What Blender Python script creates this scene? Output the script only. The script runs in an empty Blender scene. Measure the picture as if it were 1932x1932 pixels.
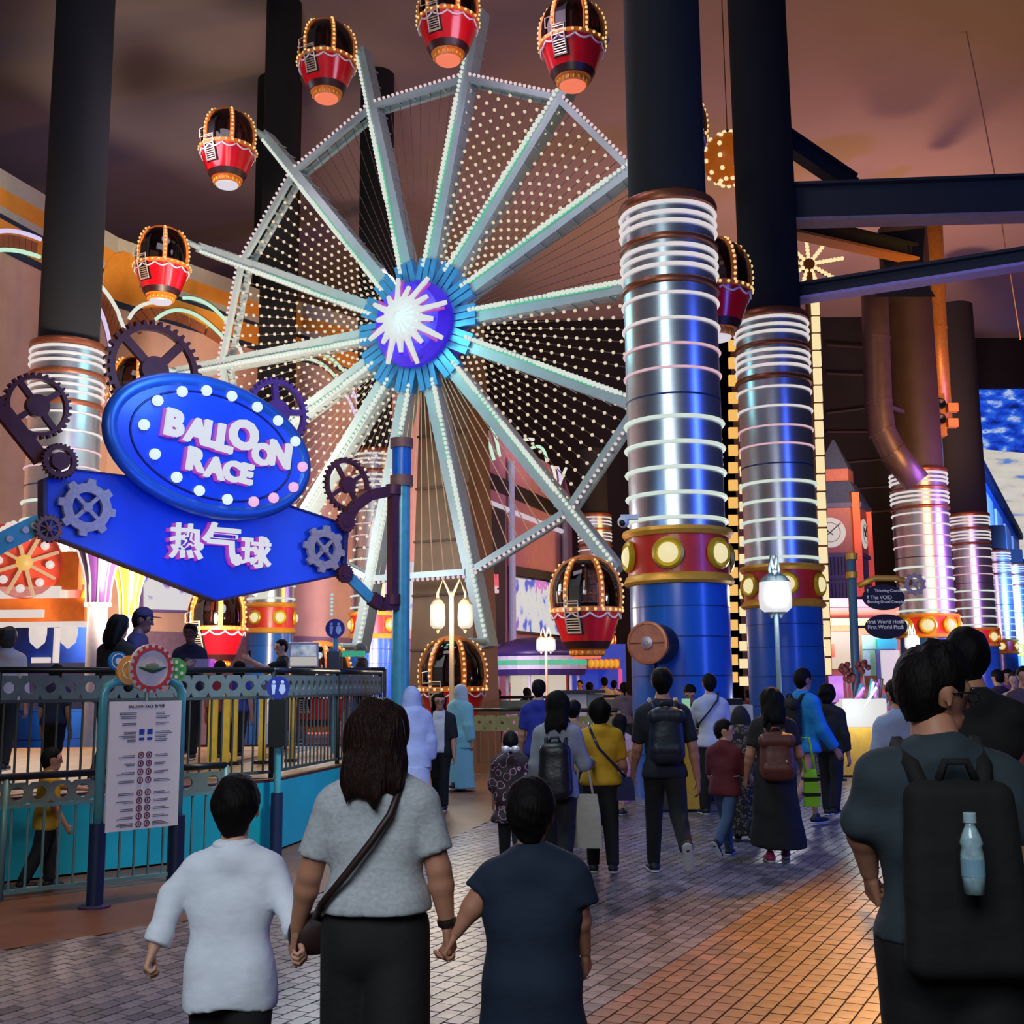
import bpy, bmesh, math, random
import numpy as np
from mathutils import Matrix, Vector
random.seed(7); RNG = np.random.default_rng(7)
sc = bpy.context.scene
COL = sc.collection
# ------------------------------------------------------------------ camera, world, lights, exposure
CAM_H, FPX = 1.65, 2137.0
_up = np.array([-134.0, 14101.0, -FPX]); _up /= np.linalg.norm(_up)
_fw = np.array([0, 0, -1.0]); _yv = _fw - _fw.dot(_up)*_up; _yv /= np.linalg.norm(_yv)
RM = np.stack([np.cross(_yv, _up), _yv, _up], 1)
cd = bpy.data.cameras.new('camera'); cam = bpy.data.objects.new('camera', cd); COL.objects.link(cam)
cd.sensor_width = 36.0; cd.lens = FPX/1932*36.0; cd.clip_end = 300
cam.matrix_world = Matrix.Translation((0, 0, CAM_H)) @ Matrix(RM.T.tolist()).to_4x4()
sc.camera = cam
wd = bpy.data.worlds.new('world'); sc.world = wd; wd.use_nodes = True
wd.node_tree.nodes['Background'].inputs[0].default_value = (0.30, 0.28, 0.36, 1)
wd.node_tree.nodes['Background'].inputs[1].default_value = 0.06
sc.view_settings.view_transform = 'Standard'; sc.view_settings.look = 'None'
sc.view_settings.exposure = 0.0; sc.view_settings.gamma = 1.0; sc.view_settings.use_curve_mapping = False

def lamp(name, kind, loc, energy, col, target=None, size=1.0, size_y=None, spot=60, blend=0.5):
    l = bpy.data.lights.new(name, kind); l.energy = energy; l.color = col
    if kind == 'AREA':
        l.size = size
        if size_y: l.shape = 'RECTANGLE'; l.size_y = size_y
    else: l.shadow_soft_size = size
    if kind == 'SPOT': l.spot_size = math.radians(spot); l.spot_blend = blend
    o = bpy.data.objects.new(name, l); COL.objects.link(o); o.location = loc
    if target is not None:
        o.rotation_euler = (Vector(target)-Vector(loc)).to_track_quat('-Z', 'Y').to_euler()
    return o
# hall lighting rigs, with lamps added for ride, wheel and screen light
lamp('hall_rig_light', 'AREA', (-2.0, -3.5, 6.5), 500, (0.86, 0.93, 1.0), (-0.3, 5, 0.6), 5, 4)
lamp('hall_front_light', 'AREA', (-6, 14, 17), 500, (0.95, 0.85, 1.0), (-4, 24, 4), 8, 4)
lamp('ceiling_uplight', 'SPOT', (16, 46, 9), 6400, (1.0, 0.50, 0.26), (16, 52, 22), 1.0, None, 150, 0.9)
lamp('ceiling_uplight', 'SPOT', (3, 44, 9), 1500, (1.0, 0.60, 0.50), (3, 48, 22), 1.0, None, 150, 0.9)
lamp('ceiling_uplight', 'SPOT', (-14, 40, 12), 420, (0.8, 0.6, 0.9), (-14, 46, 22), 1.0, None, 150, 0.9)
lamp('floor_spot', 'SPOT', (7.5, 21.5, 11), 15000, (1.0, 0.46, 0.10), (2.0, 6.9, 0), 0.6, None, 14, 0.9)
lamp('floor_spot', 'SPOT', (12, 13, 9), 14000, (0.42, 0.18, 1.0), (4.2, 6.6, 0), 0.6, None, 15, 0.8)  # violet lamp added in place of the screen's light on the floor
lamp('floor_spot', 'SPOT', (-1.0, 30, 14), 20000, (0.86, 0.80, 1.0), (-0.9, 6.6, 0), 1.2, None, 20, 0.9)
lamp('wall_wash', 'SPOT', (-5, 18, 3), 12500, (1.0, 0.80, 0.62), (-11, 33, 9), 1.0, None, 85, 0.8)
lamp('wall_wash', 'SPOT', (-2.5, 31, 2.5), 2900, (0.92, 0.62, 0.92), (-1, 44, 6), 1.0, None, 110, 0.8)
lamp('column_wash', 'AREA', (9.5, 10, 5), 620, (0.06, 0.14, 1.0), (3.2, 17, 6), 1.2, 9)
lamp('column_wash', 'AREA', (-0.6, 9.5, 7.5), 230, (0.72, 0.95, 1.0), (2.6, 17, 6), 0.7, 6)
lamp('column_wash', 'AREA', (16, 26, 6), 2600, (1.0, 0.50, 0.10), (11.5, 40, 6), 1.5, 8)
lamp('column_wash', 'AREA', (20, 36, 5), 1800, (0.5, 0.2, 1.0), (14, 46, 5), 1.5, 6)
lamp('facade_wash', 'SPOT', (34, 58, 5), 130000, (0.10, 0.28, 1.0), (33, 80, 10), 1.0, None, 80, 0.6)
lamp('column_wash', 'AREA', (6.5, 46, 6), 450, (1.0, 0.5, 0.2), (4.2, 50, 6), 1.0, 5)
lamp('tower_fill', 'SPOT', (12, 41, 3), 5000, (0.95, 0.9, 1.0), (15.5, 52, 7), 0.5, None, 50, 0.8)  # white lamp added to offset the orange cast on the clock tower
lamp('apron_spot', 'SPOT', (-1.5, 9.5, 7.5), 1100, (1.0, 0.62, 0.32), (-3.0, 8.4, 0), 0.4, None, 44, 0.9)
lamp('skirt_fill', 'SPOT', (1.2, 8.5, 6), 1500, (0.75, 0.95, 1.0), (-2.4, 11.9, 0.3), 0.4, None, 42, 0.8)  # lamp added to brighten the teal platform skirt
# ------------------------------------------------------------------ pixel rays of the photograph to places in the hall
def ray(px, py): return RM.T @ np.array([(px-966)/FPX, -(py-966)/FPX, -1.0])
C0 = np.array([0, 0, CAM_H])
def at(px, py, Y): d = ray(px, py); return d*(Y/d[1]) + C0
def gnd(px, py, z=0.0): d = ray(px, py); return d*((z-CAM_H)/d[2]) + C0
def V(*a): return np.array(a, float)
def unit(v): v = np.asarray(v, float); return v/np.linalg.norm(v)
# ------------------------------------------------------------------ materials
def lin(c): return tuple(((x/255+0.055)/1.055)**2.4 if x/255 > 0.04045 else x/255/12.92 for x in c)
MATS = {}
def M(name, col, rough=0.6, metal=0.0, emit=0.0, noise=0.12, ns=9.0, bump=0.0, bs=60.0, coat=0.0, ecol=None, stretch=(1, 1, 1)):
    """principled material with procedural colour variation; col in 0..255"""
    if name in MATS: return MATS[name]
    m = bpy.data.materials.new(name); m.use_nodes = True; MATS[name] = m
    nt = m.node_tree; b = nt.nodes['Principled BSDF']; L = nt.links.new
    c = lin(col); b.inputs['Roughness'].default_value = rough; b.inputs['Metallic'].default_value = metal
    b.inputs['Base Color'].default_value = (*c, 1)
    if coat: b.inputs['Coat Weight'].default_value = coat; b.inputs['Coat Roughness'].default_value = 0.15
    if noise or bump:
        tc = nt.nodes.new('ShaderNodeTexCoord'); mp = nt.nodes.new('ShaderNodeMapping'); mp.inputs['Scale'].default_value = stretch
        L(tc.outputs['Object'], mp.inputs[0])
    if noise:
        n = nt.nodes.new('ShaderNodeTexNoise'); n.inputs['Scale'].default_value = ns; n.inputs['Detail'].default_value = 4
        L(mp.outputs[0], n.inputs['Vector'])
        r = nt.nodes.new('ShaderNodeMapRange'); r.inputs[1].default_value = 0.25; r.inputs[2].default_value = 0.75
        r.inputs[3].default_value = 1-noise; r.inputs[4].default_value = 1+noise
        L(n.outputs[0], r.inputs[0])
        x = nt.nodes.new('ShaderNodeVectorMath'); x.operation = 'SCALE'; x.inputs[0].default_value = c
        L(r.outputs[0], x.inputs['Scale']); L(x.outputs[0], b.inputs['Base Color'])
    if bump:
        n2 = nt.nodes.new('ShaderNodeTexNoise'); n2.inputs['Scale'].default_value = bs; n2.inputs['Detail'].default_value = 3
        L(mp.outputs[0], n2.inputs['Vector'])
        bp = nt.nodes.new('ShaderNodeBump'); bp.inputs['Strength'].default_value = bump; bp.inputs['Distance'].default_value = 0.02
        L(n2.outputs[0], bp.inputs['Height']); L(bp.outputs[0], b.inputs['Normal'])
    if emit:
        b.inputs['Emission Color'].default_value = (*lin(ecol or col), 1); b.inputs['Emission Strength'].default_value = emit
        m.cycles.emission_sampling = 'NONE'
    return m
def EM(name, col, s=1.0, sample=False):
    m = M(name, col, 0.5, 0, s, 0)
    m.node_tree.nodes['Principled BSDF'].inputs['Base Color'].default_value = (0.05, 0.05, 0.05, 1)
    m.cycles.emission_sampling = 'AUTO' if sample else 'NONE'
    return m
def GL(name, col, fac=0.25, rough=0.05):
    """thin tinted pane: see-through with a glossy reflection"""
    if name in MATS: return MATS[name]
    m = bpy.data.materials.new(name); m.use_nodes = True; MATS[name] = m; nt = m.node_tree; L = nt.links.new
    for n in list(nt.nodes): nt.nodes.remove(n)
    o = nt.nodes.new('ShaderNodeOutputMaterial'); mx = nt.nodes.new('ShaderNodeMixShader')
    t = nt.nodes.new('ShaderNodeBsdfTransparent'); g = nt.nodes.new('ShaderNodeBsdfGlossy')
    lw = nt.nodes.new('ShaderNodeLayerWeight'); lw.inputs[0].default_value = fac
    t.inputs[0].default_value = (*lin(col), 1); g.inputs['Roughness'].default_value = rough
    L(lw.outputs['Fresnel'], mx.inputs[0]); L(t.outputs[0], mx.inputs[1]); L(g.outputs[0], mx.inputs[2]); L(mx.outputs[0], o.inputs[0])
    return m
# ------------------------------------------------------------------ mesh building
def link(o, parent=None, loc=None):
    COL.objects.link(o)
    if parent is not None:
        o.parent = parent
        if parent in WORLDP: o.matrix_parent_inverse = WORLDP[parent]
    if loc is not None: o.location = loc
    return o
def tag(o, label=None, cat=None, group=None, kind=None):
    if label: o['label'] = label
    if cat: o['category'] = cat
    if group: o['group'] = group
    if kind: o['kind'] = kind
    return o
WORLDP = {}
def thing(name, label, cat, loc=(0, 0, 0), rz=0.0, group=None, world=True):
    o = bpy.data.objects.new(name, None); o.empty_display_size = 0.2; link(o); o.location = loc; o.rotation_euler = (0, 0, rz)
    if world and rz == 0: WORLDP[o] = Matrix.Translation(-Vector([float(x) for x in loc]))   # parts of this thing are given in hall coordinates
    return tag(o, label, cat, group)
def copy_tree(o, parent=None):
    c = o.copy(); COL.objects.link(c); c.parent = parent
    for ch in o.children: copy_tree(ch, c)
    return c
def frame(o, u, v, w=None):
    u = unit(u); v = np.asarray(v, float); v = unit(v - v.dot(u)*u); w = np.cross(u, v)
    m = np.eye(4); m[:3, 0] = u; m[:3, 1] = v; m[:3, 2] = w; m[:3, 3] = o; return m
def basis(d):
    d = unit(d); a = V(0, 0, 1) if abs(d[2]) < 0.9 else V(1, 0, 0)
    u = unit(np.cross(a, d)); return u, np.cross(d, u), d
_sph = {}
def unit_sphere(ns, nr):
    if (ns, nr) not in _sph:
        v = [(0, 0, 1.0)]; f = []
        for i in range(1, nr):
            p = math.pi*i/nr
            for j in range(ns): a = 2*math.pi*j/ns; v.append((math.sin(p)*math.cos(a), math.sin(p)*math.sin(a), math.cos(p)))
        v.append((0, 0, -1.0)); n = len(v)-1
        for j in range(ns): f.append((0, 1+j, 1+(j+1) % ns))
        for i in range(nr-2):
            for j in range(ns):
                a, b = 1+i*ns+j, 1+i*ns+(j+1) % ns; f.append((a, a+ns, b+ns, b))
        o = 1+(nr-2)*ns
        for j in range(ns): f.append((o+j, n, o+(j+1) % ns))
        _sph[(ns, nr)] = (np.array(v), f)
    return _sph[(ns, nr)]
class MB:
    def __init__(s, X=None): s.v = []; s.f = []; s.n = 0; s.X = X
    def add(s, v, f):
        v = np.asarray(v, float)
        if s.X is not None: v = v @ s.X[:3, :3].T + s.X[:3, 3]
        s.v.append(v); n = s.n; s.f += [tuple(i+n for i in q) for q in f]; s.n += len(v); return s
    def box(s, c, size, R=None):
        x, y, z = [q/2 for q in size]
        v = np.array([(i*x, j*y, k*z) for i in (-1, 1) for j in (-1, 1) for k in (-1, 1)], float)
        if R is not None: v = v @ np.asarray(R).T
        return s.add(v+np.asarray(c, float), [(0, 1, 3, 2), (4, 6, 7, 5), (0, 4, 5, 1), (2, 3, 7, 6), (0, 2, 6, 4), (1, 5, 7, 3)])
    def bar(s, a, b, w, h=None, up=None):
        a, b = np.asarray(a, float), np.asarray(b, float); d = b-a; L = np.linalg.norm(d)
        if up is None: u, v, d = basis(d)
        else: d = d/L; u = unit(np.cross(d, up)); v = np.cross(u, d)
        return s.box((a+b)/2, (w, h or w, L), np.stack([u, v, d], 1))
    def cyl(s, a, b, r, r2=None, n=16, caps=True):
        a, b = np.asarray(a, float), np.asarray(b, float); u, v, d = basis(b-a); r2 = r if r2 is None else r2
        t = np.arange(n)*2*math.pi/n; c = np.outer(np.cos(t), u)+np.outer(np.sin(t), v)
        f = [(i, (i+1) % n, n+(i+1) % n, n+i) for i in range(n)]
        if caps: f += [tuple(range(n))[::-1], tuple(range(n, 2*n))]
        return s.add(np.concatenate([a+c*r, b+c*r2]), f)
    def tube(s, pts, r, n=8, closed=False):
        P = [np.asarray(p, float) for p in pts]; m = len(P); V_ = []; pu = None
        for i, p in enumerate(P):
            d = (P[(i+1) % m] if (closed or i < m-1) else p)-(P[i-1] if (closed or i > 0) else p)
            d = unit(d); u = basis(d)[0] if pu is None else unit(pu-pu.dot(d)*d); pu = u; w = np.cross(d, u)
            rr = r[i] if hasattr(r, '__len__') else r
            for j in range(n): a = 2*math.pi*j/n; V_.append(p+rr*(math.cos(a)*u+math.sin(a)*w))
        f = []
        for i in range(m if closed else m-1):
            for j in range(n): a, b = i*n+j, i*n+(j+1) % n; c = ((i+1) % m)*n; f.append((a, b, c+(j+1) % n, c+j))
        if not closed: f += [tuple(range(n))[::-1], tuple(range((m-1)*n, m*n))]
        return s.add(V_, f)
    def lathe(s, prof, c=(0, 0, 0), n=32, caps=True, axis=None):
        """prof: list of (r, z) from bottom to top"""
        c = np.asarray(c, float); v = []; m = len(prof)
        u, w, d = (V(1, 0, 0), V(0, 1, 0), V(0, 0, 1)) if axis is None else basis(axis)
        for r, z in prof:
            for j in range(n): a = 2*math.pi*j/n; v.append(c+u*(r*math.cos(a))+w*(r*math.sin(a))+d*z)
        f = [(i*n+j, i*n+(j+1) % n, (i+1)*n+(j+1) % n, (i+1)*n+j) for i in range(m-1) for j in range(n)]
        if caps: f += [tuple(range(n))[::-1], tuple(range((m-1)*n, m*n))]
        return s.add(v, f)
    def sph(s, c, r, ns=8, nr=5, sc_=(1, 1, 1)):
        v, f = unit_sphere(ns, nr); return s.add(v*np.asarray(sc_)*r+np.asarray(c, float), f)
    def sphs(s, cs, r, ns=6, nr=4):
        for c in cs: s.sph(c, r, ns, nr)
        return s
    def prism(s, poly, z0, z1):
        n = len(poly); v = [(x, y, z0) for x, y in poly]+[(x, y, z1) for x, y in poly]
        return s.add(v, [tuple(range(n))[::-1], tuple(range(n, 2*n))]+[(i, (i+1) % n, n+(i+1) % n, n+i) for i in range(n)])
    def ringprism(s, outer, inner, z0, z1):
        n = len(outer); v = [(x, y, z) for z in (z0, z1) for ring in (outer, inner) for x, y in ring]; f = []
        for i in range(n):
            j = (i+1) % n; f += [(i, n+i, n+j, j), (2*n+i, 2*n+j, 3*n+j, 3*n+i), (i, j, 2*n+j, 2*n+i), (n+i, 3*n+i, 3*n+j, n+j)]
        return s.add(v, f)
    def gear(s, R, rin, teeth, th, spokes=4, hub=None, td=0.14, sw=0.16, c=(0, 0)):
        out, inn = [], []; hub = hub or R*0.25
        for t in range(teeth):
            for q, rr in ((0.0, R*(1-td)), (0.22, R*(1-td)), (0.3, R), (0.62, R), (0.7, R*(1-td)), (0.86, R*(1-td))):
                a = 2*math.pi*(t+q)/teeth; out.append((c[0]+rr*math.cos(a), c[1]+rr*math.sin(a))); inn.append((c[0]+rin*math.cos(a), c[1]+rin*math.sin(a)))
        s.ringprism(out, inn, -th/2, th/2)
        for k in range(spokes):
            a = 2*math.pi*k/spokes+0.5; d = V(math.cos(a), math.sin(a), 0); cc = V(c[0], c[1], 0)
            s.bar(cc+d*hub*0.6, cc+d*(rin+R*0.03), R*sw, th*0.8, up=(0, 0, 1))
        s.cyl((c[0], c[1], -th*0.6), (c[0], c[1], th*0.7), hub, n=20)
        return s
    def build(s, name, mat, parent=None, smooth=False, label=None, cat=None, group=None, kind=None, auto=None):
        me = bpy.data.meshes.new(name)
        v = np.concatenate(s.v) if s.v else np.zeros((0, 3)); fill(me, v, s.f)
        me.materials.append(mat)
        if smooth: me.shade_smooth()
        if auto:
            me.shade_smooth()
            if hasattr(me, 'set_sharp_from_angle'): me.set_sharp_from_angle(angle=math.radians(auto))
        o = bpy.data.objects.new(name, me); link(o, parent); return tag(o, label, cat, group, kind)
def fill(me, v, f):
    if isinstance(f, np.ndarray):
        n, k = f.shape; lt = np.full(n, k, np.int32); li = f.astype(np.int32).ravel()
    else:
        lt = np.fromiter((len(q) for q in f), np.int32, len(f)); li = np.fromiter((i for q in f for i in q), np.int32)
    me.vertices.add(len(v)); me.vertices.foreach_set('co', np.ascontiguousarray(v, np.float32).ravel())
    me.loops.add(len(li)); me.loops.foreach_set('vertex_index', li)
    me.polygons.add(len(lt)); ls = np.zeros(len(lt), np.int32); ls[1:] = np.cumsum(lt)[:-1]
    me.polygons.foreach_set('loop_start', ls); me.polygons.foreach_set('loop_total', lt)
    me.update(calc_edges=True); me.validate(); me.shade_flat()
def text_mesh(body, h, depth=0.02, off=0.0, bev=0.0):
    """flat text as a mesh, centred, height h, facing +z"""
    c = bpy.data.curves.new('t', 'FONT'); c.body = body; c.size = 1; c.extrude = 0.0; c.offset = off; c.resolution_u = 3; c.fill_mode = 'BOTH'
    c.extrude = 0.05; c.bevel_depth = bev
    o = bpy.data.objects.new('t', c); COL.objects.link(o)
    dg = bpy.context.evaluated_depsgraph_get(); me = bpy.data.meshes.new_from_object(o.evaluated_get(dg))
    v = np.empty(len(me.vertices)*3, np.float32); me.vertices.foreach_get('co', v); v = v.reshape(-1, 3)
    f = [tuple(p.vertices) for p in me.polygons]
    bpy.data.objects.remove(o); bpy.data.curves.remove(c); bpy.data.meshes.remove(me)
    if len(v) == 0: return np.zeros((0, 3)), []
    lo, hi = v.min(0), v.max(0); k = h/max(hi[1]-lo[1], 1e-6); v = (v-(lo+hi)/2); v[:, :2] *= k; v[:, 2] *= depth/(hi[2]-lo[2]+1e-9)
    return v.astype(float), f
# ------------------------------------------------------------------ figures: smooth implicit surfaces turned into meshes
def seg(a, b, ra, rb=None, s=(1, 1, 1), k=0.03, cap=False, F=None, cut=False):
    return dict(a=np.asarray(a, float), b=np.asarray(b, float), ra=ra, rb=ra if rb is None else rb, s=s, k=k, cap=cap, F=F, cut=cut)
def grow(p, t, k=None):
    q = dict(p); q['ra'] += t; q['rb'] += t
    if k is not None: q['k'] = k
    return q
def surfnets(F, lo, h):
    S = F < 0; nx, ny, nz = F.shape
    cor = [(i, j, k) for i in (0, 1) for j in (0, 1) for k in (0, 1)]
    sub = lambda A, c: A[c[0]:nx-1+c[0], c[1]:ny-1+c[1], c[2]:nz-1+c[2]]
    cnt = np.zeros((nx-1, ny-1, nz-1), np.int8)
    for c in cor: cnt += sub(S, c)
    act = (cnt > 0) & (cnt < 8); ids = np.argwhere(act)
    if len(ids) == 0: return np.zeros((0, 3)), np.zeros((0, 4), int)
    idx = np.full(act.shape, -1, np.int32); idx[act] = np.arange(len(ids))
    fv = {c: sub(F, c)[act] for c in cor}; acc = np.zeros((len(ids), 3)); n = np.zeros(len(ids))
    for a in cor:
        for ax in range(3):
            if a[ax]: continue
            b = list(a); b[ax] = 1; b = tuple(b); fa, fb = fv[a], fv[b]; m = (fa < 0) != (fb < 0)
            t = np.where(m, fa/np.where(m, fa-fb, 1), 0); pt = np.tile(np.array(a, float), (len(ids), 1)); pt[:, ax] += t
            acc += pt*m[:, None]; n += m
    v = (ids+acc/n[:, None])*h+lo; quads = []
    for ax in range(3):
        o1, o2 = [(1, 2), (2, 0), (0, 1)][ax]
        sl = [slice(1, None)]*3; sl[ax] = slice(0, None); A = S[tuple(sl)]
        a0 = [slice(None)]*3; a1 = [slice(None)]*3; a0[ax] = slice(0, -1); a1[ax] = slice(1, None)
        ch = A[tuple(a0)] != A[tuple(a1)]; e = np.argwhere(ch); ins = A[tuple(a0)][ch]
        if len(e) == 0: continue
        e = e.copy(); e[:, o1] += 1; e[:, o2] += 1
        ok = np.ones(len(e), bool)
        for q in (o1, o2): ok &= e[:, q] < act.shape[q]
        e, ins = e[ok], ins[ok]
        def cid(d1, d2): x = e.copy(); x[:, o1] -= d1; x[:, o2] -= d2; return idx[x[:, 0], x[:, 1], x[:, 2]]
        q = np.stack([cid(1, 1), cid(0, 1), cid(0, 0), cid(1, 0)], 1); q[~ins] = q[~ins][:, ::-1]
        quads.append(q[(q >= 0).all(1)])
    return v, np.concatenate(quads)
def implicit(prims, h, post=None):
    lo = np.full(3, 1e9); hi = -lo; info = []
    for p in prims:
        a, b, s = p['a'], p['b'], np.asarray(p['s'], float); r = np.array([p['ra']]*3)*np.maximum(s, 0.2); r2 = np.array([p['rb']]*3)*np.maximum(s, 0.2)
        bl = np.minimum(a-r, b-r2); bh = np.maximum(a+r, b+r2)
        if p['F'] is not None:
            R, o = p['F']; cs = np.array([(x, y, z) for x in (bl[0], bh[0]) for y in (bl[1], bh[1]) for z in (bl[2], bh[2])]) @ R.T + o
            bl, bh = cs.min(0), cs.max(0)
        info.append((bl, bh))
        if not p['cut']: lo = np.minimum(lo, bl); hi = np.maximum(hi, bh)
    lo = lo-3*h-0.012; hi = hi+3*h+0.012; n = np.ceil((hi-lo)/h).astype(int)+1
    ax = [lo[i]+h*np.arange(n[i]) for i in range(3)]; F = np.full(n, 0.3)
    for p, (bl, bh) in zip(prims, info):
        m = max(p['k'], 0.02)+3*h
        i0 = np.clip(((bl-m-lo)/h).astype(int), 0, n-1); i1 = np.clip(((bh+m-lo)/h).astype(int)+2, 0, n)
        if (i1 <= i0).any(): continue
        sl = tuple(slice(i0[i], i1[i]) for i in range(3))
        P = [ax[0][sl[0]][:, None, None], ax[1][sl[1]][None, :, None], ax[2][sl[2]][None, None, :]]
        if p['F'] is not None:
            R, o = p['F']; Q = [P[i]-o[i] for i in range(3)]; P = [R[0, i]*Q[0]+R[1, i]*Q[1]+R[2, i]*Q[2] for i in range(3)]
        a, d = p['a'], p['b']-p['a']; dd = d.dot(d); s = p['s']
        q = [P[i]-a[i] for i in range(3)]
        t0 = (q[0]*d[0]+q[1]*d[1]+q[2]*d[2])/dd if dd > 1e-12 else np.zeros((1, 1, 1)); t = np.clip(t0, 0, 1)
        D = np.sqrt(((q[0]-t*d[0])/s[0])**2+((q[1]-t*d[1])/s[1])**2+((q[2]-t*d[2])/s[2])**2)-(p['ra']+t*(p['rb']-p['ra']))
        D = D*min(1.0, *s)
        if p['cap']: D = np.maximum(D, (t0-1)*math.sqrt(dd))
        G = F[sl]; k = p['k']
        if p['cut']: F[sl] = np.maximum(G, -D)
        else:
            hh = np.clip(0.5+0.5*(G-D)/k, 0, 1); F[sl] = G+(D-G)*hh-k*hh*(1-hh)
    if post is not None: F = post(F, ax[0][:, None, None], ax[1][None, :, None], ax[2][None, None, :])
    return surfnets(F, lo, h)
def folds(X, Y, Z, amp, seed, f=(9, 9, 16)):
    g = np.random.default_rng(seed); o = 0
    for i in range(5):
        kx, ky, kz = g.normal(size=3)*np.array(f)*(0.7+0.5*i); o = o+np.sin(kx*X+ky*Y+kz*Z+g.uniform(0, 6.3)+0.8*np.sin(7*Z+3*X+i))/(1+0.5*i)
    return amp*o/2.4
def mesh_obj(name, pieces, mat, parent=None, me_only=False):
    v = np.concatenate([p[0] for p in pieces]); off = 0; fs = []
    for p in pieces: fs.append(p[1]+off); off += len(p[0])
    me = bpy.data.meshes.new(name); fill(me, v, np.concatenate(fs)); me.materials.append(mat); me.shade_smooth()
    o = bpy.data.objects.new(name, me); return link(o, parent)
def rotz(a): c, s = math.cos(a), math.sin(a); return np.array([[c, -s, 0], [s, c, 0], [0, 0, 1.0]])
def rotx(a): c, s = math.cos(a), math.sin(a); return np.array([[1.0, 0, 0], [0, c, -s], [0, s, c]])
def roty(a): c, s = math.cos(a), math.sin(a); return np.array([[c, 0, s], [0, 1.0, 0], [-s, 0, c]])
R_ = math.radians
SKIN = M('skin', (178, 124, 98), 0.55, noise=0.08, ns=14); SKIN2 = M('skin_fair', (205, 156, 130), 0.55, noise=0.08, ns=14); SKIN3 = M('skin_dark', (96, 62, 52), 0.55, noise=0.1)
HAIR = M('hair_black', (14, 11, 12), 0.62, noise=0.3, ns=30, bump=0.3, bs=120, stretch=(1, 1, 0.15)); HAIRB = M('hair_brown', (32, 17, 14), 0.5, noise=0.35, ns=30, bump=0.6, bs=120, stretch=(1, 1, 0.12))
for m_ in (HAIR, HAIRB): m_.node_tree.nodes['Principled BSDF'].inputs['Specular IOR Level'].default_value = 0.12
def fabric(name, c, rough=0.85, noise=0.06, ns=20): return M('fabric_'+name, c, rough, noise=noise, ns=ns, bump=0.45, bs=7, stretch=(1, 1, 1.6))
def hand_prims(W, e1, palm, side, L, curl, thumb=0.5, spread=1.0):
    """palm and five separate fingers; e1 along the hand, palm = direction the palm faces, side = +1/-1 thumb side sign"""
    e1 = unit(e1); palm = unit(palm-np.dot(palm, e1)*e1); e2 = np.cross(e1, palm)*side; q = L/0.18; P = []
    offs = [0.030, 0.010, -0.010, -0.028]; lens = [0.40, 0.45, 0.42, 0.33]
    P.append(seg(W-e1*0.03*q, W+e1*0.03*q, 0.019*q, 0.018*q, k=0.015*q))
    for i in range(4):
        K = W+e1*(0.48-0.02*abs(i-1))*L+e2*offs[i]*q*spread
        P.append(seg(W+e2*offs[i]*0.6*q+e1*0.012, K, 0.0135*q, 0.0115*q, k=0.012*q)); th = 0; A = K; r = 0.0092*q
        for j, fr in enumerate((0.45, 0.32, 0.25)):
            th += curl[j]*(1+0.06*i); d = math.cos(th)*e1+math.sin(th)*palm+e2*0.05*offs[i]/0.03*spread
            B = A+unit(d)*lens[i]*L*fr; P.append(seg(A, B, r, r*0.9, k=0.004*q)); A = B; r *= 0.9
    A = W+e1*0.10*L+e2*0.026*q+palm*0.006*q; d = unit(e1*0.75+e2*0.62+palm*thumb)
    B = A+d*0.26*L; P.append(seg(A, B, 0.0125*q, 0.0105*q, k=0.010*q)); d2 = unit(e1*0.9+e2*0.15+palm*thumb*1.2)
    P.append(seg(B, B+d2*0.22*L, 0.0100*q, 0.0080*q, k=0.004*q))
    return P
RES = {'near': (0.0115, 0.0055, 0.0065), 'mid': (0.019, 0.0105, 0.012), 'far': (0.030, 0.020, 0.020)}
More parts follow.
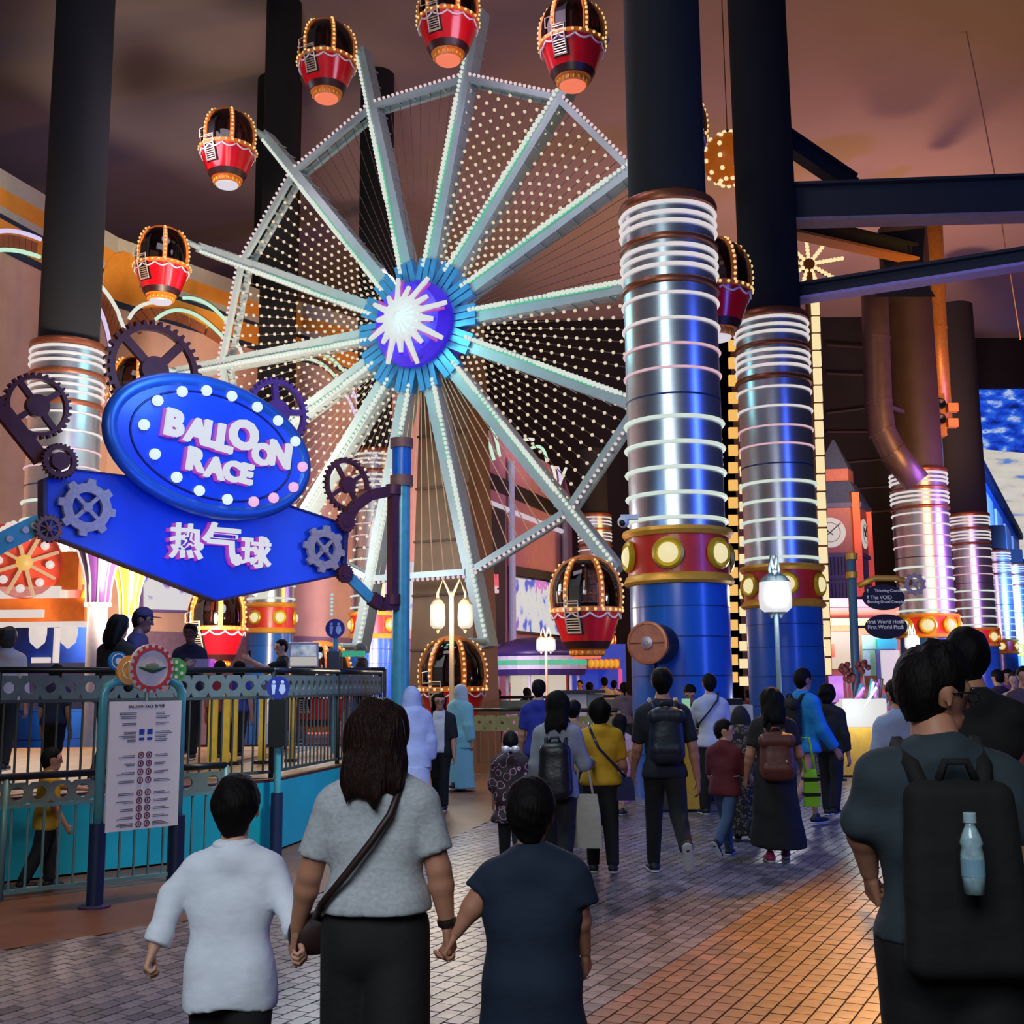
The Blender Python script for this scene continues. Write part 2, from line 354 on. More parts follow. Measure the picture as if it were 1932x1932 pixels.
def person(label, pos, heading, H, res='mid', hs=1.0, wid=1.0, girth=1.0, legs=((8, 6), (-12, 14)), arms=(None, None), hyaw=0, hpitch=0, lean=0,
           top=None, bottom=None, shoes=None, hair='short', hairm=None, skin=None, group=None, curl=(0.35, 0.5, 0.4), face=False, scarf=None, glasses=False, seed=0):
    """legs: (hip swing deg forward, knee bend deg) for left, right; arms: dict(abd, sw, el) in degrees or (elbow, wrist) in world space"""
    h, hf, hh_ = RES[res]; skin = skin or SKIN; hairm = hairm or HAIR; z = H; heading = R_(heading); Rw = rotz(heading); pos = np.asarray(pos, float)
    toL = lambda p: Rw.T @ (np.asarray(p, float)-pos)
    hl = H/7.2*hs; hipw = 0.046*H; shw = 0.098*H*wid; shz = 0.985*H-hl-0.024*H
    # legs
    L1, L2 = 0.245*H, 0.235*H; hz = 0.525*H; hips = []; foot = []
    for sgn, (sw, kb) in zip((-1, 1), legs):
        hp = V(sgn*hipw, 0, hz); a = R_(sw); kn = hp+L1*V(sgn*0.02, math.sin(a), -math.cos(a)); a2 = a-R_(kb)
        an = kn+L2*V(sgn*0.01, math.sin(a2), -math.cos(a2)); pitch = min(0, a2)*1.0 if kb > 18 else 0.0
        fd = V(sgn*0.12, math.cos(pitch), math.sin(pitch)); fd = unit(fd); up = unit(V(0, -math.sin(pitch), math.cos(pitch)))
        hips.append((hp, kn, an)); foot.append((an, fd, up))
    low = min((an-up*0.047*H+min(0, fd[2])*0.1*H)[2] for an, fd, up in foot); dz = -low; hips = [[q+V(0, 0, dz) for q in t] for t in hips]; foot = [(a+V(0, 0, dz), b, c) for a, b, c in foot]
    T = V(0, 0, dz); ln = math.tan(R_(lean)); LZ = lambda p: p+V(0, (p[2]-hz)*ln if p[2] > hz else 0, 0)+T
    tors = [seg(LZ(V(-hipw*0.6, -0.01*H, 0.505*H)), LZ(V(hipw*0.6, -0.01*H, 0.505*H)), 0.066*H*girth, s=(1, 0.92, 1), k=0.05), seg(LZ(V(0, 0, 0.54*H)), LZ(V(0, 0, 0.63*H)), 0.074*H*girth, 0.072*H*girth, s=(1, 0.76, 1), k=0.05),
            seg(LZ(V(-0.042*H*wid, 0, shz-0.10*H)), LZ(V(0.042*H*wid, 0, shz-0.10*H)), 0.070*H*girth, s=(1, 0.80, 1), k=0.05),
            seg(LZ(V(-shw*0.80, -0.006*H, shz-0.036*H)), LZ(V(0, -0.008*H, shz-0.008*H)), 0.040*H, 0.042*H, s=(1, 0.95, 0.95), k=0.05), seg(LZ(V(shw*0.80, -0.006*H, shz-0.036*H)), LZ(V(0, -0.008*H, shz-0.008*H)), 0.040*H, 0.042*H, s=(1, 0.95, 0.95), k=0.05),
            seg(LZ(V(0, -0.006*H, shz)), LZ(V(0, 0.0, shz+0.05*H)), 0.05*H, 0.034*H, k=0.03)]
    legp = []
    for hp, kn, an in hips: legp.append([seg(hp, kn, 0.052*H*girth, 0.034*H*girth, k=0.03), seg(kn, kn*0.6+an*0.4, 0.034*H*girth, 0.034*H*girth, k=0.02), seg(kn*0.6+an*0.4, an, 0.034*H*girth, 0.021*H, k=0.02)])
    # arms
    U, Fo = 0.172*H, 0.150*H; J = []
    for sgn, A in zip((-1, 1), arms):
        S = LZ(V(sgn*shw, -0.004*H, shz-0.040*H))
        if A is None: A = dict(abd=9, sw=-6*sgn, el=14)
        if isinstance(A, dict):
            ab, sw, el = R_(A.get('abd', 9)), R_(A.get('sw', 0)), R_(A.get('el', 15))
            d = V(sgn*math.sin(ab), math.sin(sw)*math.cos(ab), -math.cos(sw)*math.cos(ab)); E = S+U*d
            d2 = V(sgn*math.sin(ab)*A.get('in', 0.6), math.sin(sw+el), -math.cos(sw+el)); W = E+Fo*unit(d2)
        else: E, W = toL(A[0]), toL(A[1])
        J.append((S, E, W))
    # head
    hr = rotz(R_(hyaw)) @ rotx(R_(hpitch)); ho = LZ(V(0, 0.012*H, 0.985*H-hl))+V(0, 0, 0.015*H); HF = (hr, ho); g = hl
    head = [seg((0, -0.05*g, 0.60*g), (0, -0.02*g, 0.62*g), 0.40*g, s=(0.90, 1.02, 1), k=0.02, F=HF), seg((0, 0.13*g, 0.52*g), (0, 0.17*g, 0.22*g), 0.27*g, 0.17*g, s=(1.0, 1, 1), k=0.03, F=HF),
            seg((0, 0.24*g, 0.13*g), (0, 0.22*g, 0.10*g), 0.115*g, k=0.03, F=HF), seg((0, -0.08*g, 0.25*g), (0, -0.07*g, -0.22*g), 0.19*g, 0.235*g, k=0.04, F=HF),
            seg((0, 0.385*g, 0.50*g), (0, 0.455*g, 0.375*g), 0.032*g, 0.055*g, k=0.015, F=HF)]
    if res != 'far':
        head += [seg((-0.2*g, 0.28*g, 0.575*g), (0.2*g, 0.28*g, 0.575*g), 0.07*g, k=0.02, F=HF), seg((-0.07*g, 0.345*g, 0.225*g), (0.07*g, 0.345*g, 0.225*g), 0.035*g, k=0.012, F=HF)]
        for s_ in (-1, 1): head += [seg((s_*0.355*g, -0.04*g, 0.54*g), (s_*0.35*g, -0.02*g, 0.38*g), 0.085*g, 0.05*g, s=(0.45, 0.8, 1), k=0.008, F=HF), seg((s_*0.15*g, 0.40*g, 0.485*g), (s_*0.15*g, 0.41*g, 0.485*g), 0.055*g, k=0.01, F=HF, cut=True)]
    pieces = [implicit([grow(p, -0.014) for p in tors[:5]]+tors[5:]+[grow(p, -0.012) for p in legp[0]+legp[1]], max(h, 0.016)), implicit(head, hh_)]
    top = top or dict(mat=fabric('grey', (120, 120, 120))); bottom = bottom or dict(mat=fabric('black', (18, 18, 20)))
    if not isinstance(curl[0], tuple): curl = (curl, curl)
    for i, (S, E, W) in enumerate(J):
        sgn = (-1, 1)[i]; e1 = unit(W-E); palm = V(-sgn*0.9, 0.25, 0.1)
        ap = [seg(S, E, 0.031*H*girth, 0.025*H*girth, k=0.02), seg(E, E*0.7+W*0.3, 0.025*H*girth, 0.0255*H*girth, k=0.015), seg(E*0.7+W*0.3, W, 0.0255*H*girth, 0.0160*H, k=0.015)]
        if top.get('sleeve', 0.8) > 1.4: ap[0] = grow(ap[0], -0.010); ap[1] = grow(ap[1], -0.008)
        if res == 'far': ap.append(seg(W, W+e1*0.08*H, 0.022*H, 0.016*H, k=0.02))
        else: ap += hand_prims(W+e1*0.012*H, e1, palm, sgn*1.0, 0.105*H, curl[i])
        pieces.append(implicit(ap, hf))
    body = mesh_obj('person', pieces, skin); body.location = pos; body.rotation_euler = (0, 0, heading); tag(body, label, 'person', group)
    if res != 'far': skin_nodes = None
    # top garment
    lo = top.get('loose', 0.014); hem = top.get('hem', 0.50)*H+dz; slv = top.get('sleeve', 0.8); nm = top.get('name', 'shirt'); sd = seed+int(abs(pos[0]*100))
    tp = [grow(p, lo+0.008 if i == 0 else lo) for i, p in enumerate(tors[:5])]
    hq = hem-dz+0.01; wf = top.get('flare', 0)*H; tp.append(seg(LZ(V(-0.036*H-wf, -0.006*H, hq)), LZ(V(0.036*H+wf, -0.006*H, hq)), 0.066*H*girth+lo+0.008, s=(1, 0.95, 1), k=0.04)); tp.append(seg(LZ(V(0, -0.004*H, hq)), LZ(V(0, 0, 0.66*H)), 0.082*H*girth+lo, 0.072*H*girth+lo, s=(1, 0.80, 1), k=0.04))
    tp.append(seg(LZ(V(0, -0.004*H, shz)), LZ(V(0, -0.002*H, shz+0.018*H+top.get('collar', 0))), 0.058*H+0.006, 0.040*H+0.010, k=0.02, cap=True))
    slo = min(top.get('slv_loose', lo+0.006), lo+0.012)
    for S, E, W in J:
        if slv <= 1: tp.append(seg(S, S+(E-S)*slv, 0.031*H*girth+lo*0.7, (0.031-0.005*slv)*H*girth+slo*0.8, k=0.014, cap=True))
        else: q = E+(W-E)*(slv-1); tp += [seg(S, E, 0.031*H*girth+lo*0.7, 0.026*H*girth+slo*0.8, k=top.get('sk', 0.014)), seg(E, q, 0.027*H*girth+slo, (0.018+0.008*(2-slv))*H+slo, k=0.014, cap=True)]
        if slv > 1 and top.get('cuff'): q0 = E+(W-E)*(slv-1.22); tp.append(seg(q0, q, 0.024*H*girth+slo+0.003, 0.022*H+slo+0.004, k=0.006, cap=True))
    am = top.get('fold', 0.006)
    def ptop(F, X, Y, Z): F = F+folds(X, Y, Z, am, sd); return np.maximum(F, hem+top.get('hemwave', 0)*np.abs(X)*6*0.05-Z)
    mesh_obj(nm, [implicit(tp, h, ptop)], top['mat'], body)
    if top.get('over'):   # open jacket over the shirt: back and sleeves only, front left open
        oj = top['over']
        tq = [grow(p, 0.012) for p in tp]
        def pov(F, X, Y, Z): return np.maximum(np.maximum(F+folds(X, Y, Z, am, sd), hem-0.1-Z), np.minimum(0.085*H*0.62-np.abs(X), Y-0.0)*1.0)
        mesh_obj('jacket', [implicit(tq, h, pov)], oj, body)
    # bottom garment
    lb = bottom.get('loose', 0.014); ty = bottom.get('type', 'trousers'); fr = bottom.get('hem', 1.0); bp = [grow(tors[0], lb), grow(seg(LZ(V(0, 0, 0.54*H)), LZ(V(0, 0, 0.60*H)), 0.072*H*girth, 0.068*H*girth, s=(1, 0.80, 1), k=0.04), lb)]
    wz = 0.61*H+dz
    if ty == 'trousers':
        for hp, kn, an in hips:
            up_ = 0.054*H*girth+lb; kr = 0.038*H*girth+lb; ar = bottom.get('cuff', 0.029)*H+lb; bp.append(seg(hp, kn, up_, kr, k=0.02)); bp.append(seg(kn, kn+(an+V(0, 0, -0.01)*H-kn)*fr, kr, kr+(ar-kr)*fr, k=0.012, cap=True))
    elif ty == 'wide':
        for hp, kn, an in hips: m = kn+(an-kn)*fr; bp.append(seg(hp+V(0, 0, 0.02), kn, 0.056*H+lb, 0.054*H+lb, k=0.015)); bp.append(seg(kn, m, 0.054*H+lb, 0.058*H+lb, k=0.008, cap=True))
    else:
        z1 = fr*0.52*H; c = (hips[0][2]+hips[1][2])/2; bp.append(seg(V(0, 0, 0.50*H+dz), V(c[0], c[1]*0.5, dz+z1), 0.105*H+lb, bottom.get('r', 0.135)*H, s=(1, 0.9, 1), k=0.03, cap=True)); bp.append(seg(V(0, 0, 0.50*H+dz), V(0, 0, 0.30*H+dz), 0.110*H+lb, 0.12*H+lb, s=(1, 0.95, 1), k=0.03))
    bam = bottom.get('fold', 0.005)
    def pbot(F, X, Y, Z): return np.maximum(F+folds(X, Y, Z, bam, sd+5, (8, 8, 5)), Z-min(wz, hem+0.035))
    mesh_obj(bottom.get('name', 'trousers' if ty != 'skirt' else 'skirt'), [implicit(bp, h, pbot)], bottom['mat'], body)
    # shoes
    sm, solem = shoes or (fabric('shoe', (22, 22, 24), 0.6), fabric('sole', (190, 190, 195), 0.6))
    for an, fd, up in foot:
        sidev = np.cross(fd, up); o = an-up*0.034*H
        F = (np.stack([sidev, fd, up], 1), o); q = H
        sp = [seg((0, -0.022*q, 0.012*q), (0, 0.085*q, 0.004*q), 0.026*q, 0.022*q, s=(1, 1, 0.8), k=0.02, F=F), seg((0, -0.012*q, 0.01*q), (0, 0.0, 0.034*q), 0.026*q, 0.024*q, k=0.02, F=F)]
        so = mesh_obj('shoe', [implicit(sp, max(hf*1.3, 0.010))], sm, body)
        s2 = [seg((0, -0.026*q, -0.007*q), (0, 0.088*q, -0.007*q), 0.028*q, 0.027*q, s=(0.95, 1, 0.30), k=0.005, F=F)]
        mesh_obj('sole', [implicit(s2, max(hf*1.1, 0.009))], solem, so)
    # hair
    ha = [seg((0, -0.06*g, 0.62*g), (0, -0.03*g, 0.645*g), 0.425*g, s=(0.92, 1.02, 1), k=0.02, F=HF)]; hm = hh_; wave = 0.004; ha.append(seg((0, -0.26*g, 0.40*g), (0, -0.25*g, 0.16*g), 0.21*g, 0.15*g, s=(1.1, 0.7, 1), k=0.05, F=HF))
    if hair == 'long':
        hlng = top.get('hair_len', 0.95)
        gr = np.random.default_rng(11+sd)
        for s_ in (-1, 0, 1): ha.append(seg((s_*0.20*g, -0.16*g, 0.55*g), (s_*0.26*g, -0.44*g, (0.5-hlng*0.8)*g), 0.24*g, 0.19*g, s=(0.95, 0.8, 1), k=0.06, F=HF))
        for i_ in range(9):
            x0 = (-0.34+0.085*i_); zz = 0.45-hlng*gr.uniform(0.6, 0.9); ha.append(seg((x0*g, -0.46*g, (zz+0.25)*g), ((x0*1.15+gr.uniform(-.05, .05))*g, -0.66*g, (zz-gr.uniform(0.1, 0.42))*g), 0.105*g, 0.03*g, s=(0.9, 0.7, 1), k=0.03, F=HF))
        wave = 0.012
    if hair in ('bob', 'afro'): ha += [seg((0, -0.14*g, 0.6*g), (0, -0.16*g, 0.30*g), 0.44*g, 0.36*g, s=(1.0, 0.9, 1), k=0.05, F=HF)]; wave = 0.01
    if hair == 'bun': ha.append(seg((0, -0.42*g, 0.66*g), (0, -0.46*g, 0.62*g), 0.17*g, k=0.02, F=HF))
    if hair == 'pony': ha += [seg((0, -0.40*g, 0.66*g), (0, -0.50*g, 0.5*g), 0.12*g, k=0.03, F=HF), seg((0, -0.50*g, 0.5*g), (0, -0.46*g, -0.35*g), 0.13*g, 0.06*g, k=0.03, F=HF)]
    if hair == 'spiky':
        gr = np.random.default_rng(3)
        for i in range(40):
            a = gr.uniform(0, 6.28); rr = gr.uniform(0, 0.3); b = V(rr*math.cos(a)*1.1, rr*math.sin(a)*1.2-0.03, 1.06-rr*0.45); ha.append(seg(b*g-V(0, 0, 0.06*g), (b+V(gr.uniform(-.08, .08), gr.uniform(-.06, .1), gr.uniform(.05, .13)))*g, 0.06*g, 0.014*g, k=0.012, F=HF))
        ha.append(seg((0, -0.08*g, 0.70*g), (0, 0.08*g, 0.74*g), 0.36*g, s=(0.95, 1, 1), k=0.03, F=HF))
    Rh, oh = HF
    side_low, face_y = {'short': (0.22, 0.22), 'spiky': (0.22, 0.2), 'crop': (0.14, 0.26)}.get(hair, (-9, 0.12))
    def phair(F, X, Y, Z):
        q = [X-oh[0], Y-oh[1], Z-oh[2]]; x, y, zz = [(Rh[0, i]*q[0]+Rh[1, i]*q[1]+Rh[2, i]*q[2])/g for i in range(3)]
        facecut = np.minimum(y-(face_y-0.55*np.clip(0.42-zz, 0, 0.6)-0.0), 0.74-zz+0.25*(y-0.35))   # keep off the face
        F = np.maximum(F, facecut*g)
        if side_low > -5: F = np.maximum(F, (side_low-0.30*np.clip(-y, -0.2, 0.5)-zz+0.30*np.clip(y, 0, 1))*g)
        if side_low > -5: F = np.maximum(F, -(np.sqrt((np.abs(x)-0.36)**2+(y+0.03)**2*1.2+(zz-0.44)**2)-0.15)*g)
        return F+folds(X, Y, Z, wave if res != 'far' else 0, sd+9, (30, 30, 8) if hair == 'long' else (40, 40, 30))*(1 if hair != 'short' else 0.5)
    if hair != 'hijab': mesh_obj('hair', [implicit(ha, hm, phair)], hairm, body)
    if scarf is not None:
        sp = [seg((0, -0.04*g, 0.60*g), (0, -0.01*g, 0.62*g), 0.46*g, s=(0.88, 1.0, 1), k=0.03, F=HF), seg((0, -0.02*g, 0.3*g), (0, -0.02*g, -0.1*g), 0.36*g, 0.42*g, k=0.06, F=HF),
              seg((0, -0.02*g, -0.1*g), (0, -0.03*g, -0.95*g), 0.46*g, 0.90*g, s=(1, 0.68, 1), k=0.1, F=HF, cap=True)]
        def psc(F, X, Y, Z):
            q = [X-oh[0], Y-oh[1], Z-oh[2]]; x, y, zz = [(Rh[0, i]*q[0]+Rh[1, i]*q[1]+Rh[2, i]*q[2])/g for i in range(3)]
            return np.maximum(F+folds(X, Y, Z, 0.007, sd+3), -(np.sqrt((x/0.25)**2+((y-0.45)/0.5)**2+((zz-0.42)/0.36)**2)-1)*0.2*g)
        mesh_obj('headscarf', [implicit(sp, hh_*1.3, psc)], scarf, body)
    if face:
        em = M('eye_dark', (22, 15, 14), 0.2, noise=0); ew = M('eye_white', (150, 142, 138), 0.4, noise=0)
        for s_ in (-1, 1):
            X = np.eye(4); X[:3, :3] = hr; X[:3, 3] = ho
            e = MB(X).sph(V(s_*0.15, 0.322, 0.485)*g, 0.056*g, 12, 8).build('eye', ew, body, True); MB(X).sph(V(s_*0.15+0.0, 0.362, 0.485)*g, 0.028*g, 10, 6).build('iris', em, e, True)
            MB(X).tube([V(s_*0.09, 0.40, 0.575)*g, V(s_*0.16, 0.395, 0.60)*g, V(s_*0.24, 0.35, 0.575)*g], 0.016*g, 6).build('eyebrow', hairm, body, True)
        MB(X).sph(V(0, 0.372, 0.215)*g, 0.075*g, 12, 6, (1, 0.2, 0.28)).build('lips', M('lips', (150, 78, 74), 0.5, noise=0), body, True)
    if glasses:
        gm = M('glasses_frame', (25, 25, 28), 0.3, noise=0); X = np.eye(4); X[:3, :3] = hr; X[:3, 3] = ho; gb = MB(X)
        for s_ in (-1, 1):
            gb.tube([V(s_*0.16+0.115*math.cos(t), 0.445, 0.49+0.085*math.sin(t))*g for t in np.linspace(0, 6.283, 18)[:-1]], 0.011*g, 6, True)
            gb.tube([V(s_*0.275, 0.44, 0.51)*g, V(s_*0.365, 0.3, 0.52)*g, V(s_*0.375, -0.02, 0.51)*g], 0.013*g, 6)
        gb.tube([V(-0.05, 0.45, 0.50)*g, V(0.05, 0.45, 0.50)*g], 0.011*g, 6)
        go = gb.build('glasses', gm, body, True)
        gl = MB(X)
        for s_ in (-1, 1): gl.lathe([(0.001, 0), (0.108*g, 0), (0.108*g, 0.004*g)], V(s_*0.16, 0.445, 0.49)*g, 16, True, axis=(0, 1, 0))
        gl.build('lens', GL('lens_glass', (252, 252, 252), 0.06), go)
    w = lambda p: Rw @ np.asarray(p, float)+pos
    return dict(obj=body, w=w, J=[[w(q) for q in t] for t in J], hips=hips, H=H, dz=dz, shz=shz+dz, shw=shw, head=HF, heading=heading, pos=pos, Rw=Rw, ft=foot)
# ------------------------------------------------------------------ the setting
GROUT = M('paving_grout', (34, 29, 30), 0.7, noise=0.2, ns=3)
SETT = M('sett_grey', (120, 112, 118), 0.30, noise=0.32, ns=10, bump=0.08, bs=30)
SETTB = M('sett_brown', (136, 92, 70), 0.32, noise=0.34, ns=10, bump=0.08, bs=30)
EPOXY = M('apron_brown', (112, 74, 52), 0.38, noise=0.22, ns=4, bump=0.1, bs=60)
floor = MB().add([(-30, -6, -0.009), (60, -6, -0.009), (60, 125, -0.009), (-30, 125, -0.009)], [(0, 1, 2, 3)]).build('floor', GROUT)
tag(floor, 'dark paved floor of the hall', None, None, 'structure')
APR = [(-6, 5.2), (-3.31, 7.55), (-2.28, 8.5), (-1.7, 9.1), (-1.2, 10.6), (-0.75, 12.4), (-0.3, 14.3), (0.3, 16.5), (1.2, 18.6), (3.0, 20.5)]
ap = [(-30, 5.2)] + APR + [(3.0, 36), (-30, 36)]
MB().prism([(x, y) for x, y in ap], -0.008, 0.0).build('apron', EPOXY, floor)
MB().prism([(3.0, 36), (3.0, 20.5), (2.6, 18.0), (30, 18.0), (60, 122), (-30, 122), (-30, 36)], -0.008, -0.001).build('far_paving', M('far_paving', (96, 78, 72), 0.35, noise=0.35, ns=5, bump=0.2, bs=14), floor)
for m_ in (SETT, SETTB):   # every stone has its own tone
    nt = m_.node_tree; at_ = nt.nodes.new('ShaderNodeAttribute'); at_.attribute_name = 'tone'; b_ = nt.nodes['Principled BSDF']; src = b_.inputs['Base Color'].links[0].from_socket
    vm = nt.nodes.new('ShaderNodeVectorMath'); vm.operation = 'SCALE'; nt.links.new(src, vm.inputs[0]); nt.links.new(at_.outputs['Fac'], vm.inputs['Scale']); nt.links.new(vm.outputs[0], b_.inputs['Base Color'])
def tone(me, per=5):
    n = len(me.polygons)//per; v = np.repeat(RNG.uniform(0.55, 1.35, n), per).astype(np.float32); me.attributes.new('tone', 'FLOAT', 'FACE').data.foreach_set('value', v)
def left_of_apron(x, y):
    for (x0, y0), (x1, y1) in zip(APR[:-1], APR[1:]):
        if y0 <= y < y1 and x < x0+(x1-x0)*(y-y0)/(y1-y0): return True
    return False
def make_setts():
    d = V(math.cos(R_(62.5)), math.sin(R_(62.5))); e = V(d[1], -d[0]); cw, cl, j = 0.100, 0.142, 0.008; allv = []
    i0, i1 = int(-9/cw), int(16/cw)
    for i in range(i0, i1):
        off = random.random()*cl*0.25 + (cl/2 if i % 2 else 0)
        for k in range(int(-2/cl), int(24/cl)):
            c = e*(i*cw)+d*(k*cl+off); x, y = c
            if not (4.7 < y < 18.0): continue
            if abs(x) > 0.50*y+0.25 or left_of_apron(x, y): continue
            allv.append((y+0.0, x, y, (x-0.25)*2.88-(y-5.86)*1.59 > 0))
    allv.sort(key=lambda t: t[0])
    def vis(x, y): q = RM @ (V(x, y, 0)-C0); u, w = 966-FPX*q[0]/q[2], 966+FPX*q[1]/q[2]; return 0 < u < 1932 and w < 1932 and not (380 < u < 500 or 600 < u < 790 or 945 < u < 1080 or 1665 < u < 1885)
    def quad(x, y):
        hz = random.uniform(-0.001, 0.001); V_ = []
        for z, q in ((-0.010, 0.0), (hz, 0.0012)):
            for a, b in ((-1, -1), (1, -1), (1, 1), (-1, 1)):
                p = V(x, y)+e*a*(cw/2-j/2-q)+d*b*(cl/2-j/2-q); V_.append((p[0], p[1], z+(random.uniform(-.0006, .0006) if z > -0.005 else 0)))
        return V_
    F = [(4, 5, 6, 7), (0, 1, 5, 4), (1, 2, 6, 5), (2, 3, 7, 6), (3, 0, 4, 7)]; near = 0; grey, brown = MB(), MB()
    meshes = {}
    for bm in (False, True):
        for v_ in range(8):
            me = bpy.data.meshes.new('sett'); q = quad(0, 0); fill(me, np.array(q), F); me.materials.append(SETTB if bm else SETT); meshes[(bm, v_)] = me; tone(me)
    for _, x, y, br in allv:
        if near < 300 and vis(x, y):
            o = bpy.data.objects.new('sett', meshes[(br, random.randrange(8))]); link(o, floor); o.location = (x, y, 0); near += 1
        else: (brown if br else grey).add(quad(x, y), F)
    tone(grey.build('setts_grey', SETT, floor, kind='stuff').data); tone(brown.build('setts_brown', SETTB, floor, kind='stuff').data)
make_setts()
ceil = MB().box((5, 38, 22.2), (130, 56, 0.4)).build('ceiling', M('ceiling_plaster', (150, 132, 128), 0.9, noise=0.04, ns=0.6)); tag(ceil, 'dim plain ceiling high above the wheel', None, None, 'structure')
# left mural wall
WL = [(-17, 14), (-13.4, 23), (-12.2, 27), (-11.1, 30.5), (-8.1, 34.8), (-5.2, 38.0), (-2.0, 40.0)]
WTOP = 14.2
def on_wall(px, py, out=0.06, pts=WL):
    r = ray(px, py)
    best = None
    for (x0, y0), (x1, y1) in zip(pts[:-1], pts[1:]):
        n = unit(V(y1-y0, -(x1-x0), 0)); dn = r.dot(n)
        if abs(dn) < 1e-9: continue
        t = (V(x0, y0, 0)-C0).dot(n)/dn; p = C0+r*t; s = ((p[0]-x0)*(x1-x0)+(p[1]-y0)*(y1-y0))/((x1-x0)**2+(y1-y0)**2)
        if -0.02 <= s <= 1.02 and t > 0: best = p+n*out*(1 if n.dot(C0-p) > 0 else -1); break
    return best if best is not None else at(px, py, pts[-1][1])
PLAS = M('plaster_pink', (196, 152, 130), 0.85, noise=0.08, ns=2)
def wall_strip(pts, z0, z1, out, th):
    mb = MB()
    for i in range(len(pts)-1):
        (x0, y0), (x1, y1) = pts[i], pts[i+1]; n = unit(V(y1-y0, -(x1-x0), 0)); a, b = V(x0, y0, 0), V(x1, y1, 0)
        v = [q+n*o+V(0, 0, z) for q in (a, b) for o in (out-th, out) for z in (z0, z1)]
        mb.add(v, [(0, 1, 3, 2), (4, 6, 7, 5), (0, 4, 5, 1), (2, 3, 7, 6), (0, 2, 6, 4), (1, 5, 7, 3)])
    return mb
wl = wall_strip(WL, 0, WTOP, 0, 0.3).build('wall_left', PLAS); tag(wl, 'pink plaster wall with orange stripes and neon arches', None, None, 'structure')
ORA = M('mural_orange', (222, 142, 42), 0.8, noise=0.08, ns=3); NAV = M('mural_navy', (26, 38, 62), 0.8, noise=0.1); BEI = M('mural_beige', (176, 168, 150), 0.8, noise=0.08)
for nm, z0, z1, m, o in (('stripe', 13.75, 14.22, BEI, 0.05), ('stripe', 13.30, 13.75, ORA, 0.05), ('stripe', 13.10, 13.30, BEI, 0.04), ('stripe', 12.98, 13.10, NAV, 0.05), ('stripe', 12.38, 12.98, ORA, 0.045), ('stripe', 12.2, 12.38, NAV, 0.04)):
    wall_strip(WL, z0, z1, o, 0.04).build(nm, m, wl)
NEON = EM('neon_white', (222, 226, 214), 1.0); NEONG = EM('neon_mint', (190, 232, 205), 1.0); NEONV = EM('neon_lilac', (214, 198, 238), 1.0)
def curve_px(P, n=14):
    P = np.array(P, float); t = np.linspace(0, 1, n)
    if len(P) == 3: return [(1-a)**2*P[0]+2*a*(1-a)*(2*P[1]-0.5*P[0]-0.5*P[2])+a*a*P[2] for a in t]
    return [P[0]+(P[1]-P[0])*a for a in t]
arcs = [([(-20, 440), (20, 438), (68, 453)], NEONV), ([(-20, 474), (20, 474), (66, 486)], NEONG), ([(180, 538), (207, 575), (228, 622)], NEON), ([(177, 578), (194, 625), (205, 690)], NEONV),
        ([(238, 603), (258, 580), (288, 572)], NEON), ([(340, 564), (385, 575), (428, 616)], NEONG), ([(288, 604), (350, 590), (424, 648)], NEONG), ([(435, 640), (445, 655), (455, 680)], NEON),
        ([(540, 690), (590, 682), (640, 728)], NEONG), ([(600, 668), (625, 682), (652, 712)], NEONG), ([(648, 745), (660, 770), (672, 800)], NEONV), ([(660, 738), (672, 765), (682, 790)], NEONV)]
for P, m in arcs: MB().tube([on_wall(x, y, 0.14) for x, y in curve_px(P)], 0.055, 7).build('neon_arc', m, wl, True)
BRK = M('arch_block_brown', (150, 84, 48), 0.8, noise=0.2, ns=4)
for (P, Q) in (([(-20, 447), (20, 445), (66, 460)], [(-20, 468), (20, 468), (64, 480)]), ([(186, 545), (212, 582), (230, 625)], [(182, 580), (198, 627), (208, 690)]), ([(240, 612), (300, 582), (424, 640)], [(262, 632), (310, 603), (415, 650)]), ([(545, 684), (600, 676), (648, 720)], [(545, 690), (592, 686), (640, 728)])):
    a, b = curve_px(P, 9), curve_px(Q, 9)
    for i in range(8):
        if i % 1 == 0:
            g = 0.06; q = [a[i]+(a[i+1]-a[i])*g, a[i]+(a[i+1]-a[i])*(1-g), b[i]+(b[i+1]-b[i])*(1-g), b[i]+(b[i+1]-b[i])*g]
            f = [on_wall(x, y, 0.10) for x, y in q]; k = [on_wall(x, y, 0.0) for x, y in q]
            MB().add(f+k, [(0, 1, 2, 3), (4, 7, 6, 5), (0, 4, 5, 1), (1, 5, 6, 2), (2, 6, 7, 3), (3, 7, 4, 0)]).build('arch_block', BRK, wl)
# painted disc on the mural
th = np.linspace(0, 2*math.pi, 29)[:-1]; f = [on_wall(228+36*math.cos(t), 522+47*math.sin(t), 0.06) for t in th]; k = [on_wall(228+36*math.cos(t), 522+47*math.sin(t), 0.0) for t in th]; n = 28
MB().add(f+k, [tuple(range(n))]+[(i, n+i, n+(i+1) % n, (i+1) % n) for i in range(n)]).build('painted_disc', ORA, wl)
# low panelled wall foot
wall_strip(WL, 0, 3.2, 0.10, 0.1).build('wall_panel', M('panel_mauve', (120, 92, 110), 0.7, noise=0.15), wl)
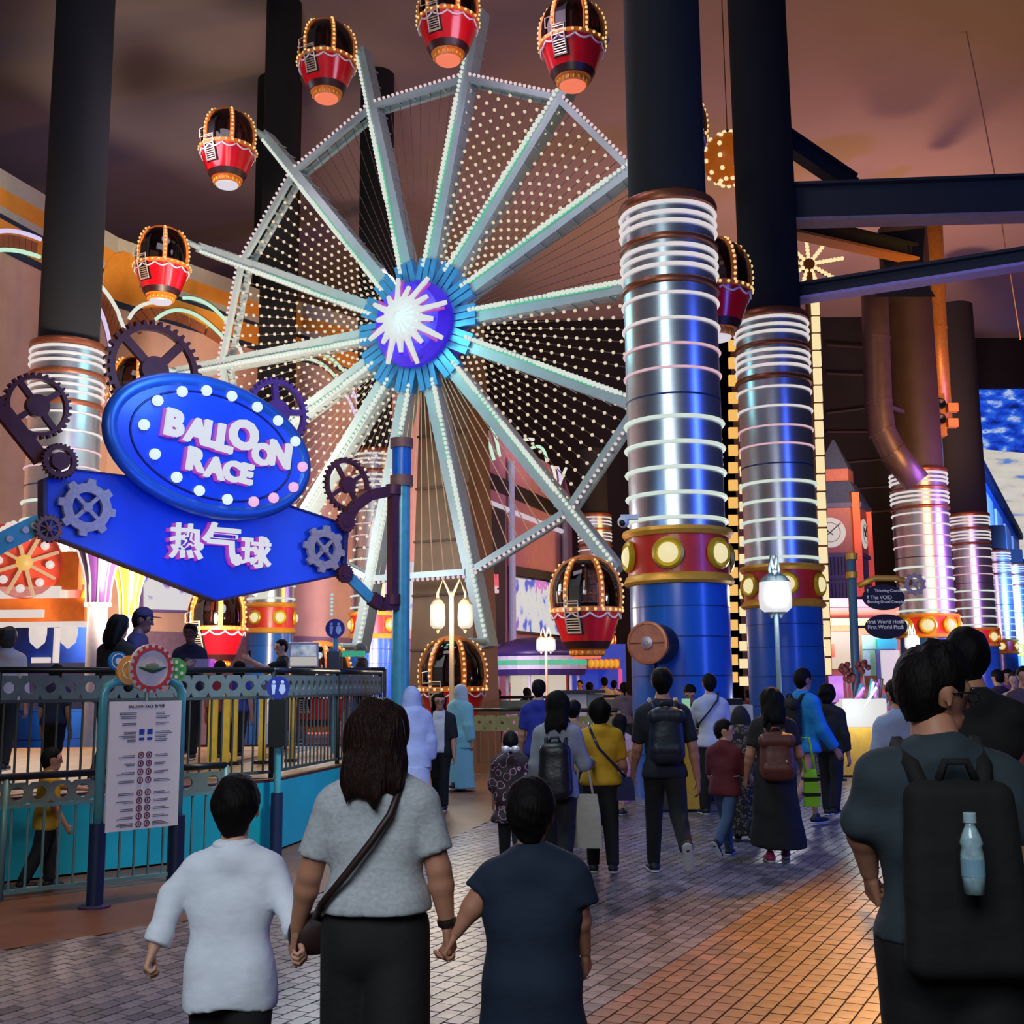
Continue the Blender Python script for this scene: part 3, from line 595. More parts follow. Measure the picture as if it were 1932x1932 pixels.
# facade in the middle
WB = [(-2.0, 40.0), (2.4, 52.0), (3.2, 60)]
MAU = M('facade_mauve', (150, 108, 130), 0.8, noise=0.1, ns=2)
wb = wall_strip(WB, 0, 11.4, 0, 0.3).build('wall_back', MAU); tag(wb, 'mauve facade behind the wheel', None, None, 'structure')
DRK = M('dark_cladding', (24, 20, 26), 0.6, noise=0.15)
wall_strip(WB[:2], 9.1, 9.7, 0.12, 0.12).build('fascia', DRK, wb); wall_strip(WB[:2], 8.45, 8.6, 0.16, 0.16).build('light_strip', EM('cove_light', (214, 200, 215), 0.8), wb)
def wall_quad(q, mat, name, parent, pts=WB, out=0.08, back=0.0):
    f = [on_wall(x, y, out, pts) for x, y in q]; k = [on_wall(x, y, back, pts) for x, y in q]
    return MB().add(f+k, [(0, 1, 2, 3), (4, 7, 6, 5), (0, 4, 5, 1), (1, 5, 6, 2), (2, 6, 7, 3), (3, 7, 4, 0)]).build(name, mat, parent)
wall_quad([(888, 940), (950, 955), (950, 1215), (888, 1215)], DRK, 'dark_panel', wb)
wall_quad([(958, 1068), (1060, 1085), (1060, 1100), (958, 1085)], DRK, 'screen_hood', wb, out=0.3)
for P, m in (([(880, 786), (915, 795), (936, 862)], NEONG), ([(883, 808), (905, 815), (925, 868)], NEONG), ([(975, 836), (985, 830), (1000, 830)], NEON), ([(993, 848), (1015, 845), (1026, 872)], NEONG), ([(1035, 880), (1040, 892), (1042, 908)], NEON), ([(1046, 882), (1050, 895), (1052, 912)], NEONV), ([(1062, 884), (1056, 898), (1050, 914)], NEON)):
    MB().tube([on_wall(x, y, 0.15, WB) for x, y in curve_px(P, 8)], 0.07, 7).build('neon_arc', m, wb, True)
pp = [on_wall(956, 885, 0.2, WB), on_wall(956, 1330, 0.2, WB)]
MB().cyl(V(pp[0][0], pp[0][1], 0), V(pp[0][0], pp[0][1], 10.5), 0.14, n=10).build('downpipe', M('pipe_blue', (140, 160, 195), 0.5, noise=0.08), wb)
pp = on_wall(1058, 950, 0.2, WB); MB().cyl(V(pp[0], pp[1], 0), V(pp[0], pp[1], 9.5), 0.16, n=10).build('downpipe', M('pipe_grey', (150, 140, 145), 0.5, noise=0.08), wb)
# black back wall and right facade
bw = MB().box((9.5, 62, 11), (25, 0.4, 22)).build('wall_back_dark', M('wall_black', (15, 11, 13), 0.9, noise=0.3, ns=1.5)); tag(bw, 'black back wall of the hall', None, None, 'structure')
for k in range(7):
    y = 660+k*52; a, b = at(1560, y+random.uniform(-20, 20), 61.2), at(1800, y+random.uniform(-20, 20), 61.2); MB().bar(a, b, 0.10).build('conduit', M('conduit', (44, 32, 36), 0.6), bw)
WR = [(21.9, 56), (50, 111)]
FAC = M('facade_blue', (70, 110, 190), 0.5, noise=0.15, ns=1.5)
wr = wall_strip(WR, 0, 15.8, 0, 0.4).build('wall_right', FAC); tag(wr, 'blue lit facade at the far right', None, None, 'structure')
WRr = WR
for i in range(6):
    t0, t1 = 0.05+i*0.15, 0.05+i*0.15+0.10; p0, p1 = [tuple(np.array(WR[0])+(np.array(WR[1])-np.array(WR[0]))*t) for t in (t0, t1)]
    wall_strip([p0, p1], 7.2, 14.2, 0.15, 0.15).build('facade_panel', M('facade_white', (196, 206, 222), 0.5, noise=0.08), wr)
wall_strip(WRr, 6.0, 6.8, 0.5, 0.5).build('ledge', M('ledge_blue', (40, 60, 120), 0.5), wr)
wall_strip(WRr, 15.2, 15.8, 0.4, 0.4).build('coping', M('coping_navy', (14, 20, 48), 0.5), wr)
bh = MB().box((45, 66.2, 20.6), (52, 0.4, 3.4)).build('wall_right_bulkhead', M('wall_black', (15, 11, 13))); tag(bh, 'black bulkhead above the led screen', None, None, 'structure')
# ------------------------------------------------------------------ great columns
ZC = lambda y: at(1268, y, 16.25)[2]
BLU = M('column_blue', (28, 92, 176), 0.30, noise=0.12, ns=2.5, coat=0.3); SIL = M('column_silver', (196, 200, 210), 0.30, 0.95, noise=0.05, ns=3, stretch=(1, 1, 8)); COP = M('collar_copper', (138, 78, 52), 0.38, 0.7, noise=0.15)
GOLD = M('ring_gold', (238, 172, 58), 0.38, 0.35, noise=0.1); REDB = M('band_red', (206, 46, 34), 0.4, noise=0.15, ns=3, coat=0.2); SHAFT = M('shaft_navy', (9, 11, 18), 0.95, noise=0.2, ns=1.5); SHAFTB = M('shaft_brown', (60, 44, 36), 0.6, noise=0.2, ns=1.5)
BEZ = M('lamp_bezel', (206, 168, 30), 0.35, 0.3, noise=0.08); DOME = EM('lamp_dome', (240, 226, 170), 0.95); SEAM = M('seam_dark', (12, 40, 84), 0.5)
TUBEN = EM('neon_tube', (232, 222, 220), 0.85); TUBEP = EM('neon_tube_pink', (238, 190, 200), 0.8); TUBEG = EM('neon_tube_green', (214, 228, 216), 0.9)
RINGS = [(377, 0), (396, 0), (413, 0), (458, 0), (476, 0), (495, 0), (549, 1), (597, 1), (645, 2), (690, 2), (783, 3), (831, 3), (879, 3), (927, 3), (974, 3)]
zB, zT = ZC(1100), ZC(372)
def column(X, Y, k, label, seg_n=48, lamps=6, a0=-1.9, shaft=SHAFT, sil=SIL, top=22.0, seams=True, sr=0.61, base_z=0.0):
    t = thing('column', label, 'column', (X, Y, 0), group='ringed columns of the hall'); c = V(X, Y, 0); z1, z2 = ZC(1097), ZC(995)
    b = MB().lathe([(0.74*k, base_z), (0.74*k, z1)], c, seg_n).build('blue_base', BLU, t, auto=40)
    if seams:
        for z in (0.62, 1.18, 1.74, 2.3, 2.74): MB().lathe([(0.735*k, z-0.008), (0.747*k, z-0.006), (0.747*k, z+0.006), (0.735*k, z+0.008)], c, seg_n, False).build('seam', SEAM, b)
    MB().lathe([(0.70*k, z1-0.02), (0.79*k, z1-0.01), (0.83*k, z1+0.03), (0.79*k, z1+0.12), (0.74*k, z1+0.16)], c, seg_n).build('gold_ring', GOLD, t, auto=35)
    rb = MB().lathe([(0.76*k, z1+0.10), (0.76*k, z2-0.08)], c, seg_n).build('red_band', REDB, t, auto=40)
    MB().lathe([(0.72*k, z2-0.10), (0.80*k, z2-0.08), (0.84*k, z2-0.02), (0.82*k, z2+0.03), (0.72*k, z2+0.05)], c, seg_n).build('gold_ring', GOLD, t, auto=35)
    for i in range(lamps):
        a = a0+2*math.pi*i/lamps; d = V(math.cos(a), math.sin(a), 0); p = c+d*0.75*k+V(0, 0, (z1+z2)/2+0.03)
        bz = MB().lathe([(0.235*k, 0), (0.235*k, 0.05*k), (0.20*k, 0.08*k), (0.16*k, 0.05*k)], p, 24, True, d).build('lamp_bezel', BEZ, t, auto=35)
        MB().lathe([(0.155*k, 0.04*k), (0.13*k, 0.09*k), (0.07*k, 0.12*k), (0.001, 0.13*k)], p, 20, True, d).build('lamp_dome', DOME, bz, True)
    MB().lathe([(0.72*k, z2), (0.72*k, zT)], c, seg_n).build('silver_sleeve', sil, t, auto=40)
    for y0, y1 in ((352, 372), (433, 447), (514, 529)):
        MB().lathe([(0.72*k, ZC(y1)), (0.765*k, ZC(y1)+0.02), (0.775*k, (ZC(y0)+ZC(y1))/2), (0.755*k, ZC(y0)-0.02), (0.72*k, ZC(y0))], c, seg_n).build('copper_collar', COP, t, auto=45)
    MB().lathe([(0.722*k, ZC(739)-0.015), (0.728*k, ZC(739)), (0.722*k, ZC(739)+0.015)], c, seg_n, False).build('seam', SEAM, t)
    for y, q in RINGS:
        r = (0.74, 0.74, 0.737, 0.745)[q]*k; w = (0.030, 0.022, 0.018, 0.030)[q]*max(k, 1)
        MB().tube([c+V(r*math.cos(a), r*math.sin(a), ZC(y)) for a in np.arange(seg_n)*2*math.pi/seg_n], w, 6, True).build('neon_ring', (TUBEN, TUBEN, TUBEP, TUBEG)[q], t, True)
    MB().lathe([(sr*k, zT-0.05), (sr*k, top)], c, 32).build('shaft', shaft, t, auto=40)
    return t
def colpx(px, Y): p = at(px, 1290, Y); return p[0], p[1]
C1 = column(2.50, 17.0, 1.0, 'nearest big column, blue foot, right of the wheel, with copper drum on its side')
column(*colpx(1485, 22.5), 1.0, 'second big column, standing just right of the nearest one, behind a street lamp', a0=-1.7)
column(*colpx(97, 24), 1.04, 'big column at the left edge behind the dark gear wheels', a0=-1.3)
column(*colpx(508, 31.5), 0.86, 'column behind the left ride cabin, red band above a blue foot', 32, 6, -1.0)
column(*colpx(702, 35.6), 0.92, 'column seen through the wheel beside the sign pole', 32, 6, -0.6)
column(*colpx(1128, 50), 1.0, 'far column above the red hanging cabin, lit orange and violet', 32, top=12)
column(*colpx(1757, 40), 1.32, 'orange lit column behind the oval direction signs', 40, 8, -1.9, SHAFTB, sr=0.66, top=18.2)
column(*colpx(1848, 51), 1.22, 'violet column right behind the orange lit column', 32, 8, -1.9, sr=0.7, top=18.9)
column(*colpx(1893, 66), 1.2, 'small far column near the right edge, fifth from the wheel', 24, 6, top=10.5)
column(*colpx(1926, 74), 1.15, 'farthest column at the right edge of the picture', 24, 6, top=10)
for px0, px1, y0, Y, lab in ((472, 560, 0, 36, 'black column shaft rising behind the wheel at upper left'), (690, 755, 140, 46, 'thin black column shaft seen between the upper spokes')):
    a = at((px0+px1)/2, 700, Y); r = (px1-px0)/2*Y/FPX; zt = min(22, at(px0, y0, Y)[2])
    t = thing('column', lab, 'column', (a[0], Y, 0), group='plain dark column shafts'); MB().lathe([(r, 0), (r, zt)], (a[0], Y, 0), 32).build('shaft', SHAFT, t, auto=40); MB().lathe([(r*1.15, 0), (r*1.15, 0.5), (r, 0.6)], (a[0], Y, 0), 32).build('foot', SHAFTB, t)
# copper drum on the nearest column
dc = at(1222, 1213, 15.6); dn = unit(V(-0.45, -0.9, 0.02)); DRM = M('drum_copper', (206, 120, 78), 0.4, 0.4, noise=0.2, ns=8)
t = thing('copper_drum', 'round copper drum fixed to the blue foot of the nearest column', 'fixture', dc)
MB().lathe([(0.26, -0.55), (0.28, -0.5), (0.28, 0.0)], dc, 32, True, dn).build('housing', M('drum_black', (14, 13, 18), 0.6), t, auto=40)
fc = MB().lathe([(0.29, -0.04), (0.30, 0.0), (0.29, 0.03), (0.26, 0.035), (0.255, 0.02)], dc, 32, True, dn).build('face', DRM, t, auto=40)
MB().lathe([(0.09, 0.02), (0.085, 0.05), (0.03, 0.06)], dc, 20, True, dn).build('boss', M('drum_silver', (200, 170, 160), 0.35, 0.6), fc)
u_, v_, _ = basis(dn); MB().bar(dc+u_*0.25+dn*0.026, dc-u_*0.25+dn*0.026, 0.012, 0.012).build('slot', M('drum_line', (90, 40, 24), 0.6), fc)
MB().cyl(dc-dn*0.3, dc-dn*0.3-V(0, 0, 0.5), 0.03).build('bracket', M('drum_black', (14, 13, 18)), t)
# small ball camera on the nearest column
sp = at(1176, 985, 16.3); t = thing('security_camera', 'small white security camera on the nearest column', 'camera', sp); MB().box(sp+V(0.09, 0, 0.07), (0.25, 0.09, 0.07)).build('arm', M('cam_white', (205, 205, 205), 0.4), t); MB().sph(sp, 0.085, 14, 9).build('ball', M('cam_white', (205, 205, 205), 0.4), t, True); MB().sph(sp+V(-0.02, -0.05, -0.02), 0.05, 12, 8).build('lens', M('drum_black', (14, 13, 18)), t, True)
# ------------------------------------------------------------------ the ferris wheel
HUB = V(-2.017, 24.0, 9.436); TH = 0.48786; PH = -0.23098; RR, RT = 5.635, 7.24
WX = frame(HUB, V(math.cos(TH), -math.sin(TH), 0), V(0, 0, 1)); WN = WX[:3, 2]
ang = lambda k: PH+2*math.pi*(k % 14)/14
pl = lambda r, a, z=0.0: V(r*math.sin(a), r*math.cos(a), z)
toW = lambda p: WX[:3, :3] @ np.asarray(p, float)+WX[:3, 3]
wheel = thing('ferris_wheel', 'giant lit ferris wheel with glowing violet hub and green white spokes', 'ferris wheel', (HUB[0]+0.6, HUB[1]+1.2, 0))
STEEL = M('wheel_steel', (158, 174, 176), 0.4, 0.15, noise=0.08, ns=4); SOCK = M('wheel_socket', (70, 140, 190), 0.35, 0.3, noise=0.12)
HUBM = M('hub_violet', (70, 40, 200), 0.35, noise=0.1, emit=0.35, ecol=(60, 20, 220)); BURST = EM('hub_white', (226, 224, 224), 0.85); MAG = EM('hub_magenta', (190, 10, 200), 0.7)
LEDW = EM('led_white', (226, 234, 222), 0.85); LEDG = EM('led_green', (90, 240, 170), 0.6); BULW = EM('net_bulb', (232, 214, 180), 0.85); BULP = EM('rim_bulb', (236, 208, 212), 0.85)
hub = MB(WX).lathe([(0.55, -0.7), (0.92, -0.6), (0.98, -0.1), (0.96, 0.25), (0.80, 0.48), (0.45, 0.62), (0.10, 0.66)], (0, 0, 0), 40, True, (0, 0, 1)).build('hub', HUBM, wheel, auto=30)
b = MB(WX); m_ = MB(WX)
for k in range(16):
    a = 2*math.pi*(k+0.35)/16; L = 1.02 if k % 2 else 0.72; z = lambda r: 0.70-0.36*max(0, r-0.25)
    b.tube([V(r*math.sin(a), r*math.cos(a), z(r)) for r in (0.1, 0.35, 0.55, L)], [0.13, 0.10, 0.075, 0.050], 8); a2 = a+0.11
    m_.tube([V(r*math.sin(a2), r*math.cos(a2), z(r)-0.03) for r in (0.3, 0.5, L*0.92)], [0.075, 0.06, 0.035], 6)
b.lathe([(0.50, 0.62), (0.46, 0.70), (0.30, 0.76), (0.02, 0.78)], (0, 0, 0), 32, True, (0, 0, 1)); b.build('starburst', BURST, hub); m_.build('magenta_rays', MAG, hub, kind='stuff')
for k in range(14):
    a = ang(k); t_ = V(math.cos(a), -math.sin(a), 0); X = np.eye(4); d_ = pl(1, a)
    w0, w1 = 0.17, 0.125; mb = MB(WX); vs = []
    for r, w in ((0.85, w0), (RT, w1)):
        for s_, zz in ((-1, -0.30), (1, -0.30), (1, 0.05), (-1, 0.05)): vs.append(d_*r+t_*s_*w+V(0, 0, zz))
    mb.add(vs, [(0, 3, 2, 1), (4, 5, 6, 7), (0, 1, 5, 4), (1, 2, 6, 5), (2, 3, 7, 6), (3, 0, 4, 7)])
    for r in np.arange(1.6, 7.0, 0.42): mb.bar(d_*r+t_*(w0+0.004)+V(0, 0, -0.3), d_*r+t_*(w0+(w1-w0)*(r-.85)/6.4+0.012)+V(0, 0, 0.05), 0.02)
    sp = mb.build('spoke', STEEL, wheel)
    mb = MB(WX)
    for s_ in (-0.6, 0, 0.6): mb.bar(d_*0.9+t_*s_*0.26+V(0, 0, 0.02), d_*1.5+t_*s_*0.28+V(0, 0, 0.02), 0.13, 0.2)
    mb.build('spoke_socket', SOCK, sp, kind='stuff')
    mb = MB(WX); n_in = [r for r in np.arange(1.35, RT-0.15, 0.105)]
    for r in n_in: mb.sph(d_*r-t_*(w0+(w1-w0)*(r-.85)/6.4-0.05)+V(0, 0, 0.09), 0.062 if r < 2.2 or 3.2 < r < 5.2 else 0.045, 6, 4)
    mb.build('led_strip', LEDW, sp, True, kind='stuff')
    mb = MB(WX); mb.bar(d_*1.3-t_*(w0-0.09)+V(0, 0, 0.062), d_*4.6-t_*(w0-0.13)+V(0, 0, 0.062), 0.03, 0.02, up=V(0, 0, 1)); mb.build('led_glow_strip', LEDG, sp)
    # rim rail to the next spoke
    A, B = pl(RR, ang(k)), pl(RR, ang(k+1)); dd = unit(B-A); on = pl(1, (ang(k)+math.pi/14)); mb = MB(WX)
    mb.bar(A+dd*0.1+V(0, 0, 0.02), B-dd*0.1+V(0, 0, 0.02), 0.13, 0.10, up=V(0, 0, 1)); mb.bar(A+dd*0.1+V(0, 0, -0.28), B-dd*0.1+V(0, 0, -0.28), 0.13, 0.10, up=V(0, 0, 1))
    for q in np.linspace(0.1, 0.9, 6): mb.bar(A+(B-A)*q+V(0, 0, 0.02), A+(B-A)*q+V(0, 0, -0.28), 0.05)
    rl = mb.build('rim_rail', STEEL, wheel); mb = MB(WX); L = np.linalg.norm(B-A)
    for q in np.arange(0.12, L-0.1, 0.125): mb.sph(A+dd*q+on*0.10+V(0, 0, 0.07), 0.040, 6, 4)
    mb.build('rail_bulbs', BULP, rl, True, kind='stuff')
    # net of wires and bulbs between two spokes
    lit = k not in (13, 0, 3, 6, 7); net = MB(WX); bul = MB(WX); nw = 9
    for i in range(nw):
        q = (i+0.5)/nw; i0 = pl(1.25, ang(k))*(1-q)+pl(1.25, ang(k+1))*q+V(0, 0, -0.1); i1 = A*(1-q)+B*q+V(0, 0, -0.1); net.tube([i0, (i0+i1)/2, i1], 0.013 if k in (6, 7) else 0.008, 4)
        if lit:
            L = np.linalg.norm(i1-i0); st = 0.25
            for r in np.arange(0.15+(st/2 if i % 2 else 0), L-0.08, st):
                if (1.25+r)*0.45/nw > 0.055 or i % 2 == 0 or r > 1.2: bul.sph(i0+(i1-i0)*r/L+V(0, 0, 0.03), 0.040, 6, 4)
    no = net.build('light_net', M('net_wire_amber_lit', (206, 160, 124), 0.5, noise=0.1) if k in (6, 7) else M('net_wire', (86, 66, 60), 0.5, noise=0.1), wheel)  # amber of the two lower nets is lamplight put into the wire colour
    if lit: bul.build('net_bulbs', BULW, no, True, kind='stuff')
    MB(WX).cyl(d_*RT*0.985+V(0, 0, 0.0), d_*RT*0.985+V(0, 0, 0.62), 0.07, n=10).build('cabin_axle', STEEL, sp)
# supporting pylon behind the wheel and its axle
PYL = M('pylon_bronze', (126, 96, 72), 0.5, 0.25, noise=0.15, ns=2); back = -WN
def pylon(off, w0, w1):
    mb = MB(); e_ = WX[:3, 0]; vs = []
    for z, w, d in ((0, w0, 0.55), (HUB[2]+0.6, w1, 0.45)):
        for su, sn in ((-1, -1), (1, -1), (1, 1), (-1, 1)): vs.append(V(HUB[0], HUB[1], z)+back*off+e_*su*w+back*sn*d)
    mb.add(vs, [(0, 3, 2, 1), (4, 5, 6, 7), (0, 1, 5, 4), (1, 2, 6, 5), (2, 3, 7, 6), (3, 0, 4, 7)]); return mb
py = pylon(1.5, 0.88, 0.55).build('pylon', PYL, wheel)
for z in np.arange(1.2, 9, 1.2):
    e_ = WX[:3, 0]; w = 0.88+(0.55-0.88)*z/10; MB().bar(V(HUB[0], HUB[1], z)+back*(1.5-0.53)-e_*w-WN*-0.0, V(HUB[0], HUB[1], z)+back*(1.5-0.53)+e_*w, 0.05).build('pylon_joint', M('pylon_line', (88, 64, 48), 0.6), py)
MB(WX).cyl((0, 0, -2.0), (0, 0, -0.5), 0.45, n=24).build('axle', STEEL, wheel, auto=40)
# cabins
RED = M('cabin_red', (196, 14, 28), 0.22, noise=0.06, ns=4, coat=0.5); ORG = M('cabin_orange', (212, 112, 34), 0.4, noise=0.1); DRED = M('cabin_maroon', (48, 14, 18), 0.4, noise=0.2); BULC = EM('cabin_bulb', (248, 210, 130), 0.95); CGL = GL('cabin_glass', (150, 128, 128), 0.35, 0.06); GRI = M('cabin_grille', (205, 180, 160), 0.35, 0.5); BLK = M('cabin_black', (14, 12, 14), 0.5); GLOW = EM('cabin_glow', (250, 120, 80), 0.9); GLOWW = EM('cabin_glow_white', (226, 220, 232), 0.85); DRAPE = M('cabin_drape', (214, 190, 200), 0.5, noise=0.08)
PROF = [(0.62, 0.90), (0.645, 1.10), (0.63, 1.32), (0.57, 1.52), (0.45, 1.70), (0.28, 1.80)]
def cabin(label, loc, rz, glow=GLOW):
    t = thing('ride_cabin', label, 'cabin', loc, rz, 'cabins of the ferris wheel', world=False)
    MB().lathe([(0.45, 0.30), (0.555, 0.60), (0.63, 0.82)], n=32).build('tub', RED, t, auto=40)
    MB().lathe([(0.38, 0.17), (0.452, 0.31)], n=32).build('dark_band', DRED, t, auto=40)
    dr = MB().lathe([(0.27, 0.04), (0.30, 0.06), (0.31, 0.15), (0.38, 0.18)], n=28).build('drum', ORG, t, auto=30)
    mb = MB()
    for i in range(18): a = 2*math.pi*i/18; mb.sph((0.295*math.cos(a), 0.295*math.sin(a), 0.10), 0.036, 6, 4, (1, 1, 1.5))
    mb.build('flutes', M('cabin_gold', (236, 150, 40), 0.35, 0.3), dr, True, kind='stuff')
    MB().lathe([(0.001, 0.0), (0.24, 0.0), (0.27, 0.045)], n=28).build('underlight', glow, t)
    belt = MB().lathe([(0.63, 0.81), (0.66, 0.82), (0.66, 0.90), (0.62, 0.915)], n=32).build('belt', ORG, t, auto=30)
    mb = MB()
    for i in range(28): a = 2*math.pi*i/28; mb.sph((0.665*math.cos(a), 0.665*math.sin(a), 0.86), 0.031, 6, 4)
    mb.build('belt_bulbs', BULC, belt, True, kind='stuff')
    mb = MB()
    for i in range(12):
        a0, a1 = 2*math.pi*i/12, 2*math.pi*(i+1)/12; P = [(0.625*math.cos(a), 0.625*math.sin(a), 0.80-0.085*math.sin(math.pi*q)) for q, a in zip(np.linspace(0, 1, 7), np.linspace(a0, a1, 7))]; mb.tube(P, 0.020, 5)
    mb.build('scallop_trim', DRAPE, t, True)
    for i in range(6):
        a = 2*math.pi*i/6+0.35; c, s_ = math.cos(a), math.sin(a); mb = MB(); P = [V(r*c, r*s_, z) for r, z in PROF]
        for p, q in zip(P[:-1], P[1:]): mb.bar(p, q+(q-p)*0.06, 0.10, 0.045, up=V(c, s_, 0.4))
        rb = mb.build('rib', ORG, t); mb = MB(); cum = 0
        for p, q in zip(P[:-1], P[1:]):
            n_ = max(2, int(np.linalg.norm(q-p)/0.085))
            for j in range(n_): x = p+(q-p)*j/n_; mb.sph(x+V(c, s_, 0.3)*0.032, 0.031, 6, 4)
        mb.build('rib_bulbs', BULC, rb, True, kind='stuff')
    MB().lathe([(r-0.02, z) for r, z in PROF], n=30, caps=False).build('glass', CGL, t, True)
    MB().lathe([(0.32, 1.77), (0.28, 1.83), (0.15, 1.88), (0.02, 1.90)], n=24).build('roof_cap', ORG, t, auto=40)
    sb = MB().lathe([(0.40, 0.80), (0.42, 0.98), (0.30, 1.0)], n=20).build('seat', BLK, t)
    MB().cyl((0, 0, 0.8), (0, 0, 1.8), 0.03, n=8).build('centre_post', GRI, t)
    # door with its grille, facing the viewer
    X = frame((0, 0, 0), V(1.0, 0.0, 0), V(0, 0, 1)); fx = lambda x, out, z: X[:3, 0]*x+X[:3, 2]*out+V(0, 0, z)
    def prof_r(z): return float(np.interp(z, [0.3, 0.6, 0.82, 0.9, 1.1, 1.32], [0.45, 0.555, 0.63, 0.62, 0.645, 0.63]))
    dm = MB(); zs = [0.42, 0.62, 0.82, 1.05, 1.28, 1.5]; vs = []
    for zz in zs:
        for x in (-0.16, 0.16):
            for o_ in (-0.05, 0.025): vs.append(fx(x, (prof_r(min(zz, 1.32))-(0.1 if zz > 1.4 else 0))*0.985-0.01+o_, zz))
    fs = [(0, 1, 3, 2), (20, 22, 23, 21)]
    for i in range(5): a = i*4; fs += [(a+1, a+5, a+7, a+3), (a, a+4, a+5, a+1), (a+2, a+3, a+7, a+6)]
    dr_ = dm.add(vs, fs).build('door_panel', BLK, t); g = MB()
    for zz in list(np.arange(0.46, 0.72, 0.045))+[0.80, 0.88, 0.96]: g.bar(fx(-0.12, prof_r(zz)+0.03, zz), fx(0.12, prof_r(zz)+0.03, zz), 0.018)
    g.tube([fx(x, prof_r(zz)+0.03, zz) for x, zz in ((-0.13, 0.44), (-0.13, 0.62), (-0.13, 0.82), (-0.13, 1.0), (0.13, 1.0), (0.13, 0.82), (0.13, 0.62), (0.13, 0.44))], 0.016, 6, True)
    g.tube([fx(x, prof_r(zz)+0.04, zz) for x, zz in ((-0.26, 0.98), (-0.26, 1.18), (-0.12, 1.2), (-0.12, 0.98))], 0.013, 6, True); g.build('door_grille', GRI, dr_, kind='stuff')
    return t
CAB = {14: 'red cabin hanging at the wheel top, just left of the topmost', 1: 'topmost red cabin of the wheel, cut by the upper frame edge', 2: 'red cabin hanging right of the topmost cabin, door side showing', 3: 'red cabin high behind the nearest column, only its right edge seen', 4: 'red cabin hanging between the two nearest columns', 5: 'red cabin low behind the nearest column', 6: 'red cabin with door grille, lowest at right beside the copper drum', 7: 'bottom cabin behind the twin lantern street lamp', 8: 'bottom cabin behind the turnstile railings, only its roof showing', 9: 'cabin behind the platform, below the point of the blue sign', 11: 'cabin at far left of the wheel, seen through the biggest dark gear', 12: 'red cabin at left in front of the orange disc on the wall', 13: 'red cabin second from the left, in front of the dark ceiling'}
proto = None
for k, lab in CAB.items():
    tip = toW(pl(RT*0.985, ang(k))); loc = tip+WN*1.28-V(0, 0, 1.80); gl = GLOWW if k in (12, 13, 4, 5) else GLOW
    t = cabin(lab, loc, -TH, gl)
    # hanger from the axle to the roof
    MB().cyl((0, 0.66, 1.80), (0, -0.02, 1.84), 0.05, n=8).build('hanger', STEEL, t)
lamp('hub_light', 'POINT', toW((0, 0, 1.6)), 150, (0.25, 0.9, 0.95), None, 0.5)
lamp('hub_light', 'POINT', toW((0.0, 0.0, 3.2)), 130, (0.45, 0.95, 0.85), None, 0.8)
lamp('rim_light', 'POINT', toW((-4.5, 4.5, 2.5)), 160, (1.0, 0.75, 0.95), None, 0.8)
lamp('rim_light', 'POINT', toW((3.8, 5.2, 2.5)), 160, (0.95, 0.65, 0.95), None, 0.8)
lamp('rim_light', 'POINT', toW((-1.0, -5.0, 2.8)), 380, (0.9, 0.95, 1.0), None, 0.8)
# ------------------------------------------------------------------ helpers for things given by their outline in the view and their distance
def pbox(x0, y0, x1, y1, Y, d):
    a, b = at(x0, y1, Y), at(x1, y0, Y); return (V((a[0]+b[0])/2, Y+d/2, (a[2]+b[2])/2), (abs(b[0]-a[0]), d, abs(b[2]-a[2])))
def pb(name, x0, y0, x1, y1, Y, d, mat, parent, **k): c, s = pbox(x0, y0, x1, y1, Y, d); return MB().box(c, s).build(name, mat, parent, **k)
def put_text(body, h, X, mat, parent, name='lettering', depth=0.02, off=0.0, **k):
    v, f = text_mesh(body, h, depth, off); return MB(X).add(v, f).build(name, mat, parent, **k)
def screen_mat(name, stops, scale=3.0, st=0.8, stretch=(1, 1, 1), detail=3):
    if name in MATS: return MATS[name]
    m = bpy.data.materials.new(name); m.use_nodes = True; MATS[name] = m; nt = m.node_tree; L = nt.links.new; b = nt.nodes['Principled BSDF']
    tc = nt.nodes.new('ShaderNodeTexCoord'); mp = nt.nodes.new('ShaderNodeMapping'); mp.inputs['Scale'].default_value = stretch; n = nt.nodes.new('ShaderNodeTexNoise'); n.inputs['Scale'].default_value = scale; n.inputs['Detail'].default_value = detail
    cr = nt.nodes.new('ShaderNodeValToRGB'); L(tc.outputs['Object'], mp.inputs[0]); L(mp.outputs[0], n.inputs['Vector']); L(n.outputs[0], cr.inputs[0])
    e = cr.color_ramp.elements
    while len(e) > 1: e.remove(e[-1])
    e[0].position = stops[0][0]; e[0].color = (*lin(stops[0][1]), 1)
    for p, c in stops[1:]: x = e.new(p); x.color = (*lin(c), 1)
    L(cr.outputs[0], b.inputs['Emission Color']); b.inputs['Emission Strength'].default_value = st; b.inputs['Base Color'].default_value = (0.02, 0.02, 0.02, 1); m.cycles.emission_sampling = 'NONE'
    return m
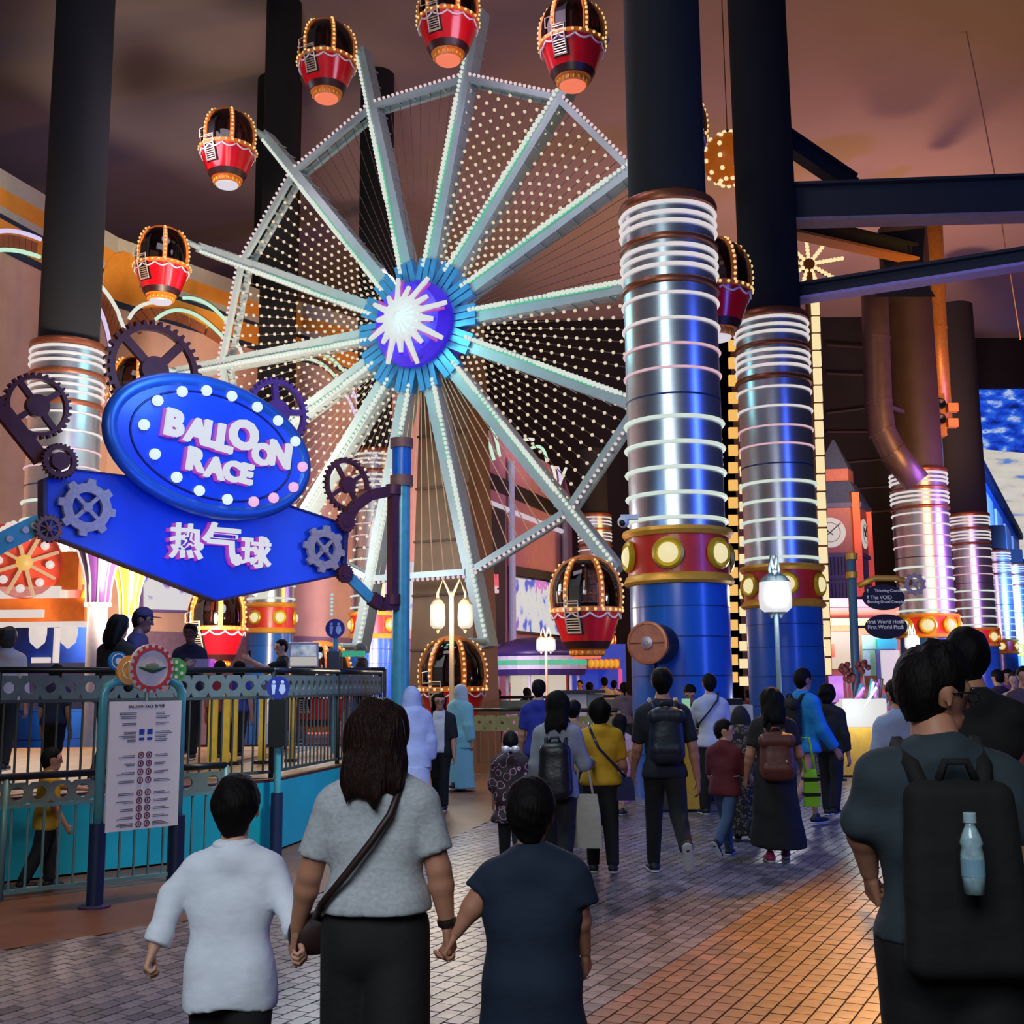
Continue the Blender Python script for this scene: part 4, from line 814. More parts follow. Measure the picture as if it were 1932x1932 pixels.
# ------------------------------------------------------------------ entrance sign
DZ_ = 0.73; S0 = V(-4.74, 11.5, 0); SU = unit(V(2.70, 2.50, 0)); SX = frame(S0, SU, V(0, 0, 1)); SXi = np.linalg.inv(SX); SN = SX[:3, 2]
def sl(px, py, off=0.0):
    r = ray(px, py); t = (S0+SN*off-C0).dot(SN)/r.dot(SN); p = C0+r*t; q = SXi[:3, :3] @ p+SXi[:3, 3]; return q[0], q[1]
def spt(px, py, off=0.0): q = sl(px, py, off); return SX[:3, :3] @ V(q[0], q[1], off)+SX[:3, 3]
def crop(x, y): return x/2.927, y/2.927+580
sign = thing('entrance_sign', 'blue entrance sign reading BALLOON RACE on an oval above a blue banner', 'sign', spt(370, 1100)*V(1, 1, 0))
SBL = M('sign_blue', (16, 62, 190), 0.35, noise=0.15, ns=3, coat=0.3); SRIM = M('sign_rim', (58, 44, 84), 0.5, noise=0.15); SBR = M('sign_oval_rim', (40, 90, 170), 0.35, 0.3, noise=0.1); RUST = M('iron_dark', (92, 38, 44), 0.55, 0.3, noise=0.25, ns=10); PGEAR = M('gear_pale', (176, 150, 146), 0.6, noise=0.2, ns=30); PURG = M('gear_purple', (92, 48, 118), 0.55, noise=0.2); TEAL = M('pipe_teal', (76, 156, 168), 0.35, noise=0.15, coat=0.3); CPR = M('gear_copper', (128, 82, 70), 0.6, 0.2, noise=0.2)
poly = [sl(*p) for p in ((84, 905), (137, 886), (290, 905), (543, 954), (652, 990), (647, 1083), (407, 1133), (150, 1031), (84, 1007))]; poly = poly[::-1]
pan = MB(SX).prism(poly, -0.10, 0.0).build('banner', SBL, sign)
cx = np.mean(poly, 0)
MB(SX).ringprism([tuple(cx+(np.array(p)-cx)*1.015) for p in poly], [tuple(cx+(np.array(p)-cx)*0.985) for p in poly], -0.13, 0.03).build('banner_edge', SRIM, pan)
oc = np.array(sl(405, 843, 0.2)); oa = np.array(sl(405+185*math.cos(R_(20)), 843+185*math.sin(R_(20)), 0.2))-oc; ob = np.array(sl(405+116*math.sin(R_(20)), 843-116*math.cos(R_(20)), 0.2))-oc
ell = lambda k, n=56: [tuple(oc+oa*k*math.cos(t)+ob*k*math.sin(t)) for t in np.arange(n)*2*math.pi/n]
ov = MB(SX).prism(ell(0.95), 0.06, 0.20).build('oval_board', SBL, sign)
MB(SX).tube([V(x, y, 0.15) for x, y in ell(0.97)], 0.085, 8, True).build('oval_rim', SBR, ov, True)
MB(SX).tube([V(x, y, 0.205) for x, y in ell(0.80)], 0.012, 6, True).build('oval_line', M('sign_navy', (8, 20, 90), 0.4), ov, True)
SLED = EM('sign_bulb', (222, 240, 242), 1.0); SLEDM = EM('sign_bulb_pink', (240, 180, 225), 1.0)
for i, p in enumerate([(870, 515), (1005, 465), (1140, 460), (1280, 490), (1420, 550), (1535, 625), (1630, 740), (1670, 880), (1620, 993), (1510, 1052), (1400, 1073), (1255, 1060), (1100, 1012), (975, 938), (855, 810), (795, 648)]):
    q = sl(*crop(*p), 0.22); MB(SX).sph((q[0], q[1], 0.225), 0.062, 14, 8).build('bulb', SLEDM if i in (7, 8, 9, 10) else SLED, ov, True)
LETW = EM('letter_white', (222, 224, 228), 0.9); LETM = EM('letter_magenta', (190, 30, 215), 0.6)
def letter(ch, p, h, off=0.052, parent=ov, z=0.24, side=True, dep=0.07):
    c = crop(*p); q = np.array(sl(*c, z)); hh = np.linalg.norm(np.array(sl(c[0], c[1]+h/2.927/2, z))-np.array(sl(c[0], c[1]-h/2.927/2, z))); v, f = text_mesh(ch, hh, dep, off)
    a = LANG; R = np.array([[math.cos(a), -math.sin(a), 0], [math.sin(a), math.cos(a), 0], [0, 0, 1]]); w = v @ R.T
    o = MB(SX).add(w+V(q[0], q[1], z), f).build('letter', LETW, parent)
    if side: MB(SX).add(w*V(1.03, 1.03, 0.8)+V(q[0]-0.035, q[1]-0.012, z-0.04), f).build('letter_side', LETM, o)
b0, b1 = np.array(sl(*crop(960, 640), 0.2)), np.array(sl(*crop(1545, 810), 0.2)); LANG = math.atan2(b1[1]-b0[1], b1[0]-b0[0])*0.9
for ch, p, h in (('B', (965, 640), 150), ('A', (1085, 682), 138), ('L', (1168, 702), 145), ('L', (1243, 725), 150), ('O', (1345, 705), 168), ('O', (1450, 812), 125), ('N', (1545, 812), 140), ('R', (1085, 842), 128), ('A', (1185, 886), 118), ('C', (1280, 905), 118), ('E', (1362, 920), 112)): letter(ch, p, h)
LANG = 0.0
for ch, p, h in (('热', (1030, 1290), 195), ('气', (1225, 1305), 230), ('球', (1415, 1352), 175)): letter(ch, p, h, 0.016, pan, 0.05, True, 0.06)
lamp('sign_glow', 'AREA', spt(410, 1000, 1.6)+V(0, 0, -0.2), 26, (0.10, 0.22, 1.0), spt(400, 1020, 0), 1.6, 1.2)
lamp('sign_glow', 'AREA', spt(400, 760, 1.2)+V(0, 0, 0.6), 30, (0.15, 0.45, 1.0), spt(405, 850, 0.2), 1.2, 0.6)
def gearpx(name, cpx, rpx, teeth, mat, off, parent, rin=0.72, spokes=4, td=0.14, hub=None, th=0.05, sw=0.16, rot=0.0):
    q = sl(*cpx, off); R = np.linalg.norm(np.array(sl(cpx[0], cpx[1]+rpx, off))-np.array(q)); X = SX @ frame(V(q[0], q[1], off), V(math.cos(rot), math.sin(rot), 0), V(-math.sin(rot), math.cos(rot), 0))
    return MB(X).gear(R, R*rin, teeth, th, spokes, R*(hub or 0.25), td, sw).build(name, mat, parent)
gearpx('pale_gear', crop(480, 1105), 55, 8, PGEAR, 0.06, sign, 0.52, 4, 0.17, 0.16, 0.05, 0.13, 0.3)
gearpx('pale_gear', crop(1790, 1335), 45, 8, PGEAR, 0.06, sign, 0.52, 4, 0.17, 0.16, 0.05, 0.13, 0.3)
gearpx('iron_gear', crop(850, 350), 95, 36, RUST, -0.30, sign, 0.80, 4, 0.09, 0.28, 0.07, 0.17, 0.35)
gearpx('iron_gear', crop(205, 545), 63, 30, RUST, 0.02, sign, 0.80, 4, 0.09, 0.34, 0.07, 0.17, 0.2)
gearpx('iron_gear', crop(328, 850), 34, 26, RUST, 0.12, sign, 0.66, 3, 0.10, 0.50, 0.07, 0.2)
gearpx('iron_gear', crop(1530, 580), 66, 34, PURG, -0.25, sign, 0.80, 4, 0.09, 0.36, 0.07, 0.17, 1.2)
gearpx('iron_gear', (655, 915), 52, 30, RUST, -0.02, sign, 0.80, 4, 0.09, 0.30, 0.06, 0.14, 0.1)
gearpx('iron_gear', (652, 985), 20, 16, RUST, 0.08, sign, 0.5, 3, 0.12, 0.5, 0.06)
gearpx('iron_gear', (650, 1082), 18, 16, RUST, 0.08, sign, 0.5, 3, 0.12, 0.5, 0.06)
gearpx('copper_gear', crop(268, 1222), 27, 18, CPR, 0.10, sign, 0.62, 8, 0.12, 0.2, 0.05, 0.10)
def strap(P, w, th, mat, name, off=0.0, holes=False):
    mb = MB(); Q = [spt(*p, off) for p in P]
    for a, b in zip(Q[:-1], Q[1:]): mb.bar(a, b+(b-a)*0.02, th, w, up=SN) if False else mb.bar(a, b, w, th, up=SN)
    o = mb.build(name, mat, sign)
    return o
strap([(-60, 715), (0, 770), (78, 868)], 0.16, 0.08, RUST, 'brace', 0.02)
strap([(-60, 1058), (0, 1025), (75, 988)], 0.20, 0.06, TEAL, 'brace', 0.02)
for p in ((18, 1017), (48, 1000), (64, 992)): q = sl(*p, 0.06); MB(SX).cyl((q[0], q[1], 0.03), (q[0], q[1], 0.075), 0.035, n=12).build('bolt_hole', M('hole_light', (200, 180, 180), 0.5), sign)
strap([(652, 985), (668, 955), (695, 935), (742, 925)], 0.14, 0.09, RUST, 'brace', 0.05)
strap([(655, 1085), (700, 1130)], 0.13, 0.05, TEAL, 'brace', 0.05); strap([(700, 1128), (718, 1140), (748, 1138)], 0.17, 0.10, RUST, 'clevis', 0.05)
def sign_pole(px, ybase, label, z0=0.0):
    q = sl(px, 1000, 0.0); p = SX[:3, :3] @ V(q[0], 0, 0)+SX[:3, 3]+V(0, 0, z0); zt = spt(px, 828, 0)[2]; zz = lambda y: spt(px, y, 0)[2]-z0
    t = thing('sign_pole', label, 'pole', p)
    MB().cyl(p, p+V(0, 0, zz(912)), 0.115, n=24).build('tube', TEAL, t, auto=40); MB().cyl(p+V(0, 0, zz(912)), p+V(0, 0, zz(835)), 0.125, n=24).build('upper_tube', M('pole_blue', (30, 92, 170), 0.35), t, auto=40)
    for y0, y1 in ((846, 828), (918, 898)): MB().cyl(p+V(0, 0, zz(y0)), p+V(0, 0, zz(y1)), 0.15, n=24).build('collar', CPR, t, auto=40)
    b = p-SU*0.17+SN*0.05; MB().bar(b+V(0, 0, zz(1140)), b+V(0, 0, zz(925)), 0.10, 0.12, up=SN).build('hinge_bar', RUST, t)
    for y in (930, 1135): MB().cyl(b+V(0, 0, zz(y)-0.05), b+V(0, 0, zz(y)+0.08), 0.10, n=16).build('hinge', RUST, t, auto=40)
    MB().lathe([(0.24, 0), (0.24, 0.02), (0.13, 0.04)], p, 24).build('foot_plate', SRIM, t)
sign_pole(757, 1400, 'teal pole carrying the right end of the balloon race sign')
sign_pole(-75, 1700, 'teal pole carrying the left end of the balloon race sign, outside the frame', DZ_)
# ------------------------------------------------------------------ platform and railings
TQ = M('skirt_teal', (14, 146, 168), 0.45, noise=0.12, ns=3); DECK = M('deck_tan', (176, 122, 60), 0.5, noise=0.2, ns=5, stretch=(1, 0.2, 1)); RAILB = M('rail_black', (16, 18, 20), 0.35, noise=0.1); RAILG = M('rail_grey', (104, 116, 112), 0.45, 0.2, noise=0.15, ns=8); BARG = M('bar_teal_grey', (92, 132, 138), 0.45, 0.2, noise=0.12); BARD = M('bar_dark', (66, 72, 68), 0.5, 0.2, noise=0.15)
PP = [(-7.5, 7.4), (-4.5, 9.93), (-2.42, 11.72), (-2.05, 13.7), (-1.75, 15.6), (-1.7, 17.0)]
DZ = 0.73
plat = thing('boarding_platform', 'raised teal sided boarding platform with tan deck under the wheel', 'platform', (-5, 13, 0))
dp = PP+[(-3.6, 18.2), (-12, 18.2), (-12, 7.4)]
MB().prism(dp, 0.02, DZ-0.04).build('skirt', TQ, plat); MB().prism([(x-0.0, y) for x, y in dp], DZ-0.04, DZ-0.012).build('deck_edge', M('deck_edge', (64, 22, 26), 0.5), plat)
for i in range(8):
    a = np.array(PP[2:])-np.array([0.03+i*0.155, -0.012]); b = a-np.array([0.145, 0]); m = len(a)
    MB().prism([tuple(x) for x in a]+[tuple(x) for x in b[::-1]], DZ-0.012, DZ).build('deck_board', DECK, plat)
MB().prism([(-11.9, 7.5), (-7.5, 7.5), (-4.5, 10.0), (-3.75, 11.7), (-3.3, 17), (-3.6, 18.1), (-11.9, 18.1)], DZ-0.012, DZ-0.003).build('deck', DECK, plat)
_bars = {}
def vbar(r, L, mat):
    k = (round(r, 4), round(L, 3), mat.name)
    if k not in _bars: o = MB().cyl((0, 0, 0), (0, 0, L), r, n=6).build('bar', mat, None); _bars[k] = o.data; bpy.data.objects.remove(o)
    return _bars[k]
def railing(name, label, P, z0, h, panel=(0.80, 0.98), sp=0.13, barm=BARD, panm=RAILG, posts=0.9, hole=0.055, hole_sp=0.165, rail=0.03, group=None):
    t = thing(name, label, 'railing', (P[0][0], P[0][1], z0), group=group)
    for (x0, y0), (x1, y1) in zip(P[:-1], P[1:]):
        a, b = V(x0, y0, z0), V(x1, y1, z0); L = np.linalg.norm(b-a); u = (b-a)/L; X = frame(a, u, V(0, 0, 1))
        MB().box(*[(a+b)/2+V(0, 0, h), (0.01, 0.01, 0.01)]) if False else None
        MB().cyl(a+V(0, 0, h), b+V(0, 0, h), rail, n=10).build('top_rail', RAILB, t, True); MB().bar(a+V(0, 0, 0.06), b+V(0, 0, 0.06), 0.035, 0.03, up=V(0, 0, 1)).build('bottom_rail', barm, t)
        if panel:
            p0, p1 = panel; n = max(1, int(L/hole_sp)); w = L/n; mb = MB(X); zc = (p0+p1)/2; hh = (p1-p0)/2
            for i in range(n):
                c = (i+0.5)*w; out = []; inn = []
                for q in range(16):
                    an = 2*math.pi*(q+0.5)/16; ca, sa = math.cos(an), math.sin(an); k = min(w/2/max(abs(ca), 1e-6), hh/max(abs(sa), 1e-6)); out.append((c+ca*k, zc+sa*k)); inn.append((c+ca*hole, zc+sa*hole))
                if hole: mb.ringprism(out, inn, -0.012, 0.012)
            if not hole: mb.box((L/2, zc, 0), (L, 2*hh, 0.024))
            mb.build('panel', panm, t); MB().bar(a+V(0, 0, p0-0.015), b+V(0, 0, p0-0.015), 0.035, 0.03, up=V(0, 0, 1)).build('middle_rail', barm, t)
        top = (panel[0]-0.02 if panel else h); me = vbar(0.011, top-0.06, barm)
        for i in range(int(L/sp)):
            o = bpy.data.objects.new('bar', me); link(o, t); p = a+u*(i+0.5)*sp; o.location = V(p[0], p[1], z0+0.06)
        for q in np.arange(0, L+0.01, L/max(1, round(L/posts/1.6))): p = a+u*q; MB().cyl(p, p+V(0, 0, h), 0.026, n=10).build('post', barm, t, True)
    return t
railing('queue_railing', 'front queue railing with round holes in its panel, behind the notice board', [(-6.2, 7.52), (-2.98, 10.11), (-2.60, 10.42)], 0.0, 0.95, (0.73, 0.90), 0.125, BARG, RAILG, 0.9, 0.055, 0.17)
railing('platform_railing', 'dark railing along the edge of the raised platform', [(-7.4, 7.55), (-4.5, 10.0), (-2.47, 11.75), (-2.10, 13.7), (-1.80, 15.5)], DZ, 1.08, (0.82, 1.03), 0.115, BARD, RAILG, 0.9, 0.05, 0.17)
railing('platform_railing', 'inner railing on the platform near the laptop screen', [(-4.8, 16.9), (-1.9, 16.9)], DZ, 1.15, (0.85, 1.08), 0.12, BARD, RAILG, 0.9, 0.03, 0.17)
FENO = M('fence_olive', (116, 118, 84), 0.5, noise=0.2, ns=6)
railing('far_railing', 'olive panelled railing behind the walking crowd under the wheel', [(-0.92, 20.5), (0.3, 20.1), (1.72, 18.9)], 0, 1.2, (0.86, 1.10), 0.14, FENO, FENO, 0.9, 0.03, 0.2, 0.035)
railing('far_railing', 'second railing beyond the olive panelled railing', [(-1.6, 25.6), (4.2, 25.6)], 0, 1.35, (1.0, 1.28), 0.2, FENO, FENO, 1.2, 0.0, 0.3, 0.035)
YEL = M('ride_yellow', (214, 164, 44), 0.5, noise=0.15)
for i, (px, w) in enumerate(((404, 16), (428, 14), (446, 8), (497, 14), (514, 8), (552, 10))):
    p = at(px, 1300, 13.4+0.15*i); t = thing('yellow_gate_post', ['wide yellow gate post beside the notice board', 'second yellow gate post from the notice board', 'thin yellow gate post, third from the board', 'yellow gate post left of the black turnstile box', 'thin yellow gate post next to the turnstile box', 'yellow gate post right of the turnstile box'][i], 'post', V(p[0], p[1], DZ), group='yellow gate posts on the platform')
    MB().box(V(p[0], p[1], DZ+0.42), (w*13.4/FPX, 0.05, 0.84)).build('post_body', YEL, t); MB().box(V(p[0], p[1], DZ+0.02), (w*13.4/FPX+0.08, 0.14, 0.04)).build('post_foot', RAILB, t)
# ------------------------------------------------------------------ notice board
nb = thing('notice_board', 'white printed ride notice board on two teal posts with coloured discs on top', 'notice board', V(-2.95, 9.15, 0))
pL, pR = gnd(178, 1712), gnd(330, 1688); NU = unit(V(pR[0]-pL[0], pR[1]-pL[1], 0)); NX = frame(pL, NU, V(0, 0, 1)); NL = np.linalg.norm(pR-pL); NVY = M('sleeve_navy', (14, 34, 70), 0.5, noise=0.15); WHT = M('board_white', (232, 230, 222), 0.5, noise=0.03)
for p in (pL, pR):
    MB().cyl(p, p+V(0, 0, 0.62), 0.062, n=16).build('post_sleeve', NVY, nb, auto=40)
MB().tube([pL+V(0, 0, 0.6), pL+V(0, 0, 1.60), pL+V(0, 0, 1.66)+NU*0.03, pL+V(0, 0, 1.70)+NU*0.1, pR+V(0, 0, 1.70)-NU*0.1, pR+V(0, 0, 1.66)-NU*0.03, pR+V(0, 0, 1.60), pR+V(0, 0, 0.6)], 0.037, 12).build('frame_tube', TEAL, nb, True)
MB().lathe([(0.12, 0), (0.12, 0.015), (0.07, 0.02)], pL, 20).build('post_foot', SRIM, nb); MB().lathe([(0.12, 0), (0.12, 0.015), (0.07, 0.02)], pR, 20).build('post_foot', SRIM, nb)
bd = MB(NX).box((NL/2, 1.045, 0.045), (NL-0.06, 0.99, 0.02)).build('board', WHT, nb)
PRG = M('print_grey', (110, 104, 104), 0.7, noise=0.1); PRR = M('print_maroon', (110, 40, 70), 0.7); PRB = M('print_blue', (30, 70, 170), 0.7)
put_text('BALLOON RACE 热气球', 0.028, NX @ frame(V(NL/2, 1.50, 0.056), V(1, 0, 0), V(0, 1, 0)), M('print_dark', (60, 30, 40), 0.7), bd, 'print_title', 0.003, 0.01)
pr = MB(NX); rg = random.Random(2)
for i, y in enumerate([1.45, 1.42, 1.37]+[1.30, 1.27, 1.24]+[1.12-0.065*k for k in range(4)]+[0.83-0.06*k for k in range(5)]+[0.60]):
    for s_ in (-1, 1):
        for k in range(2): w = rg.uniform(0.07, 0.15); pr.box((NL/2+s_*(0.085+w/2), y-0.012*k, 0.0565), (w, 0.006, 0.001))
pr.build('print_lines', PRG, bd, kind='stuff'); ic = MB(NX); ib = MB(NX)
for y in [1.12-0.065*k for k in range(4)]+[0.83-0.06*k for k in range(5)]:
    for s_ in (-1, 1): ic.tube([V(NL/2+s_*0.035+0.022*math.cos(a), y+0.022*math.sin(a), 0.057) for a in np.arange(14)*2*math.pi/14], 0.005, 4, True); ic.box((NL/2+s_*0.035, y, 0.0565), (0.012, 0.022, 0.001))
for y in (1.30, 1.245):
    for s_ in (-1, 1): ib.box((NL/2+s_*0.035, y, 0.0565), (0.045, 0.042 if y > 1.27 else 0.02, 0.001))
ic.build('print_icons', PRR, bd, kind='stuff'); ib.build('print_blue_icons', PRB, bd, kind='stuff')
def disc(x, y, r, mat, name, z=0.0, th=0.03, par=nb): return MB(NX).lathe([(r, 0), (r, th)], (x, y, z), 36, True, (0, 0, 1)).build(name, mat, par, auto=40)
gx = NL/2+0.03; gy = 1.80
rd = disc(gx, gy, 0.195, M('disc_white', (214, 208, 204), 0.5), 'main_disc', 0.03); MB(NX @ frame(V(gx, gy, 0.065), V(1, 0, 0), V(0, 1, 0))).gear(0.19, 0.145, 20, 0.008, 0, 0.01, 0.13).build('red_gear_ring', M('disc_red', (196, 62, 40), 0.5), rd)
MB(NX).tube([V(gx-0.125, gy+0.01, 0.066), V(gx-0.06, gy-0.005, 0.066), V(gx, gy-0.015, 0.066), V(gx+0.06, gy-0.005, 0.066), V(gx+0.125, gy+0.01, 0.066)], [0.003, 0.016, 0.024, 0.016, 0.003], 8).build('green_emblem', M('emblem_green', (40, 92, 62), 0.5), rd); MB(NX).sph((gx, gy+0.022, 0.064), 0.06, 12, 6, (1, 0.42, 0.1)).build('emblem_top', M('emblem_grey', (140, 140, 130), 0.5), rd)
bdsc = disc(gx-0.275, gy+0.055, 0.075, M('disc_blue', (30, 132, 206), 0.5), 'blue_disc', 0.0); MB(NX).lathe([(0.026, 0), (0.026, 0.006)], (gx-0.275, gy+0.055, 0.03), 20, True, (0, 0, 1)).build('disc_centre', WHT, bdsc); MB(NX).tube([V(gx-0.275+0.055*math.cos(a), gy+0.055+0.055*math.sin(a), 0.032) for a in np.arange(20)*2*math.pi/20], 0.004, 4, True).build('disc_ring', WHT, bdsc)
od = disc(gx-0.175, gy-0.015, 0.115, M('disc_orange', (226, 160, 62), 0.5), 'orange_disc', 0.012); MB(NX).tube([V(gx-0.175+0.07*math.cos(a), gy-0.015+0.07*math.sin(a), 0.044) for a in np.arange(24)*2*math.pi/24], 0.004, 4, True).build('disc_ring', WHT, od)
gd = disc(gx+0.235, gy-0.01, 0.095, M('disc_green', (80, 176, 66), 0.5), 'green_disc', 0.0)
mb = MB(NX)
for i, (a, b_) in enumerate(((0, 0), (0.05, 0.03), (-0.05, 0.03), (0.0, 0.06), (0.0, -0.06), (0.05, -0.03), (-0.05, -0.03))): mb.lathe([(0.014, 0), (0.014, 0.004)], (gx+0.235+a, gy-0.01+b_, 0.03), 12, True, (0, 0, 1))
mb.build('white_dots', WHT, gd, kind='stuff')
# ------------------------------------------------------------------ restroom signs
def restroom(px, yc, Y, z0, label, rpx, box=True, sleeve=True):
    p = at(px, 1290, Y); p = V(p[0], Y, z0); zc = at(px, yc, Y)[2]; r = rpx*Y/FPX; t = thing('restroom_sign', label, 'sign', p); X = frame(V(p[0], Y-0.05, zc), V(1, 0.25, 0), V(0, 0, 1))
    MB().cyl(p, V(p[0], Y, zc), 0.035, n=12).build('post', TEAL, t, auto=40)
    if sleeve: MB().cyl(p, p+V(0, 0, 0.6), 0.06, n=14).build('post_sleeve', NVY, t, auto=40)
    if box: MB().box(V(p[0], Y-0.02, zc-rpx*3.1*Y/FPX), (0.17, 0.12, 0.46)).build('device_box', RAILB, t)
    d = MB(X).lathe([(r, -0.03), (r, 0.0)], (0, 0, 0), 32, True, (0, 0, 1)).build('disc', M('restroom_blue', (30, 46, 140), 0.4), t, auto=40); w = M('restroom_white', (190, 200, 235), 0.5)
    for s_ in (-0.4, 0.35): MB(X).sph((s_*r, 0.45*r, 0.004), 0.16*r, 10, 6, (1, 1, 0.2)).add([(s_*r-0.2*r, 0.25*r, 0.004), (s_*r+0.2*r, 0.25*r, 0.004), (s_*r+(0.3 if s_ > 0 else 0.13)*r, -0.25*r, 0.004), (s_*r+0.1*r, -0.6*r, 0.004), (s_*r-0.1*r, -0.6*r, 0.004), (s_*r-(0.3 if s_ > 0 else 0.13)*r, -0.25*r, 0.004)], [(5, 4, 3, 2, 1, 0)]).build('figure_icon', w, d)
    return t, p, zc
restroom(527, 1297, 11.55, 0, 'dark blue round restroom sign on a teal post in front of the teal skirt', 21)
t, p, zc = restroom(632, 1186, 15.9, DZ, 'lit blue round restroom sign standing on the platform', 18, False, False)
for k in range(6): MB().sph(V(p[0]-0.06, p[1], zc+0.2+0.055*k), 0.02, 8, 6).build('bulb', EM('cyan_bulb', (150, 230, 240), 0.9), t, True)
# platform desk things
t = thing('laptop_screen', 'open white display screen standing on the inner railing', 'screen', at(573, 1256, 15.5)); X = frame(at(573, 1235, 15.5), V(1, 0.1, 0.0), V(0, -0.15, 1)); MB(X).box((0, 0, 0), (0.40, 0.33, 0.02)).build('lid', M('laptop_white', (190, 190, 196), 0.4), t); MB(X).box((0, 0.06, 0.012), (0.34, 0.15, 0.005)).build('picture', screen_mat('laptop_picture', [(0.3, (60, 90, 140)), (0.6, (190, 200, 215))], 6), t); MB(X).box((0, -0.09, 0.012), (0.36, 0.12, 0.005)).build('keyboard', EM('laptop_pale', (220, 214, 206), 0.6), t); MB(X).box((0, -0.24, -0.05), (0.3, 0.18, 0.1)).build('stand', RAILB, t)
t = thing('desk_box', 'grey box with glowing violet edge in front of the ride attendant', 'box', at(370, 1250, 14.4)); c_, s_ = pbox(352, 1243, 396, 1262, 14.4, 0.2); MB().box(c_, s_).build('case', M('box_grey', (150, 146, 170), 0.5), t); MB().box(c_+V(s_[0]/2, 0, 0), (0.03, 0.2, s_[2])).build('edge_light', EM('violet_edge', (200, 90, 230), 0.7), t)
t = thing('green_bar_light', 'green glowing bar beside the black turnstile box', 'light', at(662, 1234, 15.6)); MB().box(*pbox(645, 1228, 688, 1239, 15.6, 0.08)).build('tube', EM('green_bar', (40, 190, 140), 0.6), t); MB().box(*pbox(640, 1239, 646, 1262, 15.6, 0.05)).build('stem', RAILB, t)
t = thing('turnstile_box', 'black turnstile box under the lit restroom sign', 'turnstile', at(628, 1245, 15.6)); MB().box(*pbox(616, 1229, 640, 1262, 15.65, 0.2)).build('case', RAILB, t); MB().box(*pbox(620, 1225, 636, 1229, 15.66, 0.18)).build('lid', M('pole_blue', (30, 92, 170)), t)
# ------------------------------------------------------------------ beams, ducts and fittings under the roof at right
BEAM = M('beam_navy', (12, 16, 34), 0.6, noise=0.2); FLA = M('beam_flange_lit', (120, 100, 120), 0.5, noise=0.2); DUCT = M('duct_grey', (96, 78, 86), 0.4, 0.5, noise=0.2, ns=3); PIPO = M('pipe_ochre', (190, 130, 50), 0.4, 0.3, noise=0.2)  # paler beam flange: light on the underside put into its colour
def beam(label, a, b, h, w, fl=True, mat=BEAM, flm=FLA):
    a, b = np.asarray(a), np.asarray(b); t = thing('roof_beam', label, 'beam', a, group='dark beams under the roof'); mb = MB()
    u = V(0, 0, 1); mb.bar(a, b, w*0.3, h, up=u); mb.build('web', mat, t)
    MB().bar(a+V(0, 0, h/2), b+V(0, 0, h/2), w, 0.06, up=u).build('top_flange', mat, t)
    MB().bar(a-V(0, 0, h/2), b-V(0, 0, h/2), w, 0.06, up=u).build('bottom_flange', flm if fl else mat, t)
    return t
beam('thick dark beam running right from the second column, upper of two', at(1485, 388, 22.6), at(2010, 372, 21), 0.78, 0.5)
beam('thin dark beam with pale underside, lower of the two beams at right', at(1495, 556, 22.6), at(2010, 476, 20), 0.30, 0.4, flm=M('flange_violet_lit', (150, 130, 190), 0.5))  # violet light along the underside painted into the flange colour
beam('short slanting brace above the thick beam', at(1480, 262, 22.9), at(1612, 352, 23.4), 0.42, 0.3, False)
beam('slanting beam with orange lit edge between the two long beams', at(1490, 425, 23.2), at(1720, 478, 27), 0.36, 0.4, True, BEAM, M('flange_orange_lit', (190, 120, 60), 0.5))  # orange light on the lower edge painted into the flange colour
t = thing('beam_joint', 'black gusset joint where the beams meet at right', 'joint', at(1700, 490, 27)); MB().add([at(1650, 440, 26.9), at(1745, 430, 26.9), at(1740, 520, 26.9), at(1765, 560, 26.9), at(1650, 560, 26.9), at(1672, 510, 26.9)]+[at(1650, 440, 27.4), at(1745, 430, 27.4), at(1740, 520, 27.4), at(1765, 560, 27.4), at(1650, 560, 27.4), at(1672, 510, 27.4)], [(0, 1, 2, 3, 4, 5), (11, 10, 9, 8, 7, 6)]+[(i, 6+i, 6+(i+1) % 6, (i+1) % 6) for i in range(6)]).build('plate', BEAM, t); MB().cyl(at(1700, 470, 26.8), at(1700, 470, 27.5), 0.2, n=12).build('bolt', BEAM, t)
def duct(label, P, r, mat, Y):
    t = thing('air_duct', label, 'duct', at(*P[-1], Y), group='ducts by the orange lit column'); c3 = V(*colpx(1757, 40), at(*P[2], Y)[2]); c3 = c3+unit(at(*P[2], Y)-c3)*0.84; MB().bar(at(*P[2], Y), c3, 0.12).build('bracket', mat, t); Q = [at(x, y, Y) for x, y in P]; MB().tube(Q, r, 20).build('pipe', mat, t, True)
    for q, q2 in zip(Q[1:-1:1], Q[2::1]): MB().cyl(q-unit(q2-q)*0.04, q+unit(q2-q)*0.04, r*1.06, n=20).build('joint_ring', mat, t)
duct('dull grey duct that bends toward the orange lit column', [(1650, 540), (1653, 640), (1657, 760), (1664, 815), (1685, 855), (1730, 910)], 0.46, DUCT, 38)
duct('ochre lit vertical pipe above the speakers', [(1760, 420), (1764, 520), (1768, 620), (1778, 790)], 0.36, PIPO, 42)  # ochre is the orange light on the pipe put into its colour
t = thing('speaker_cluster', 'ochre speaker box with two round black speakers by the vertical pipe', 'speaker', at(1782, 790, 41)); MB().box(*pbox(1758, 742, 1782, 822, 41, 0.6)).build('box', PIPO, t)
for y in (762, 791):
    c = at(1774, y, 40.9); MB().lathe([(0.20, -0.1), (0.21, 0.05), (0.17, 0.06), (0.05, 0.0)], c, 20, True, (0, -1, 0.1)).build('driver', RAILB, t); MB().box(*pbox(1790, y-2, 1808, y+14, 40.8, 0.3)).build('floodlight', M('flood_yellow', (220, 150, 60), 0.5), t)
